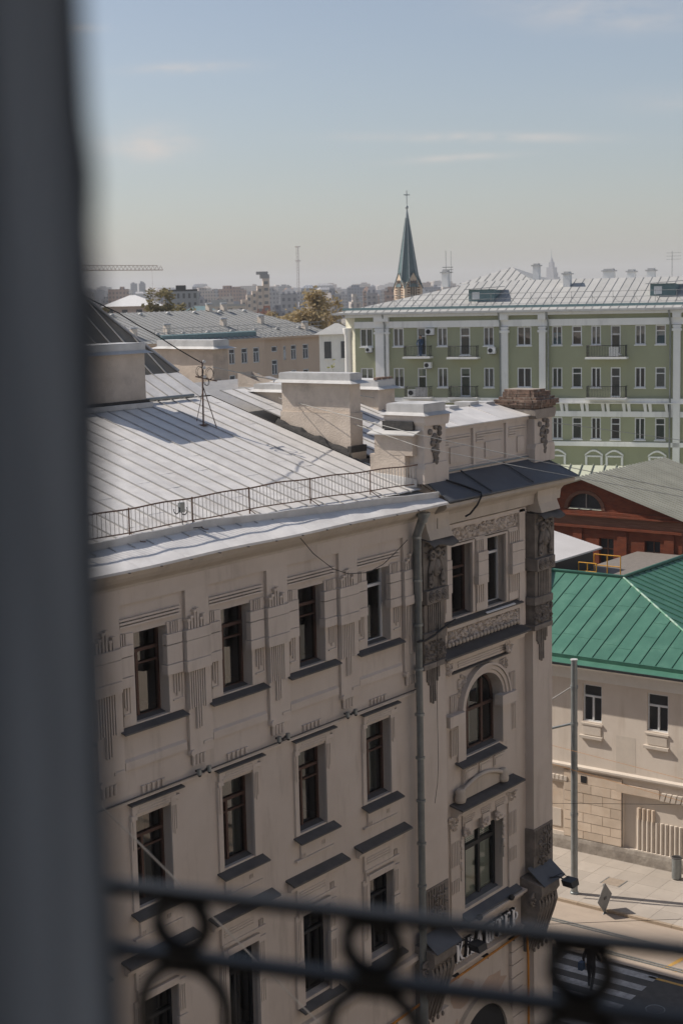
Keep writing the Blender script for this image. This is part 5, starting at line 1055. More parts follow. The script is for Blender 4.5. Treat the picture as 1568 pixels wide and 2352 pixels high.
# taller cross roof behind, chimneys and antennas on the ridge
part('cross_roof', GM().add([(-.6, 8, .6), (6.0, 8, .6), (6.0, 16, .6), (-.6, 16, .6), (3.0, 12, 1.95)], [(0, 1, 4), (1, 2, 4), (2, 3, 4), (3, 0, 4)]), ZROOF, AB)
for i in range(10):
    x = -.45 + .66 * i; f = min((x + .6) / 3.6, (6.0 - x) / 3.0)
    part('seam', GM().tube([(x, 8, .64), (x, 8 + 4 * f, .64 + 1.35 * f)], .025, 4, False), ZSEAM, AB)
for x, y, w, h in ((9.3, 4.4, .55, 1.0), (5.6, 9.0, .5, 1.15), (11.6, 8.5, .9, .55), (13.6, 8.5, .6, .45), (15.2, 8.5, .6, .5), (19.2, 7.2, .7, .85), (-1.6, 6.6, .55, .75)):
    c = part('chimney', GM().box(x, x + w, y, y + .7, az(min(y, RS)) - .4, az(min(y, RS)) + h), TRIM, AB); part('chimney_hood', GM().box(x - .12, x + w + .12, y - .1, y + .8, az(min(y, RS)) + h, az(min(y, RS)) + h + .1).box(x + .05, x + w - .05, y, y + .7, az(min(y, RS)) + h + .1, az(min(y, RS)) + h + .22), CAPM, c)
def antenna(x, y, h, lab, yagi=True):
    z = az(min(y, RS)); t = thing('antenna', lab, 'antenna', tuple(GP + GE * x + GN * y + Vector((0, 0, z)))); part('mast', GM().tube([(x, y, z), (x, y, z + h)], .022, 5), ZSEAM, t)
    if yagi:
        for k in range(3): part('element', GM().tube([(x - .45, y, z + h - .15 - .25 * k), (x + .7, y, z + h - .15 - .25 * k)], .012, 4), ZSEAM, t)
    else:
        part('second_mast', GM().tube([(x + .45, y, z), (x + .45, y, z + h * .98)], .018, 5), ZSEAM, t)
        for k in (.3, .38, .46): part('element', GM().box(x - .3, x + .6, y - .05, y + .05, z + h * k, z + h * k + .06), ZSEAM, t)
antenna(17.6, 6.3, 2.0, 'rooftop antenna with short cross bars at the right end of the grey ridge'); antenna(-1.3, 6.9, 2.6, 'tall double-rod antenna on the left chimney of the grey roof', False)
# ---- pale green seamed roof of the low wing in front of the green house
PG = mat('pale_green_roof', (0.50, 0.52, 0.40), (0.45, 0.47, 0.36), scale=.8, rough=.55)
PGS = mat('pale_green_seam', (0.30, 0.32, 0.25), rough=.55)
LB = thing('low_wing', 'low building with pale green seamed roof in front of the olive house', 'building', tuple(GP + GN * -8 + GE * 14 + Vector((0, 0, -24))))
lr_ = part('roof', GM().quad((3, -13.5, -16.5), (30, -13.5, -16.5), (30, -6.8, -12.85), (3, -6.8, -12.85)).quad((30, -6.8, -12.85), (3, -6.8, -12.85), (3, -1, -14.6), (30, -1, -14.6)), PG, LB)
for i in range(32): x = 3.2 + .85 * i; part('seam', GM().hexa([(x, -13.5, -16.5), (x + .06, -13.5, -16.5), (x + .06, -6.8, -12.85), (x, -6.8, -12.85), (x, -13.5, -16.4), (x + .06, -13.5, -16.4), (x + .06, -6.8, -12.75), (x, -6.8, -12.75)]), PGS, lr_)
part('wall', GM().box(3.4, 29.6, -13.0, -1.4, -24, -16.3), HW, LB)

# ================================================================== peach school block, left middle distance
PEACH = mat('peach_plaster', (0.66, 0.515, 0.39), (0.61, 0.475, 0.36), scale=.25, rough=.9, stain=(0.48, 0.33, 0.24), streak=.4)
GRF = mat('grey_sheet_roof', (0.40, 0.40, 0.38), (0.35, 0.35, 0.335), scale=.4, rough=.55, stain=(.33, .33, .32))
PB = thing('peach_block', 'long peach plastered block under a grey sheet roof in the middle distance', 'building', (135, 126, -24))
YP = 118.0
pw_ = [(135.75, 136.8), (137.95, 139.05), (140.1, 141.2), (147.66, 148.7), (149.97, 151.1), (143.95, 145.05), (127.2, 128.3), (129.4, 130.5), (131.6, 132.7)]
hol = []
for a, b in pw_[:5] + pw_[6:]: hol += [(a, b, -7.8, -6.0), (a, b, -10.8, -9.05)]
hol += [(143.95, 145.05, -6.72, -6.03), (146.2, 146.7, -7.76, -6.05), (143.95, 145.05, -9.45, -7.65)]
m = MB(); m.wall(100, 142.2, -24, -4.9, YP, [h for h in hol if h[1] < 142.2], .15); m.quad((142.2, YP, -24), (142.2, YP + .8, -24), (142.2, YP + .8, -4.9), (142.2, YP, -4.9)); part('wall', m, PEACH, PB)
m = MB(); m.wall(142.2, 155.2, -24, -4.9, YP + .4, [h for h in hol if h[1] > 142.2], .15); part('wall', m, PEACH, PB)
for a, b, c, d in hol:
    y = YP if b < 142.2 else YP + .4
    f = MB(); f.box(a, a + .1, y + .03, y + .14, c, d); f.box(b - .1, b, y + .03, y + .14, c, d); f.box(a, b, y + .03, y + .14, c, c + .1); f.box(a, b, y + .03, y + .14, d - .1, d)
    if d - c > 1: f.box(a, b, y + .03, y + .13, d - .6, d - .5); f.box((a + b) / 2 - .05, (a + b) / 2 + .05, y + .03, y + .13, c, d - .55)
    w = part('window', f, WHITEF, PB); part('pane', MB().quad((a, y + .14, c), (b, y + .14, c), (b, y + .14, d), (a, y + .14, d)), BK[random.choice((0, 1, 4))], w)
part('cornice', MB().box(99.5, 155.6, YP - .35, YP + .5, -5.15, -4.88), PEACH, PB)
def pz(y): return -4.88 + (y - YP + .5) * .325
prf = part('roof', MB().add([(99, YP - .5, -4.9), (156, YP - .5, -4.9), (149.5, 127.5, pz(127.5)), (99, 127.5, pz(127.5))], [(0, 1, 2, 3)]).add([(156, YP - .5, -4.9), (156, 137, -4.9), (149.5, 127.5, pz(127.5))], [(0, 1, 2)]).add([(99, 127.5, pz(127.5)), (149.5, 127.5, pz(127.5)), (156, 137, -4.9), (99, 137, -4.9)], [(0, 1, 2, 3)]), GRF, PB)
for i in range(60):
    x = 102 + .9 * i; yt = 127.5 if x < 149.5 else YP - .5 + (156 - x) / 6.5 * 10
    part('seam', MB().hexa([(x, YP - .5, -4.88), (x + .06, YP - .5, -4.88), (x + .06, yt, pz(yt)), (x, yt, pz(yt)), (x, YP - .5, -4.78), (x + .06, YP - .5, -4.78), (x + .06, yt, pz(yt) + .1), (x, yt, pz(yt) + .1)]), ZSEAM, prf)
for x, y in ((122, 119.6), (128, 120.3), (139, 121.5), (146.5, 122), (151.6, 119.2), (145.2, 126.8), (142.5, 126.8)):
    c = part('chimney', MB().box(x, x + .6, y, y + .6, pz(y) - .3, pz(y) + .9), HW, PB); part('chimney_hood', MB().tube([(x - .25, y + .3, pz(y) + .98), (x + .85, y + .3, pz(y) + .98)], .14, 8), CAPM, c)
for i in range(9): part('roof_vent', shared('rvent', lambda: MB().blob((0, 0, .1), (.28, .28, .2), 8, 5), CAPM), None, prf, loc=(112 + 4.6 * i, 126.6, pz(126.6)))
for i in range(7): part('roof_vent', CACHE['rvent'], None, prf, loc=(126 + 4.2 * i, 119.9, pz(119.9)))
part('gutter_sheet', MB().hexa([(125, YP + .2, pz(YP + .2)), (141, YP + .2, pz(YP + .2)), (141, YP + .6, pz(YP + .6)), (125, YP + .6, pz(YP + .6)), (125, YP + .2, pz(YP + .2) + .5), (141, YP + .2, pz(YP + .2) + .5), (141, YP + .5, pz(YP + .5) + .5), (125, YP + .5, pz(YP + .5) + .5)]), TEAL, prf)
rg = MB()
for z in (.45, .9): rg.tube([(125, YP + 1.3, pz(YP + 1.3) + z), (155, YP + 1.3, pz(YP + 1.3) + z)], .03, 4)
fn = part('snow_fence', rg, ZSEAM, PB)
for i in range(20): part('post', MB().tube([(125 + 1.55 * i, YP + 1.3, pz(YP + 1.3)), (125 + 1.55 * i, YP + 1.3, pz(YP + 1.3) + .92)], .03, 4), ZSEAM, fn)
def house(name, label, c, w, d, h, rot, wm, rm, roof='hip', rows=0, cols=0, grp=None, rh=2.0, cat='building', wcol=None):
    """plain town house: walls, windows, roof; c = ground point, rot in degrees"""
    t = thing(name, label, cat, c, grp); r = rad(rot)
    def H(): m = MB(); m.o = Vector(c); m.ex = Vector((math.cos(r), math.sin(r), 0)); m.ey = Vector((-math.sin(r), math.cos(r), 0)); return m
    part('wall', H().box(-w / 2, w / 2, -d / 2, d / 2, 0, h), wm, t); e = .5
    if roof == 'hip':
        q = min(d / 2, w / 2) * .9
        part('roof', H().add([(-w / 2 - e, -d / 2 - e, h), (w / 2 + e, -d / 2 - e, h), (w / 2 + e, d / 2 + e, h), (-w / 2 - e, d / 2 + e, h), (-w / 2 + q, 0, h + rh), (w / 2 - q, 0, h + rh)], [(0, 1, 5, 4), (1, 2, 5), (2, 3, 4, 5), (3, 0, 4)]), rm, t)
    else: part('roof', H().box(-w / 2 + .4, w / 2 - .4, -d / 2 + .4, d / 2 - .4, h, h + .35).box(-w / 2, w / 2, -d / 2, -d / 2 + .3, h, h + .6).box(-w / 6, w / 8, -d / 6, d / 6, h + .35, h + rh), rm, t)
    for i in range(cols):
        for j in range(rows):
            x = -w / 2 + w * (i + .5) / cols; z = h - 3.0 * (j + 1) + .7; ww = min(1.2, w / cols * .42)
            win = part('window', H().box(x - ww / 2, x + ww / 2, -d / 2 - .04, -d / 2 + .1, z, z + 1.6), wcol or BK[0], t); part('sill', H().box(x - ww / 2 - .1, x + ww / 2 + .1, -d / 2 - .12, -d / 2, z - .12, z), wm, win)
    return t
def gpt(x, dep, y=None):               # ground point below image column x at a given distance
    p = pt(x, 680, dep); return (p.x, p.y, -24.0)
house('white_house', 'narrow white house with blue-grey roof behind the corner column of the olive house', gpt(771, 150), 3.2, 4.5, 20.2, -55, TRIM, GRF, rows=4, cols=2, rh=1.0)
house('green_roofed_annex', 'small annex with a pale green roof glimpsed behind the long plastered chimney', gpt(612, 112), 9, 7, 16.6, -53, HW, PG, rh=1.4)
house('low_white_house', 'long low house with a bright white sheet roof at the far left', gpt(305, 330), 12, 12, 22.4, -48, mat('pinkish_wall', (.5, .4, .34), rough=.9), mat('bright_roof', (.75, .74, .72), rough=.5), rows=1, cols=4, rh=2.3)
house('brown_house', 'long brown-red house behind the peach block, half hidden by bushes', gpt(340, 262), 30, 12, 20.6, -47, mat('brown_wall', (.20, .12, .085), (.15, .09, .07), rough=.9), GRF, rh=1.0)
house('glass_office', 'small dark glassy office with a flat roof in the middle distance', gpt(418, 520), 11, 12, 26.0, -50, mat('office_wall', (.30, .32, .33), rough=.6), DARKF, roof='flat', rows=3, cols=6)
house('cream_house', 'pale cream flat-topped house left of the striped tower block', gpt(505, 480), 16, 10, 21.0, -50, mat('cream_wall', (.62, .54, .44), rough=.9), GRF, roof='flat', rows=2, cols=5)
house('teal_house', 'low pale house with a teal roof below the skyline', gpt(460, 430), 12, 10, 19.5, -50, TRIM, TEAL, rows=1, cols=4)
# striped tower blocks with red brick feet
CREAMT = mat('cream_tower', (.60, .52, .44), (.55, .47, .40), rough=.9); REDT = mat('red_tower', (.42, .17, .11), rough=.9)
T = thing('stepped_tower_block', 'stepped cream and red brick tower block with a dark grey top storey', 'building', gpt(585, 640))
c = Vector(gpt(585, 640)); r = rad(-48)
def TM(): m = MB(); m.o = c; m.ex = Vector((math.cos(r), math.sin(r), 0)); m.ey = Vector((-math.sin(r), math.cos(r), 0)); return m
for i, (x, w, h) in enumerate(((-5.6, 2.2, 22.5), (-3.4, 2.2, 24.5), (-1.2, 2.2, 26), (1.0, 2.4, 28), (3.4, 2.8, 31))):
    part('wall', TM().box(x, x + w - .1, -3 - .4 * (i % 2), 4, 15 + 1.2 * i, h), CREAMT, T); part('foot', TM().box(x, x + w - .1, -3 - .4 * (i % 2), 4, 0, 15 + 1.2 * i), REDT, T)
    for j in range(5): part('window_band', TM().box(x + .5, x + w - .7, -3.06 - .4 * (i % 2), -2.9, h - 2.4 - 2.7 * j, h - 1.2 - 2.7 * j), BK[1], T)
part('top_storey', TM().box(2.4, 6.2, -2.6, 4, 31, 32.6).box(.8, 5.6, -2, 3, 32.6, 33.8), mat('grey_top', (.33, .33, .33), rough=.7), T)
# ---- church tower with the slate spire
CH = thing('church_spire', 'church tower with tall teal slate spire and a cross on top', 'church', gpt(937, 350))
cc = Vector(gpt(937, 350)); rr_ = rad(37 - 90 + 28)
def CM(): m = MB(); m.o = cc; m.ex = Vector((math.cos(rr_), math.sin(rr_), 0)); m.ey = Vector((-math.sin(rr_), math.cos(rr_), 0)); return m
CST = mat('church_stone', (.62, .50, .38), (.56, .45, .34), rough=.9); CBR = mat('church_brick', (.22, .13, .09), rough=.9); SLATE = mat('slate', (.10, .155, .165), (.085, .13, .14), scale=1, rough=.55); LEAD = mat('lead', (.36, .40, .40), rough=.45, metallic=.3)
hw = 2.35; zb = 25.0
part('wall', CM().box(-hw, hw, -hw, hw, 0, zb), CST, CH)
for k in range(4):
    a = k * math.pi / 2; u = Vector((math.cos(a), math.sin(a), 0)); v = Vector((-math.sin(a), math.cos(a), 0))
    def fp(s, o, z): q = u * (hw + o) + v * s; return (q.x, q.y, z)
    part('gable', CM().add([fp(-hw, 0, zb), fp(hw, 0, zb), fp(0, 0, zb + 3.4), fp(-hw, -.5, zb), fp(hw, -.5, zb), fp(0, -.5, zb + 3.4)], [(0, 1, 2), (0, 3, 4, 1), (1, 4, 5, 2), (2, 5, 3, 0)]), CST, CH)
    cop = CM(); cop.tube([fp(-hw - .15, .05, zb - .1), fp(0, .05, zb + 3.55), fp(hw + .15, .05, zb - .1)], .13, 5); part('coping', cop, SLATE, CH)
    wn_ = CM(); wn_.add([fp(s, .06, z) for s, z in ((-.75, zb - 3), (.75, zb - 3), (.75, zb + .2), (.4, zb + .75), (0, zb + .95), (-.4, zb + .75), (-.75, zb + .2))], [(0, 1, 2, 3, 4, 5, 6)]); bw = part('belfry_window', wn_, BK[4], CH)
    for s in (-.3, .3): part('mullion', CM().tube([fp(s, .1, zb - 3), fp(s, .1, zb + .3)], .09, 5), CST, bw)
    for j in range(9):
        t = math.pi * j / 8; ry_, rz_ = math.cos(t), math.sin(t)
        part('voussoir', CM().tube([fp(.95 * ry_, .08, zb + .1 + .95 * rz_), fp(1.65 * ry_, .08, zb + .1 + 1.65 * rz_)], .12, 4), CBR, bw)
    for j in range(5):
        for s in (-1, 1): part('voussoir', CM().tube([fp(.95 * s, .08, zb - .5 - .55 * j), fp(1.6 * s, .08, zb - .5 - .55 * j)], .12, 4), CBR, bw)
pts = [(2.75 * math.cos(math.pi * (k + .5) / 4), 2.75 * math.sin(math.pi * (k + .5) / 4)) for k in range(8)]; top = zb + 15.6
for k in range(8):
    p, q = pts[k], pts[(k + 1) % 8]; s = .13
    part('spire_face', CM().add([(p[0], p[1], zb + .2), (q[0], q[1], zb + .2), (q[0] * s, q[1] * s, top), (p[0] * s, p[1] * s, top)], [(0, 1, 2, 3)]), SLATE, CH)
    part('spire_rib', CM().tube([(p[0], p[1], zb + .2), (p[0] * s, p[1] * s, top)], .14, 5, True, .07), LEAD, CH)
part('finial', CM().lathe((0, 0, top - .1), [(.45, 0), (.2, 1.6), (.12, 1.9), (.34, 2.2), (.36, 2.5), (.1, 2.8), (.08, 3.2)], 8), LEAD, CH)
part('cross', CM().box(-.08, .08, -.08, .08, top + 3, top + 6.0).box(-.75, .75, -.08, .08, top + 4.9, top + 5.12), LEAD, CH)
# ---- trees in spring leaf
def tree(label, base, h, w, seed, leaf, trunk, n=2600, z0=.28, ls=.22, flat=1.0, grp=None):
    t = thing('tree', label, 'tree', base, grp); rnd = random.Random(seed); bx, by, bz = base
    tm = MB(); tm.tube([(bx, by, bz), (bx + .1, by, bz + h * .3), (bx, by + .1, bz + h * .62)], w * .035, 8, True, w * .016)
    cl = []
    for i in range(26):
        a = rnd.uniform(0, 2 * math.pi); el = rnd.uniform(.15, 1.2); L = rnd.uniform(.28, .5); s = (bx, by, bz + h * rnd.uniform(z0, .55))
        e = (bx + math.cos(a) * math.cos(el) * w * L, by + math.sin(a) * math.cos(el) * w * L, min(bz + h, s[2] + math.sin(el) * h * L * 1.1))
        mid = ((s[0] + e[0]) / 2, (s[1] + e[1]) / 2, (s[2] + e[2]) / 2 - .03 * h); tm.tube([s, mid, e], w * .011, 5, False, w * .003); cl += [e, mid] if i % 3 == 0 else [e]
        for j in range(3):
            f = [mid[k] + (e[k] - mid[k]) * rnd.random() for k in range(3)]; g = [f[k] + rnd.uniform(-1, 1) * w * .13 for k in range(3)]; tm.tube([f, g], w * .005, 4, False, w * .002); cl.append(tuple(g))
    part('trunk', tm, trunk, t); lm = MB(); vs = []; fs = []
    for i in range(n):
        c = rnd.choice(cl); r = w * .11
        p = Vector((rnd.gauss(c[0], r * .6), rnd.gauss(c[1], r * .6), rnd.gauss(c[2], r * .55 * flat)))
        u = Vector((rnd.gauss(0, 1), rnd.gauss(0, 1), rnd.gauss(0, 1))).normalized(); v = u.orthogonal().normalized(); s = ls * rnd.uniform(.6, 1.3); k = len(vs)
        vs += [p - u * s, p + v * s * .6, p + u * s, p - v * s * .6]; fs.append((k, k + 1, k + 2, k + 3))
    part('crown', lm.add([tuple(q) for q in vs], fs), leaf, t); return t
BARK = mat('bark', (.10, .075, .055), rough=.95)
LF1 = mat('amber_buds', (.42, .34, .19), (.30, .235, .125), scale=.5, rough=.8); LF2 = mat('olive_buds', (.25, .21, .10), (.16, .14, .07), scale=.5, rough=.8); LF3 = mat('young_leaf', (.26, .26, .07), (.18, .19, .06), scale=1, rough=.8)
leafy(LF1, (.50, .38, .17)); leafy(LF2, (.34, .29, .13)); leafy(LF3, (.40, .42, .12))
tree('large amber tree in bud behind the peach roof', gpt(690, 255), 25.2, 11.5, 1, LF1, BARK, 15000, ls=.38)
tree('smaller amber tree right of the large one behind the peach roof', gpt(752, 285), 22.6, 8.5, 2, LF1, BARK, 7500, ls=.36)
tree('amber tree left of the large one, partly hidden by it', gpt(640, 300), 23.6, 8, 3, LF1, BARK, 7500, ls=.36)
tree('domed olive bush tree by the brown house', gpt(366, 232), 24.6, 6.4, 4, LF2, BARK, 6500, z0=.6, ls=.36)
tree('low olive shrub tree along the brown wall', gpt(408, 240), 22.8, 6.0, 5, LF2, BARK, 5200, z0=.6, ls=.36)
tree('hazy grey-green tree near the left window edge', gpt(238, 240), 24.5, 7, 6, LF2, BARK, 4200, ls=.4)
tree('slim birch with thin yellow-green leaves beside the white house', gpt(767, 138), 19.0, 3.6, 7, LF3, mat('birch', (.5, .48, .44), (.12, .11, .1), scale=3, rough=.9, contrast=(.3, .5)), 1700, z0=.3, ls=.16)
# ================================================================== far skyline, mast, crane
def win_mat(name, wall, dark, sx=.28, sz=.33):
    m = bpy.data.materials.new(name); m.use_nodes = True; N = m.node_tree.nodes; L = m.node_tree.links; b = N['Principled BSDF']; b.inputs['Roughness'].default_value = .85
    geo = N.new('ShaderNodeNewGeometry'); sp = N.new('ShaderNodeSeparateXYZ'); L.new(geo.outputs['Position'], sp.inputs[0])
    def saw(o, f, d, k):
        q = N.new('ShaderNodeMath'); q.operation = 'MULTIPLY'; q.inputs[1].default_value = f; L.new(o, q.inputs[0]); r = N.new('ShaderNodeMath'); r.operation = 'FRACT'; L.new(q.outputs[0], r.inputs[0])
        g = N.new('ShaderNodeMath'); g.operation = 'LESS_THAN'; g.inputs[1].default_value = d; L.new(r.outputs[0], g.inputs[0]); return g.outputs[0]
    ad = N.new('ShaderNodeMath'); ad.operation = 'SUBTRACT'; L.new(sp.outputs[0], ad.inputs[0]); L.new(sp.outputs[1], ad.inputs[1])
    mu = N.new('ShaderNodeMath'); mu.operation = 'MULTIPLY'; L.new(saw(ad.outputs[0], sx, .5, 0), mu.inputs[0]); L.new(saw(sp.outputs[2], sz, .5, 0), mu.inputs[1])
    mx = N.new('ShaderNodeMixRGB'); L.new(mu.outputs[0], mx.inputs['Fac']); mx.inputs['Color1'].default_value = (*wall, 1); mx.inputs['Color2'].default_value = (*dark, 1); L.new(mx.outputs[0], b.inputs['Base Color']); return m
FARM = [win_mat(f'far_wall_{i}', w, d) for i, (w, d) in enumerate((((.46, .40, .35), (.18, .18, .19)), ((.34, .34, .35), (.15, .16, .18)), ((.52, .47, .42), (.22, .21, .21)), ((.36, .25, .20), (.15, .13, .13)), ((.24, .26, .30), (.12, .14, .17))))]
rnd = random.Random(42)
def block(x, dep, w, d, h, mt, rot=None):
    c = Vector(gpt(x, dep)); r = rad(rot if rot is not None else rnd.choice((-53, 37, -30, -70)))
    m = MB(); m.o = c; m.ex = Vector((math.cos(r), math.sin(r), 0)); m.ey = Vector((-math.sin(r), math.cos(r), 0))
    m.box(-w / 2, w / 2, -d / 2, d / 2, 0, h); k = rnd.random()
    if k < .55: m.box(-w * .3, w * .1, -d * .25, d * .2, h, h + rnd.uniform(1.5, 3.5))
    if k > .3: m.box(w * .15, w * .35, -d * .2, d * .1, h, h + rnd.uniform(1, 2.5))
    if k > .7: m.add([(-w / 2, -d / 2, h), (w / 2, -d / 2, h), (w / 2, d / 2, h), (-w / 2, d / 2, h), (-w / 4, 0, h + 3), (w / 4, 0, h + 3)], [(0, 1, 5, 4), (1, 2, 5), (2, 3, 4, 5), (3, 0, 4)])
    return part('skyline_block', m, mt)
LMK = [(250, 'near the left curtain edge'), (330, 'below the crane jib'), (430, 'left of the slim bluish tower'), (520, 'left of the stepped tower block'), (610, 'just right of the stepped tower block'), (686, 'around the radio mast'), (770, 'right of the radio mast'), (850, 'midway between mast and church spire'), (925, 'just left of the church spire'), (1100, 'just right of the church spire')]
COLN = ('cream', 'grey', 'pale', 'reddish', 'bluish')
used_labels = {}
for lay, (d0, d1, hlo, hhi, cnt) in enumerate(((620, 1000, 17, 25, 30), (1100, 1700, 20, 31, 34), (2000, 2900, 22, 40, 36), (3300, 4300, 26, 52, 36))):
    for i in range(cnt):
        x = 190 + 860 * (i + rnd.random()) / cnt; dep = rnd.uniform(d0, d1); w = rnd.uniform(.6, 1.5) * dep * .009; ci = rnd.choice((0, 0, 1, 1, 2, 3, 4)); h = rnd.uniform(hlo, hhi)
        o = block(x, dep, w, w * rnd.uniform(.5, .9), h, FARM[ci])
        size = ('broad' if w > dep * .011 else 'narrow' if w < dep * .0075 else 'squarish'); tall = 'tall' if h > (hlo + hhi) / 2 else 'low'
        where = next(t for lim, t in LMK if x < lim)
        tag(o, f"{('nearer', 'mid-distance', 'distant', 'faintest far')[lay]} {size} {tall} {COLN[ci]} block {where}", 'building', ('near town blocks', 'middle town blocks', 'skyline blocks', 'farthest skyline blocks')[lay])
def special(label, *a): return tag(block(*a), label, 'building')
special('twin bluish slab of the tall pair on the left skyline, left half', 309, 2300, 9, 8, 46, FARM[4], -53); special('twin bluish slab of the tall pair on the left skyline, right half', 328, 2320, 9, 8, 46, FARM[4], -53)
special('slim bluish tower on the skyline left of the striped tower block', 450, 2000, 8, 8, 37, FARM[4], -53)
special('broad grey slab block on the skyline left of the striped tower block', 510, 1500, 26, 14, 28, FARM[1], -53)
special('dark broad block on the skyline right of the radio mast', 712, 1250, 20, 14, 26.5, FARM[1], -53)
special('dark domed-looking block left of the radio mast on the skyline', 655, 2100, 17, 14, 36, FARM[1], -53)
# far tower with a stepped top and spire (right, above the grey ridge)
c = gpt(1266, 3600); t = thing('stepped_high_rise', 'faint far high-rise with stepped top and thin spire above the grey ridge', 'tower', c); o = Vector(c)
def SM(): m = MB(); m.o = o; return m
part('base', SM().box(-14, 14, -14, 14, 0, 52), FARM[1], t); part('shaft', SM().box(-9, 9, -9, 9, 52, 74).box(-11, -8, -11, -8, 52, 62).box(8, 11, -11, -8, 52, 62), FARM[1], t); part('crown', SM().box(-5, 5, -5, 5, 74, 86).lathe((0, 0, 86), [(4.5, 0), (3, 6), (1.2, 10)], 8), FARM[1], t); part('spire', SM().lathe((0, 0, 96), [(1.2, 0), (.4, 12), (.1, 22)], 6), LEAD, t)
# radio mast
c = gpt(686, 1500); o = Vector(c); hm = 24 + 46.0; t = thing('radio_mast', 'thin lattice radio mast standing alone above the skyline', 'mast', c); s = 1.3; leg = []
def RM_(): m = MB(); m.o = o; return m
for k in range(3):
    a = 2 * math.pi * k / 3; leg.append((s * math.cos(a), s * math.sin(a))); part('leg', RM_().tube([(*leg[k], 0), (*leg[k], hm)], .17, 4), mat(f'mast_paint{k}', (.35, .28, .26), rough=.7), t)
br_ = RM_()
for i in range(26):
    z = i * hm / 26
    for k in range(3): p, q = leg[k], leg[(k + 1) % 3]; br_.tube([(*p, z), (*q, z + hm / 26)], .09, 3, False)
part('bracing', br_, MATS['mast_paint0'], t)
for z in (hm - 14, hm - .5): part('platform', RM_().box(-1.9, 1.9, -1.9, 1.9, z, z + .7), MATS['mast_paint0'], t)
# tower crane jib reaching in from the left
A_, B_ = pt(60, 622, 620), pt(374, 619, 640); t = thing('tower_crane', 'tower crane whose thin lattice jib reaches in from the left edge', 'crane', tuple(Vector((A_.x, A_.y, -24)))); CRM = mat('crane_paint', (.30, .22, .18), rough=.7)
dr_ = (B_ - A_); L_ = dr_.length; dr_.normalize(); sd = Vector((0, 0, 1)).cross(dr_)
def cj(u, v, w): return tuple(A_ + dr_ * u + sd * v + Vector((0, 0, 1)) * w)
for v in (-.6, .6): part('chord', MB().tube([cj(0, v, 0), cj(L_, v, -.2)], .14, 4), CRM, t)
part('chord', MB().tube([cj(0, 0, 2.2), cj(L_ - 2, 0, 1.6)], .12, 4), CRM, t); bm_ = MB(); N_ = 34
for i in range(N_):
    u0, u1 = L_ * i / N_, L_ * (i + 1) / N_
    for v in (-.6, .6): bm_.tube([cj(u0, v, 0), cj((u0 + u1) / 2, 0, 2.1 - .5 * i / N_)], .06, 3, False); bm_.tube([cj((u0 + u1) / 2, 0, 2.1 - .5 * i / N_), cj(u1, v, 0)], .06, 3, False)
part('lattice', bm_, CRM, t); part('mast', MB().box(A_.x - 1, A_.x + 1, A_.y - 1, A_.y + 1, -24, A_.z + 6), CRM, t); part('hook_line', MB().tube([cj(L_ * .92, 0, -.2), cj(L_ * .92, 0, -18)], .04, 3), CRM, t)

# ================================================================== street
ASPH = mat('asphalt', (.085, .083, .08), (.06, .06, .058), scale=3, rough=.85, bump=.3, bscale=60, stain=(.11, .105, .1))
PAVE = mat('paving', (.41, .365, .315), (.365, .325, .28), scale=1.1, rough=.9, stain=(.36, .315, .27), bump=.2, bscale=20, rv=.08)
TRAM = mat('tram_bed', (.40, .33, .265), (.34, .28, .225), scale=2.2, rough=.9, stain=(.30, .25, .21), stretch=(1, .25, 1), bump=.2, bscale=20)
LAND = mat('city_ground', (.30, .27, .225), (.22, .20, .165), scale=.012, rough=.95)
MARKW = mat('road_white', (.44, .44, .43), (.27, .27, .265), scale=5, rough=.8); MARKY = mat('road_yellow', (.62, .36, .08), (.42, .26, .09), scale=5, rough=.8)
def struct(name, mb, m): o = part(name, mb, m); o['kind'] = 'structure'; return o
struct('ground', MB().add([(-7000, -7000, -24.17), (7000, -7000, -24.17), (7000, 7000, -24.17), (-7000, 7000, -24.17)], [(0, 1, 2, 3)]), LAND)
struct('road', MB().quad((-60, -40, -24.14), (48.1, -40, -24.14), (48.1, 22.9, -24.14), (-60, 22.9, -24.14)).quad((41, 22.9, -24.14), (48.1, 22.9, -24.14), (48.1, 90, -24.14), (41, 90, -24.14)), ASPH)
tb = struct('tram_track', MB().quad((48.1, -40, -24.10), (52.0, -40, -24.10), (52.0, 90, -24.10), (48.1, 90, -24.10)), TRAM)
for x in (48.62, 48.78, 50.14, 50.30): part('rail', MB().box(x, x + .07, -40, 90, -24.10, -24.07), PIPE, tb)
sw = struct('sidewalk', MB().quad((52.15, -40, -24.0), (57.15, -40, -24.0), (57.15, 90, -24.0), (52.15, 90, -24.0)), PAVE)
pv = shared('slab', lambda: MB().box(-.495, .495, -.495, .495, 0, .012), PAVE)
for i in range(5):
    for j in range(14): part('paving_slab', pv, None, sw, loc=(52.66 + i * 1.0, 20.5 + j * 1.0, -24.004 + random.uniform(-.002, .002)))
ks = shared('kerbstone', lambda: MB().box(0, .15, 0, .985, -.12, .014), mat('kerb_stone', (.40, .32, .24), (.34, .27, .2), rough=.9))
for j in range(26): part('kerb_stone', ks, None, sw, loc=(52.0, 10 + j * 1.0, -24.0))
struct('near_sidewalk', MB().quad((-60, 19.6, -24.0), (40.9, 19.6, -24.0), (40.9, 23.2, -24.0), (-60, 23.2, -24.0)), PAVE)
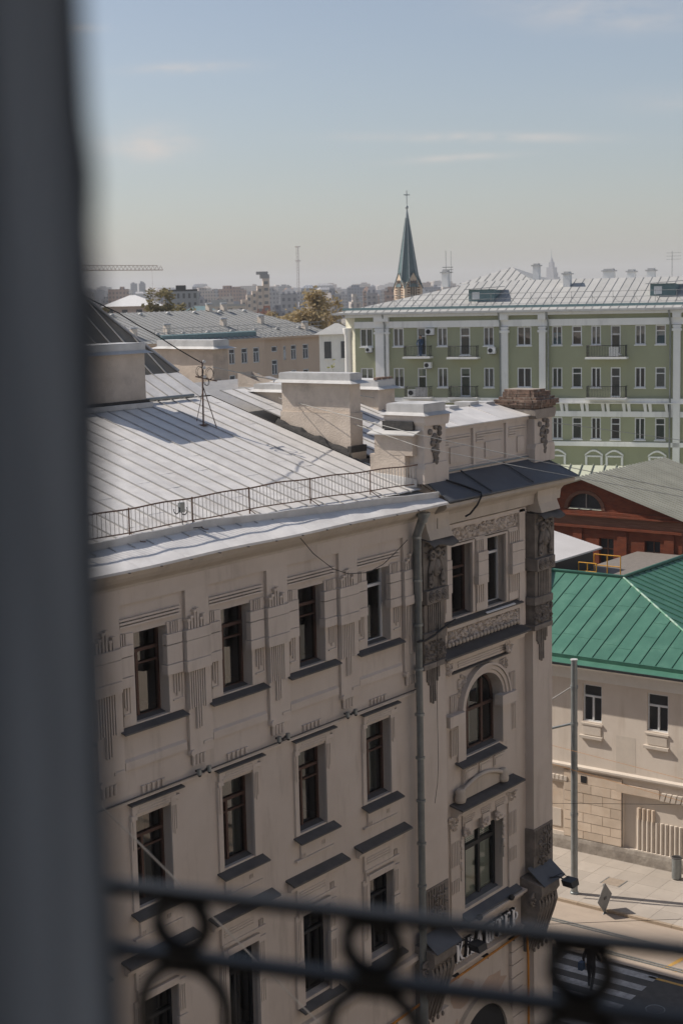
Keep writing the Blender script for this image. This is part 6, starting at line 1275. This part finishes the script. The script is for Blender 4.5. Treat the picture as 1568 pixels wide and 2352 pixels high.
# painted markings
z4 = -24.136
zb_ = [(45.78, 46.18), (46.62, 47.02), (47.5, 47.92), (44.9, 45.3), (44.0, 44.4), (43.1, 43.5), (42.2, 42.6)]
for i, (a, b) in enumerate(zb_): struct('crosswalk_stripe', MB().box(a, b, 22.6, 26.2, z4 - .003, z4), MARKW)
struct('yellow_line', MB().box(47.72, 47.86, 10, 22.9, z4 - .003, z4), MARKY); struct('yellow_line', MB().quad((48.55, 22.75, -24.094), (48.72, 22.6, -24.094), (49.98, 22.35, -24.094), (49.84, 22.58, -24.094)).quad((48.5, 22.35, -24.094), (48.6, 22.2, -24.094), (50.3, 20.4, -24.094), (50.2, 20.6, -24.094)), MARKY)
def manhole(x, y, z, lab, r=None):
    o = tag(part('manhole_cover', (MB().tube([(x, y, z - .02), (x, y, z + .006)], r, 20) if r else MB().box(x - .35, x + .35, y - .38, y + .38, z - .02, z + .016)), SILL if r else mat('worn_cover', (.34, .28, .22), rough=.9)), lab, 'manhole cover'); part('rim', MB().ring((x, y, z + .006), r, .02, 'z', 20, 4) if r else MB().box(x - .4, x + .4, y - .43, y - .385, z - .02, z + .02).box(x - .4, x + .4, y + .385, y + .43, z - .02, z + .02), PIPE, o)
manhole(54.75, 27.8, -24.0, 'square stone-coloured cover set in the sunlit pavement'); manhole(45.6, 21.6, -24.14, 'round iron manhole cover in the dark asphalt', .32)
# litter bin on the pavement
bx = (56.45, 25.83, -24.0); t = thing('litter_bin', 'grey cylindrical litter bin standing by the plinth at the right edge', 'litter bin', bx)
part('drum', MB().lathe(bx, [(.19, .05), (.2, .1), (.2, .92)], 18), PIPE, t); part('rim', MB().ring((bx[0], bx[1], bx[2] + .93), .2, .025, 'z', 20, 6), SILL, t); part('mouth', MB().tube([(bx[0], bx[1], -23.08), (bx[0], bx[1], -23.055)], .17, 18), BLACK, t); part('foot', MB().lathe(bx, [(.14, 0), (.14, .06)], 14), SILL, t)
# tramway pole with bracket arm
px, py = 52.8, 28.55; t = thing('tram_pole', 'tall grey tubular tramway pole at the kerb of the side street', 'pole', (px, py, -24.0))
part('tube', MB().tube([(px, py, -24), (px, py, -14.42)], .14, 16, True, .125), PIPE, t); part('cap', MB().tube([(px, py, -14.42), (px, py, -14.38)], .145, 16), CAPM, t); part('base', MB().lathe((px, py, -24), [(.17, 0), (.17, .08), (.145, .1)], 16), PIPE, t)
part('bracket_arm', MB().tube([(px, py + .1, -17.0), (px - 1.2, py + 2.6, -17.75), (px - 2.2, py + 5.2, -18.3)], .05, 8), PIPE, t); part('stay', MB().tube([(px, py + .1, -15.5), (px - 1.6, py + 3.4, -18.0)], .02, 5), WIRE, t)
for z in (-15.5, -17.0, -18.85, -20.7): part('clamp', MB().tube([(px, py, z - .06), (px, py, z + .06)], .155, 14), PIPE, t)
# road sign seen from behind, on a thin post
def onX(x, y, u): d = CF + CR * ((x - 784) / 3560) + CU * ((1176 - y) / 3560); return d * (u / d.x)
def onY(x, y, v): d = CF + CR * ((x - 784) / 3560) + CU * ((1176 - y) / 3560); return d * (v / d.y)
s_ = onX(1385, 2062, 51.9); t = thing('road_sign', 'grey back of a diamond road sign on a thin post at the kerb', 'road sign', (s_.x, s_.y, -24))
part('post', MB().tube([(s_.x, s_.y, -24), (s_.x, s_.y, s_.z + .55)], .035, 8), PIPE, t)
def plate(pts, y): m = MB(); m.ex = Vector((1.0, -.03, 0)); m.ey = Vector((.03, 1.0, 0)); m.o = s_.copy(); return m.prism(pts, 'y', y, y + .02)
part('diamond_plate', plate([(0, -.62), (.56, 0), (0, .62), (-.56, 0)], -.06), mat('sign_back', (.26, .255, .24), (.2, .2, .19), rough=.6), t); part('round_plate', plate([(.24 * math.cos(2 * math.pi * i / 18), -.9 + .36 * math.sin(2 * math.pi * i / 18)) for i in range(18)], -.06), PIPE, t); part('clamp', plate([(-.08, -.05), (.08, -.05), (.08, .05), (-.08, .05)], -.09), SILL, t)
# pedestrian on the crossing
def person(x, y, z, rot):
    c, s = math.cos(rot), math.sin(rot)
    J = dict(pelvis=(0, 0, .93), spine=(.02, 0, 1.12), chest=(.04, 0, 1.33), neck=(.06, 0, 1.47), headb=(.08, 0, 1.55), head=(.1, 0, 1.68), hl=(0, .1, .9), kl=(.16, .1, .5), al=(.1, .1, .09), tl=(.27, .1, .04), hr=(0, -.1, .9), kr=(-.05, -.1, .48), ar=(-.3, -.1, .12), tr=(-.16, -.1, .03), sl=(.03, .19, 1.4), el=(-.08, .25, 1.13), wl=(.08, .26, .92), fl=(.14, .25, .84), sr=(.03, -.19, 1.4), er=(.1, -.26, 1.13), wr=(.3, -.25, 1.0), fr=(.37, -.24, .95))
    E = [('pelvis', 'spine'), ('spine', 'chest'), ('chest', 'neck'), ('neck', 'headb'), ('headb', 'head'), ('pelvis', 'hl'), ('hl', 'kl'), ('kl', 'al'), ('al', 'tl'), ('pelvis', 'hr'), ('hr', 'kr'), ('kr', 'ar'), ('ar', 'tr'), ('chest', 'sl'), ('sl', 'el'), ('el', 'wl'), ('wl', 'fl'), ('chest', 'sr'), ('sr', 'er'), ('er', 'wr'), ('wr', 'fr')]
    R = dict(pelvis=.15, spine=.14, chest=.16, neck=.06, headb=.07, head=.1, hl=.1, kl=.065, al=.045, tl=.035, hr=.1, kr=.065, ar=.045, tr=.035, sl=.075, el=.05, wl=.035, fl=.03, sr=.075, er=.05, wr=.035, fr=.03)
    ks_ = list(J); me = bpy.data.meshes.new('person'); me.from_pydata([(x + J[k][0] * c - J[k][1] * s, y + J[k][0] * s + J[k][1] * c, z + J[k][2]) for k in ks_], [(ks_.index(a), ks_.index(b)) for a, b in E], [])
    me.materials.append(mat('dark_coat', (.022, .022, .028), (.015, .015, .02), rough=.9)); o = bpy.data.objects.new('person', me); col.objects.link(o); WL[o.name] = Vector((0, 0, 0))
    sk = o.modifiers.new('skin', 'SKIN'); sk.use_smooth_shade = True
    if not me.skin_vertices: me.attributes.new('skin', 'FLOAT', 'POINT')
    for i, k in enumerate(ks_):
        try: me.skin_vertices[0].data[i].radius = (R[k], R[k]); me.skin_vertices[0].data[i].use_root = (k == 'pelvis')
        except Exception: pass
    ss = o.modifiers.new('sub', 'SUBSURF'); ss.levels = 1; ss.render_levels = 2; tag(o, 'pedestrian in dark clothes walking over the zebra crossing, seen through the railing ring', 'person')
    def L2W(p): return (x + p[0] * c - p[1] * s, y + p[0] * s + p[1] * c, z + p[2])
    part('face', MB().blob(L2W((.17, 0, 1.66)), (.05, .05, .08), 10, 8).blob(L2W((.215, 0, 1.65)), (.02, .02, .03), 6, 5), MATS['skin'], o); part('hair', MB().blob(L2W((.07, 0, 1.7)), (.115, .115, .12), 12, 8), BLACK, o)
    for sd_ in (1, -1):
        hm_ = MB(); b0 = J['fl'] if sd_ > 0 else J['fr']; hm_.blob(L2W(b0), (.04, .035, .045), 8, 6)
        for q in range(4): hm_.tube([L2W((b0[0] + .02, b0[1] + .02 * (q - 1.5), b0[2] - .02)), L2W((b0[0] + .05, b0[1] + .02 * (q - 1.5), b0[2] - .065 - .005 * (q % 2))), L2W((b0[0] + .04, b0[1] + .02 * (q - 1.5), b0[2] - .1))], .009, 5)
        hm_.tube([L2W((b0[0] + .03, b0[1] - .04, b0[2])), L2W((b0[0] + .06, b0[1] - .05, b0[2] - .04))], .01, 5); part('hand', hm_, MATS['skin'], o)
    part('bag', MB().box(L2W((-.1, .3, .85))[0] - .12, L2W((-.1, .3, .85))[0] + .12, L2W((-.1, .3, .85))[1] - .08, L2W((-.1, .3, .85))[1] + .08, z + .72, z + 1.0), MATS['blue_jacket'], o)
person(45.75, 24.1, -24.14, rad(10))

# ---- unseen terrace added on the near side: bounces sunlight on the facade and panes
OT = thing('bounce_terrace', 'unseen brown terrace added on the near side of the street to bounce light on the facade', 'building', (35, -8, -24.0))
ow = [(9 + 3.2 * i, 10.2 + 3.2 * i, -21.5 + 4.1 * j, -19.2 + 4.1 * j) for i in range(14) for j in range(5)]
m = MB(); m.ex = Vector((-1, 0, 0)); m.ey = Vector((0, -1, 0)); m.o = Vector((66, -4.5, 0)); m.wall(6, 56, -24, -.5, 0, ow, .25); part('wall', m, mat('terrace_plaster', (.54, .47, .40), (.50, .435, .37), scale=.5, rough=.9), OT)
for a, b, c_, d_ in ow: part('window', shared('otw', lambda: MB().box(-1.2, 0, -.27, -.25, 0, 2.3), BK[0]), None, OT, loc=(66 - a, -4.5, c_))
part('roof', MB().hexa([(10, -16, -.5), (60, -16, -.5), (60, -4.2, -.5), (10, -4.2, -.5), (10, -11, 2.5), (60, -11, 2.5), (60, -9.5, 2.5), (10, -9.5, 2.5)]), GRF, OT)

# ---- unseen houses added to narrow the street light: the next one along and ours
NH = thing('added_next_house', 'unseen plain house added left of the corner house to cut the side light', 'building', (-10, 30, -24.0))
part('wall', MB().box(-60, 15.9, 23.1, 38, -24, -5.4), MATS['terrace_plaster'], NH); part('roof', MB().hexa([(-60, 22.6, -5.4), (15.8, 22.6, -5.4), (15.8, 38.4, -5.4), (-60, 38.4, -5.4), (-60, 30, -2.8), (15.8, 30, -2.8), (15.8, 31, -2.8), (-60, 31, -2.8)]), GRF, NH)
RP = Vector((1.86596, 1.32587, 0)); RE = Vector((0.30901699, -0.95105652, 0)); RN = Vector((0.95105652, 0.30901699, 0))
def RMB(): m = MB(); m.o = RP.copy(); m.ex = RE; m.ey = RN; return m
OH = thing('viewing_house', 'unseen plastered house behind the balcony, added to block light from the west', 'building', tuple(RP + RN * -6 + Vector((0, 0, -24))))  # unseen body of the house round the room, added; shuts out western light
part('lower_wall', RMB().box(-9, 9, -13, -1.13, -24, -2.13), MATS['terrace_plaster'], OH); part('upper_wall', RMB().box(-9, 9, -13, -1.13, 1.31, 5), MATS['terrace_plaster'], OH); part('side_wall', RMB().box(-9, -2.25, -13, -1.13, -2.13, 1.31), MATS['terrace_plaster'], OH); part('side_wall', RMB().box(3.45, 9, -13, -1.13, -2.13, 1.31), MATS['terrace_plaster'], OH)

# ================================================================== wires, mast and fittings on the corner house
def wire(label, pts, r, m=WIRE, cat='wire', sag=0):
    P = []
    for (x0, y0, d0), (x1, y1, d1) in zip(pts, pts[1:]):
        a, b = pt(x0, y0, d0), pt(x1, y1, d1)
        for i in range(10): t = i / 10; q = a.lerp(b, t); q.z -= sag * 4 * t * (1 - t); P.append(tuple(q))
    P.append(tuple(pt(*pts[-1]))); return tag(part('wire', MB().tube(P, r, 6), m), label, cat)
mb_ = Vector((31.91, 28.75, -3.52)); t = thing('antenna_mast', 'rusty aerial mast with a brace and coiled cables on the light roof', 'antenna', tuple(mb_)); x, y, z = mb_
part('pole', MB().tube([(x, y, z), (x + .04, y, z + 1.78)], .024, 7), RUST, t); part('brace', MB().tube([(x + .05, y, z + 1.05), (x + .22, y - .3, z - .1)], .014, 6), RUST, t); part('brace', MB().tube([(x + .05, y, z + 1.05), (x - .05, y + .2, z + .12)], .010, 6), RUST, t)
part('foot_plate', MB().box(x - .1, x + .1, y - .1, y + .1, z, z + .03), RUST, t); part('cross_arm', MB().tube([(x - .2, y + .05, z + 1.36), (x + .5, y - .1, z + 1.2)], .02, 6), RUST, t)
for dx_, dz_, r_ in ((-.12, 1.5, .14), (.28, 1.42, .16), (.14, 1.2, .1)): part('cable_coil', MB().ring((x + dx_, y - .03, z + dz_), r_, .008, 'y', 16, 5).ring((x + dx_ + .02, y - .05, z + dz_ - .02), r_ * .9, .007, 'y', 16, 5), BLACK, t)
for dz_ in (1.72, 1.55, 1.3): part('insulator', MB().lathe((x + .06, y - .05, z + dz_), [(.03, 0), (.05, .03), (.03, .08)], 8), CAPM, t)
D0 = 42.3
wire('black cable from the aerial mast up to the left over the steep roof', [(463, 833, D0), (360, 770, 41.5), (275, 720, 41), (120, 640, 40)], .016, BLACK, 'cable', .02)
wire('long thin wire from the aerial mast across the olive house to the right', [(488, 843, D0), (600, 867, 44), (919, 925, 50), (1347, 981, 60), (1700, 1030, 70)], .014)
wire('lower thin wire crossing the panelled parapet and the eave', [(640, 914, 45), (954, 997, 40), (1218, 1055, 39), (1700, 1154, 40)], .010)
wire('lowest thin wire crossing the attic pier and the brick gable', [(700, 935, 46), (965, 1027, 40), (1225, 1078, 39), (1700, 1166, 40)], .008)
wire('bright straight wire slanting down across the lower facade', [(150, 1767, 11), (268, 1885, 11.5), (735, 2352, 13), (900, 2517, 13.5)], .0065, mat('bright_wire', (.62, .58, .52), rough=.4))
wire('orange overhead wire in front of the green-roofed house', [(1200, 1695, 58), (1263, 1711, 58), (1568, 1790, 54), (1700, 1825, 52)], .006, ORANGE)
wire('second orange overhead wire falling to the right before the stone courses', [(1200, 1735, 56), (1320, 1770, 55), (1430, 1801, 54), (1700, 1880, 52)], .006, ORANGE)
wire('thin dark tram wire level with the stone courses', [(1200, 1845, 52), (1400, 1846, 52), (1700, 1850, 52)], .007, BLACK)
wire('thin dark tram wire low over the tram bed', [(1200, 2125, 50), (1400, 2117, 50), (1700, 2106, 50)], .007, BLACK)
def fw(pts, p=.25): return [tuple(onY(x, y, YF - p)) for x, y in pts]
tag(part('cable', MB().tube(fw([(690, 1236), (720, 1272), (765, 1307), (800, 1318), (845, 1315), (880, 1296), (905, 1272), (935, 1240)], .5), .01, 5), BLACK), 'thin black cable sagging from the eave across the top windows', 'cable')
tag(part('cable', MB().tube(fw([(1004, 1190), (1005, 1400), (1003, 1600), (1006, 1750), (1004, 1800), (998, 1845)], .3), .008, 5), BLACK), 'thin black cable hanging down the left corner pilaster', 'cable')
tag(part('cable', MB().tube([(16, 22.9, -10.57), (22, 22.9, -10.59), (28, 22.9, -10.57), (33.5, 22.88, -10.55), (33.66, 22.9, -10.5)], .018, 6), SILL), 'dark cable lying along the string course of the facade', 'cable')
tag(part('cable', MB().tube([(33.2, 22.6, -9.16), (33.5, 22.56, -9.18), (34.0, 22.6, -9.14), (34.5, 22.66, -9.05), (35.2, 22.7, -8.93)], .03, 6), BLACK), 'black cable strapped round the downpipe and the pilaster', 'cable')
CAML = ['pair of small grey cameras on the string course nearest the window edge', 'pair of small grey cameras on the string course between second and third windows', 'pair of small grey cameras on the string course left of the fourth window']
for (xx, yy), lab in zip(((468, 1768), (650, 1693), (806, 1637)), CAML):
    c = onY(xx, yy, 22.8); t = thing('security_camera', lab, 'security camera', tuple(c), 'camera pairs on the facade')
    for dx_ in (-.17, .16): part('body', MB().tube([(c.x + dx_, c.y - .02, c.z - .07), (c.x + dx_, c.y - .02, c.z + .06)], .055, 10), PIPE, t); part('lens', MB().blob((c.x + dx_, c.y - .03, c.z - .08), (.042, .042, .042), 8, 5), BLACK, t)
    part('arm', MB().tube([(c.x - .16, c.y + .1, c.z), (c.x, c.y, c.z - .04), (c.x + .16, c.y + .02, c.z)], .03, 5), DARKF, t)
def flood(c, lab, s=1):
    t = thing('floodlight', lab, 'floodlight', c, 'floodlights on the console caps'); x, y, z = c
    part('housing', MB().hexa([(x - .2, y - .3, z - .12), (x + .2, y - .3, z - .12), (x + .2, y + .05, z - .1), (x - .2, y + .05, z - .1), (x - .22, y - .25, z + .06), (x + .22, y - .25, z + .06), (x + .22, y + .1, z + .08), (x - .22, y + .1, z + .08)]), DARKF, t)
    part('glass', MB().hexa([(x - .17, y - .28, z - .14), (x + .17, y - .28, z - .14), (x + .17, y + .02, z - .12), (x - .17, y + .02, z - .12), (x - .17, y - .28, z - .125), (x + .17, y - .28, z - .125), (x + .17, y + .02, z - .105), (x - .17, y + .02, z - .105)]), CAPM, t)
    part('arm', MB().tube([(x, y, z), (x - .1 * s, y + .25, z + .12), (x - .3 * s, y + .45, z + .1)], .025, 6), DARKF, t); part('cable', MB().tube([(x + .1, y, z + .08), (x, y + .2, z + .2), (x - .25 * s, y + .5, z + .05)], .012, 5), BLACK, t)
flood((34.9, 22.0, -18.05), 'black floodlight on the metal cap of the left corner console'); flood((40.15, 21.95, -17.9), 'black floodlight on the metal cap of the right corner console')
for xx, lab in ((36.4, 'small dark spotlight on the ledge above the first letters'), (38.2, 'small dark spotlight on the ledge above the last letters')):
    o = tag(part('spotlight', MB().lathe((xx, 22.76, -18.03), [(.05, 0), (.08, .04), (.1, .1), (.06, .16)], 10), DARKF), lab, 'spotlight'); part('bracket', MB().box(xx - .02, xx + .02, 22.78, 23.0, -18.03, -17.99), DARKF, o)
# ================================================================== balcony railing close to the camera
RP = Vector((1.86596, 1.32587, 0)); RE = Vector((0.30901699, -0.95105652, 0)); RN = Vector((0.95105652, 0.30901699, 0))
def RMB(): m = MB(); m.o = RP.copy(); m.ex = RE; m.ey = RN; return m
t = thing('balcony_railing', 'black wrought iron balcony railing with rings close to the camera', 'railing', tuple(RP + Vector((0, 0, -2.0))))
def bar(z): return RMB().box(-1.6, 1.4, -.015, .015, z - .018, z)
part('top_rail', bar(-.948), IRON, t); part('second_rail', bar(-1.056), IRON, t); part('bottom_rail', bar(-1.85), IRON, t)
for i in range(-4, 5):
    x = -.0326 + .325 * i
    part('ring', RMB().ring((x, 0, -1.006), .042, .0135, 'y', 28, 8), IRON, t); part('clip', RMB().box(x - .014, x + .014, -.012, .012, -.978, -.962).box(x - .02, x + .02, -.013, .013, -1.09, -1.066), IRON, t)
    m = RMB(); R = .075
    m.ring((x, 0, -1.155), R, .0115, 'y', 24, 8, 0, math.pi); m.tube([(x - R, 0, -1.155), (x - R, 0, -1.85)], .0115, 8); m.tube([(x + R, 0, -1.155), (x + R, 0, -1.85)], .0115, 8); part('arched_baluster', m, IRON, t)
part('post', RMB().box(-1.62, -1.58, -.02, .02, -2.0, -.93), IRON, t); part('post', RMB().box(1.38, 1.42, -.02, .02, -2.0, -.93), IRON, t)
struct('balcony_floor', RMB().box(-1.8, 1.6, -1.1, .1, -2.12, -2.0), MATS['mortar'])
RMW = mat('room_wall', (.42, .40, .37), (.38, .36, .335), scale=1.5, rough=.9)  # unseen room round the camera, added to keep sky light off the railing
m = RMB(); m.wall(-2.2, 3.4, -2.1, 1.2, -1.1, [(-1.3, 1.9, -2.0, .95)], -.12); struct('wall_front', m, RMW)
m = RMB(); m.quad((-2.2, -5.2, -2.1), (3.4, -5.2, -2.1), (3.4, -5.2, 1.2), (-2.2, -5.2, 1.2)); struct('wall_back', m, RMW)
m = RMB(); m.quad((-2.2, -5.2, -2.1), (-2.2, -1.1, -2.1), (-2.2, -1.1, 1.2), (-2.2, -5.2, 1.2)); struct('wall_left', m, RMW)
m = RMB(); m.quad((3.4, -5.2, -2.1), (3.4, -1.1, -2.1), (3.4, -1.1, 1.2), (3.4, -5.2, 1.2)); struct('wall_right', m, RMW)
struct('ceiling', RMB().box(-2.2, 3.4, -5.2, -1.1, 1.2, 1.3), RMW); struct('floor', RMB().box(-2.2, 3.4, -5.2, -1.1, -2.12, -2.004), WOOD)
# curtain edge at the left of the opening
CUT = mat('grey_curtain', (.36, .38, .395), (.15, .16, .17), scale=6, rough=.95, stretch=(4, 4, .12), detail=2)  # vertical noise bands put the light and dark of folds into the colour
edge = [(.30, -.159), (.1847, -.1579), (.1133, -.1570), (.0784, -.1537), (-.0034, -.1535), (-.0871, -.1565), (-.2017, -.1600), (-.3202, -.1618), (-.4117, -.1600), (-.4902, -.1585), (-.9, -.155), (-1.9, -.15)]
HF = Vector((0.79863551, 0.60181502, 0)); HR = Vector((0.60181502, -0.79863551, 0)); m = MB(); vs = []; fs = []; NX = 26
for z, e in edge:
    for i in range(NX + 1):
        s = i / NX; a = e - .42 * s; f = .032 * math.sin(s * 19 + z * .8) * min(1, s * 6) + .02 * s; q = HF * (1.0 + f) + HR * a; vs.append((q.x, q.y, z))
for j in range(len(edge) - 1):
    for i in range(NX): k = j * (NX + 1) + i; fs.append((k, k + 1, k + NX + 2, k + NX + 1))
nt_ = CUT.node_tree; bs = nt_.nodes['Principled BSDF']; tl_ = nt_.nodes.new('ShaderNodeBsdfTranslucent'); tl_.inputs['Color'].default_value = (.24, .255, .27, 1); mx_ = nt_.nodes.new('ShaderNodeMixShader'); mx_.inputs['Fac'].default_value = .62   # woven cloth lets daylight through
nt_.links.new(bs.inputs['Base Color'].links[0].from_socket, tl_.inputs['Color']); nt_.links.new(bs.outputs[0], mx_.inputs[1]); nt_.links.new(tl_.outputs[0], mx_.inputs[2]); nt_.links.new(mx_.outputs[0], nt_.nodes['Material Output'].inputs['Surface'])
cu = tag(part('curtain', m.add(vs, fs, True), CUT), 'dark grey hanging curtain edge blurred along the left side of the view', 'curtain')
part('hem', MB().tube([tuple(HF * 1.0 + HR * e + Vector((0, 0, z))) for z, e in edge], .005, 6), CUT, cu)

# ================================================================== haze over the city
HZ = bpy.data.materials.new('haze'); HZ.use_nodes = True; N = HZ.node_tree.nodes; N.remove(N['Principled BSDF'])
pv_ = N.new('ShaderNodeVolumePrincipled'); pv_.inputs['Color'].default_value = (.97, .98, 1.0, 1); pv_.inputs['Density'].default_value = HAZE; pv_.inputs['Anisotropy'].default_value = 0.0
HZ.node_tree.links.new(pv_.outputs[0], N['Material Output'].inputs['Volume'])
hz = part('haze', MB().box(-7100, 7100, -7100, 7100, -25.3, 110), HZ); hz['kind'] = 'stuff'; hz['label'] = 'thin pale haze lying over the distant city'; hz['category'] = 'haze'

# everything above was surveyed from the camera height: lift it so that the street lies near zero
for o in list(sc.objects):
    if o.parent is None and o.type in {'MESH', 'EMPTY'}: o.location.z += GZ
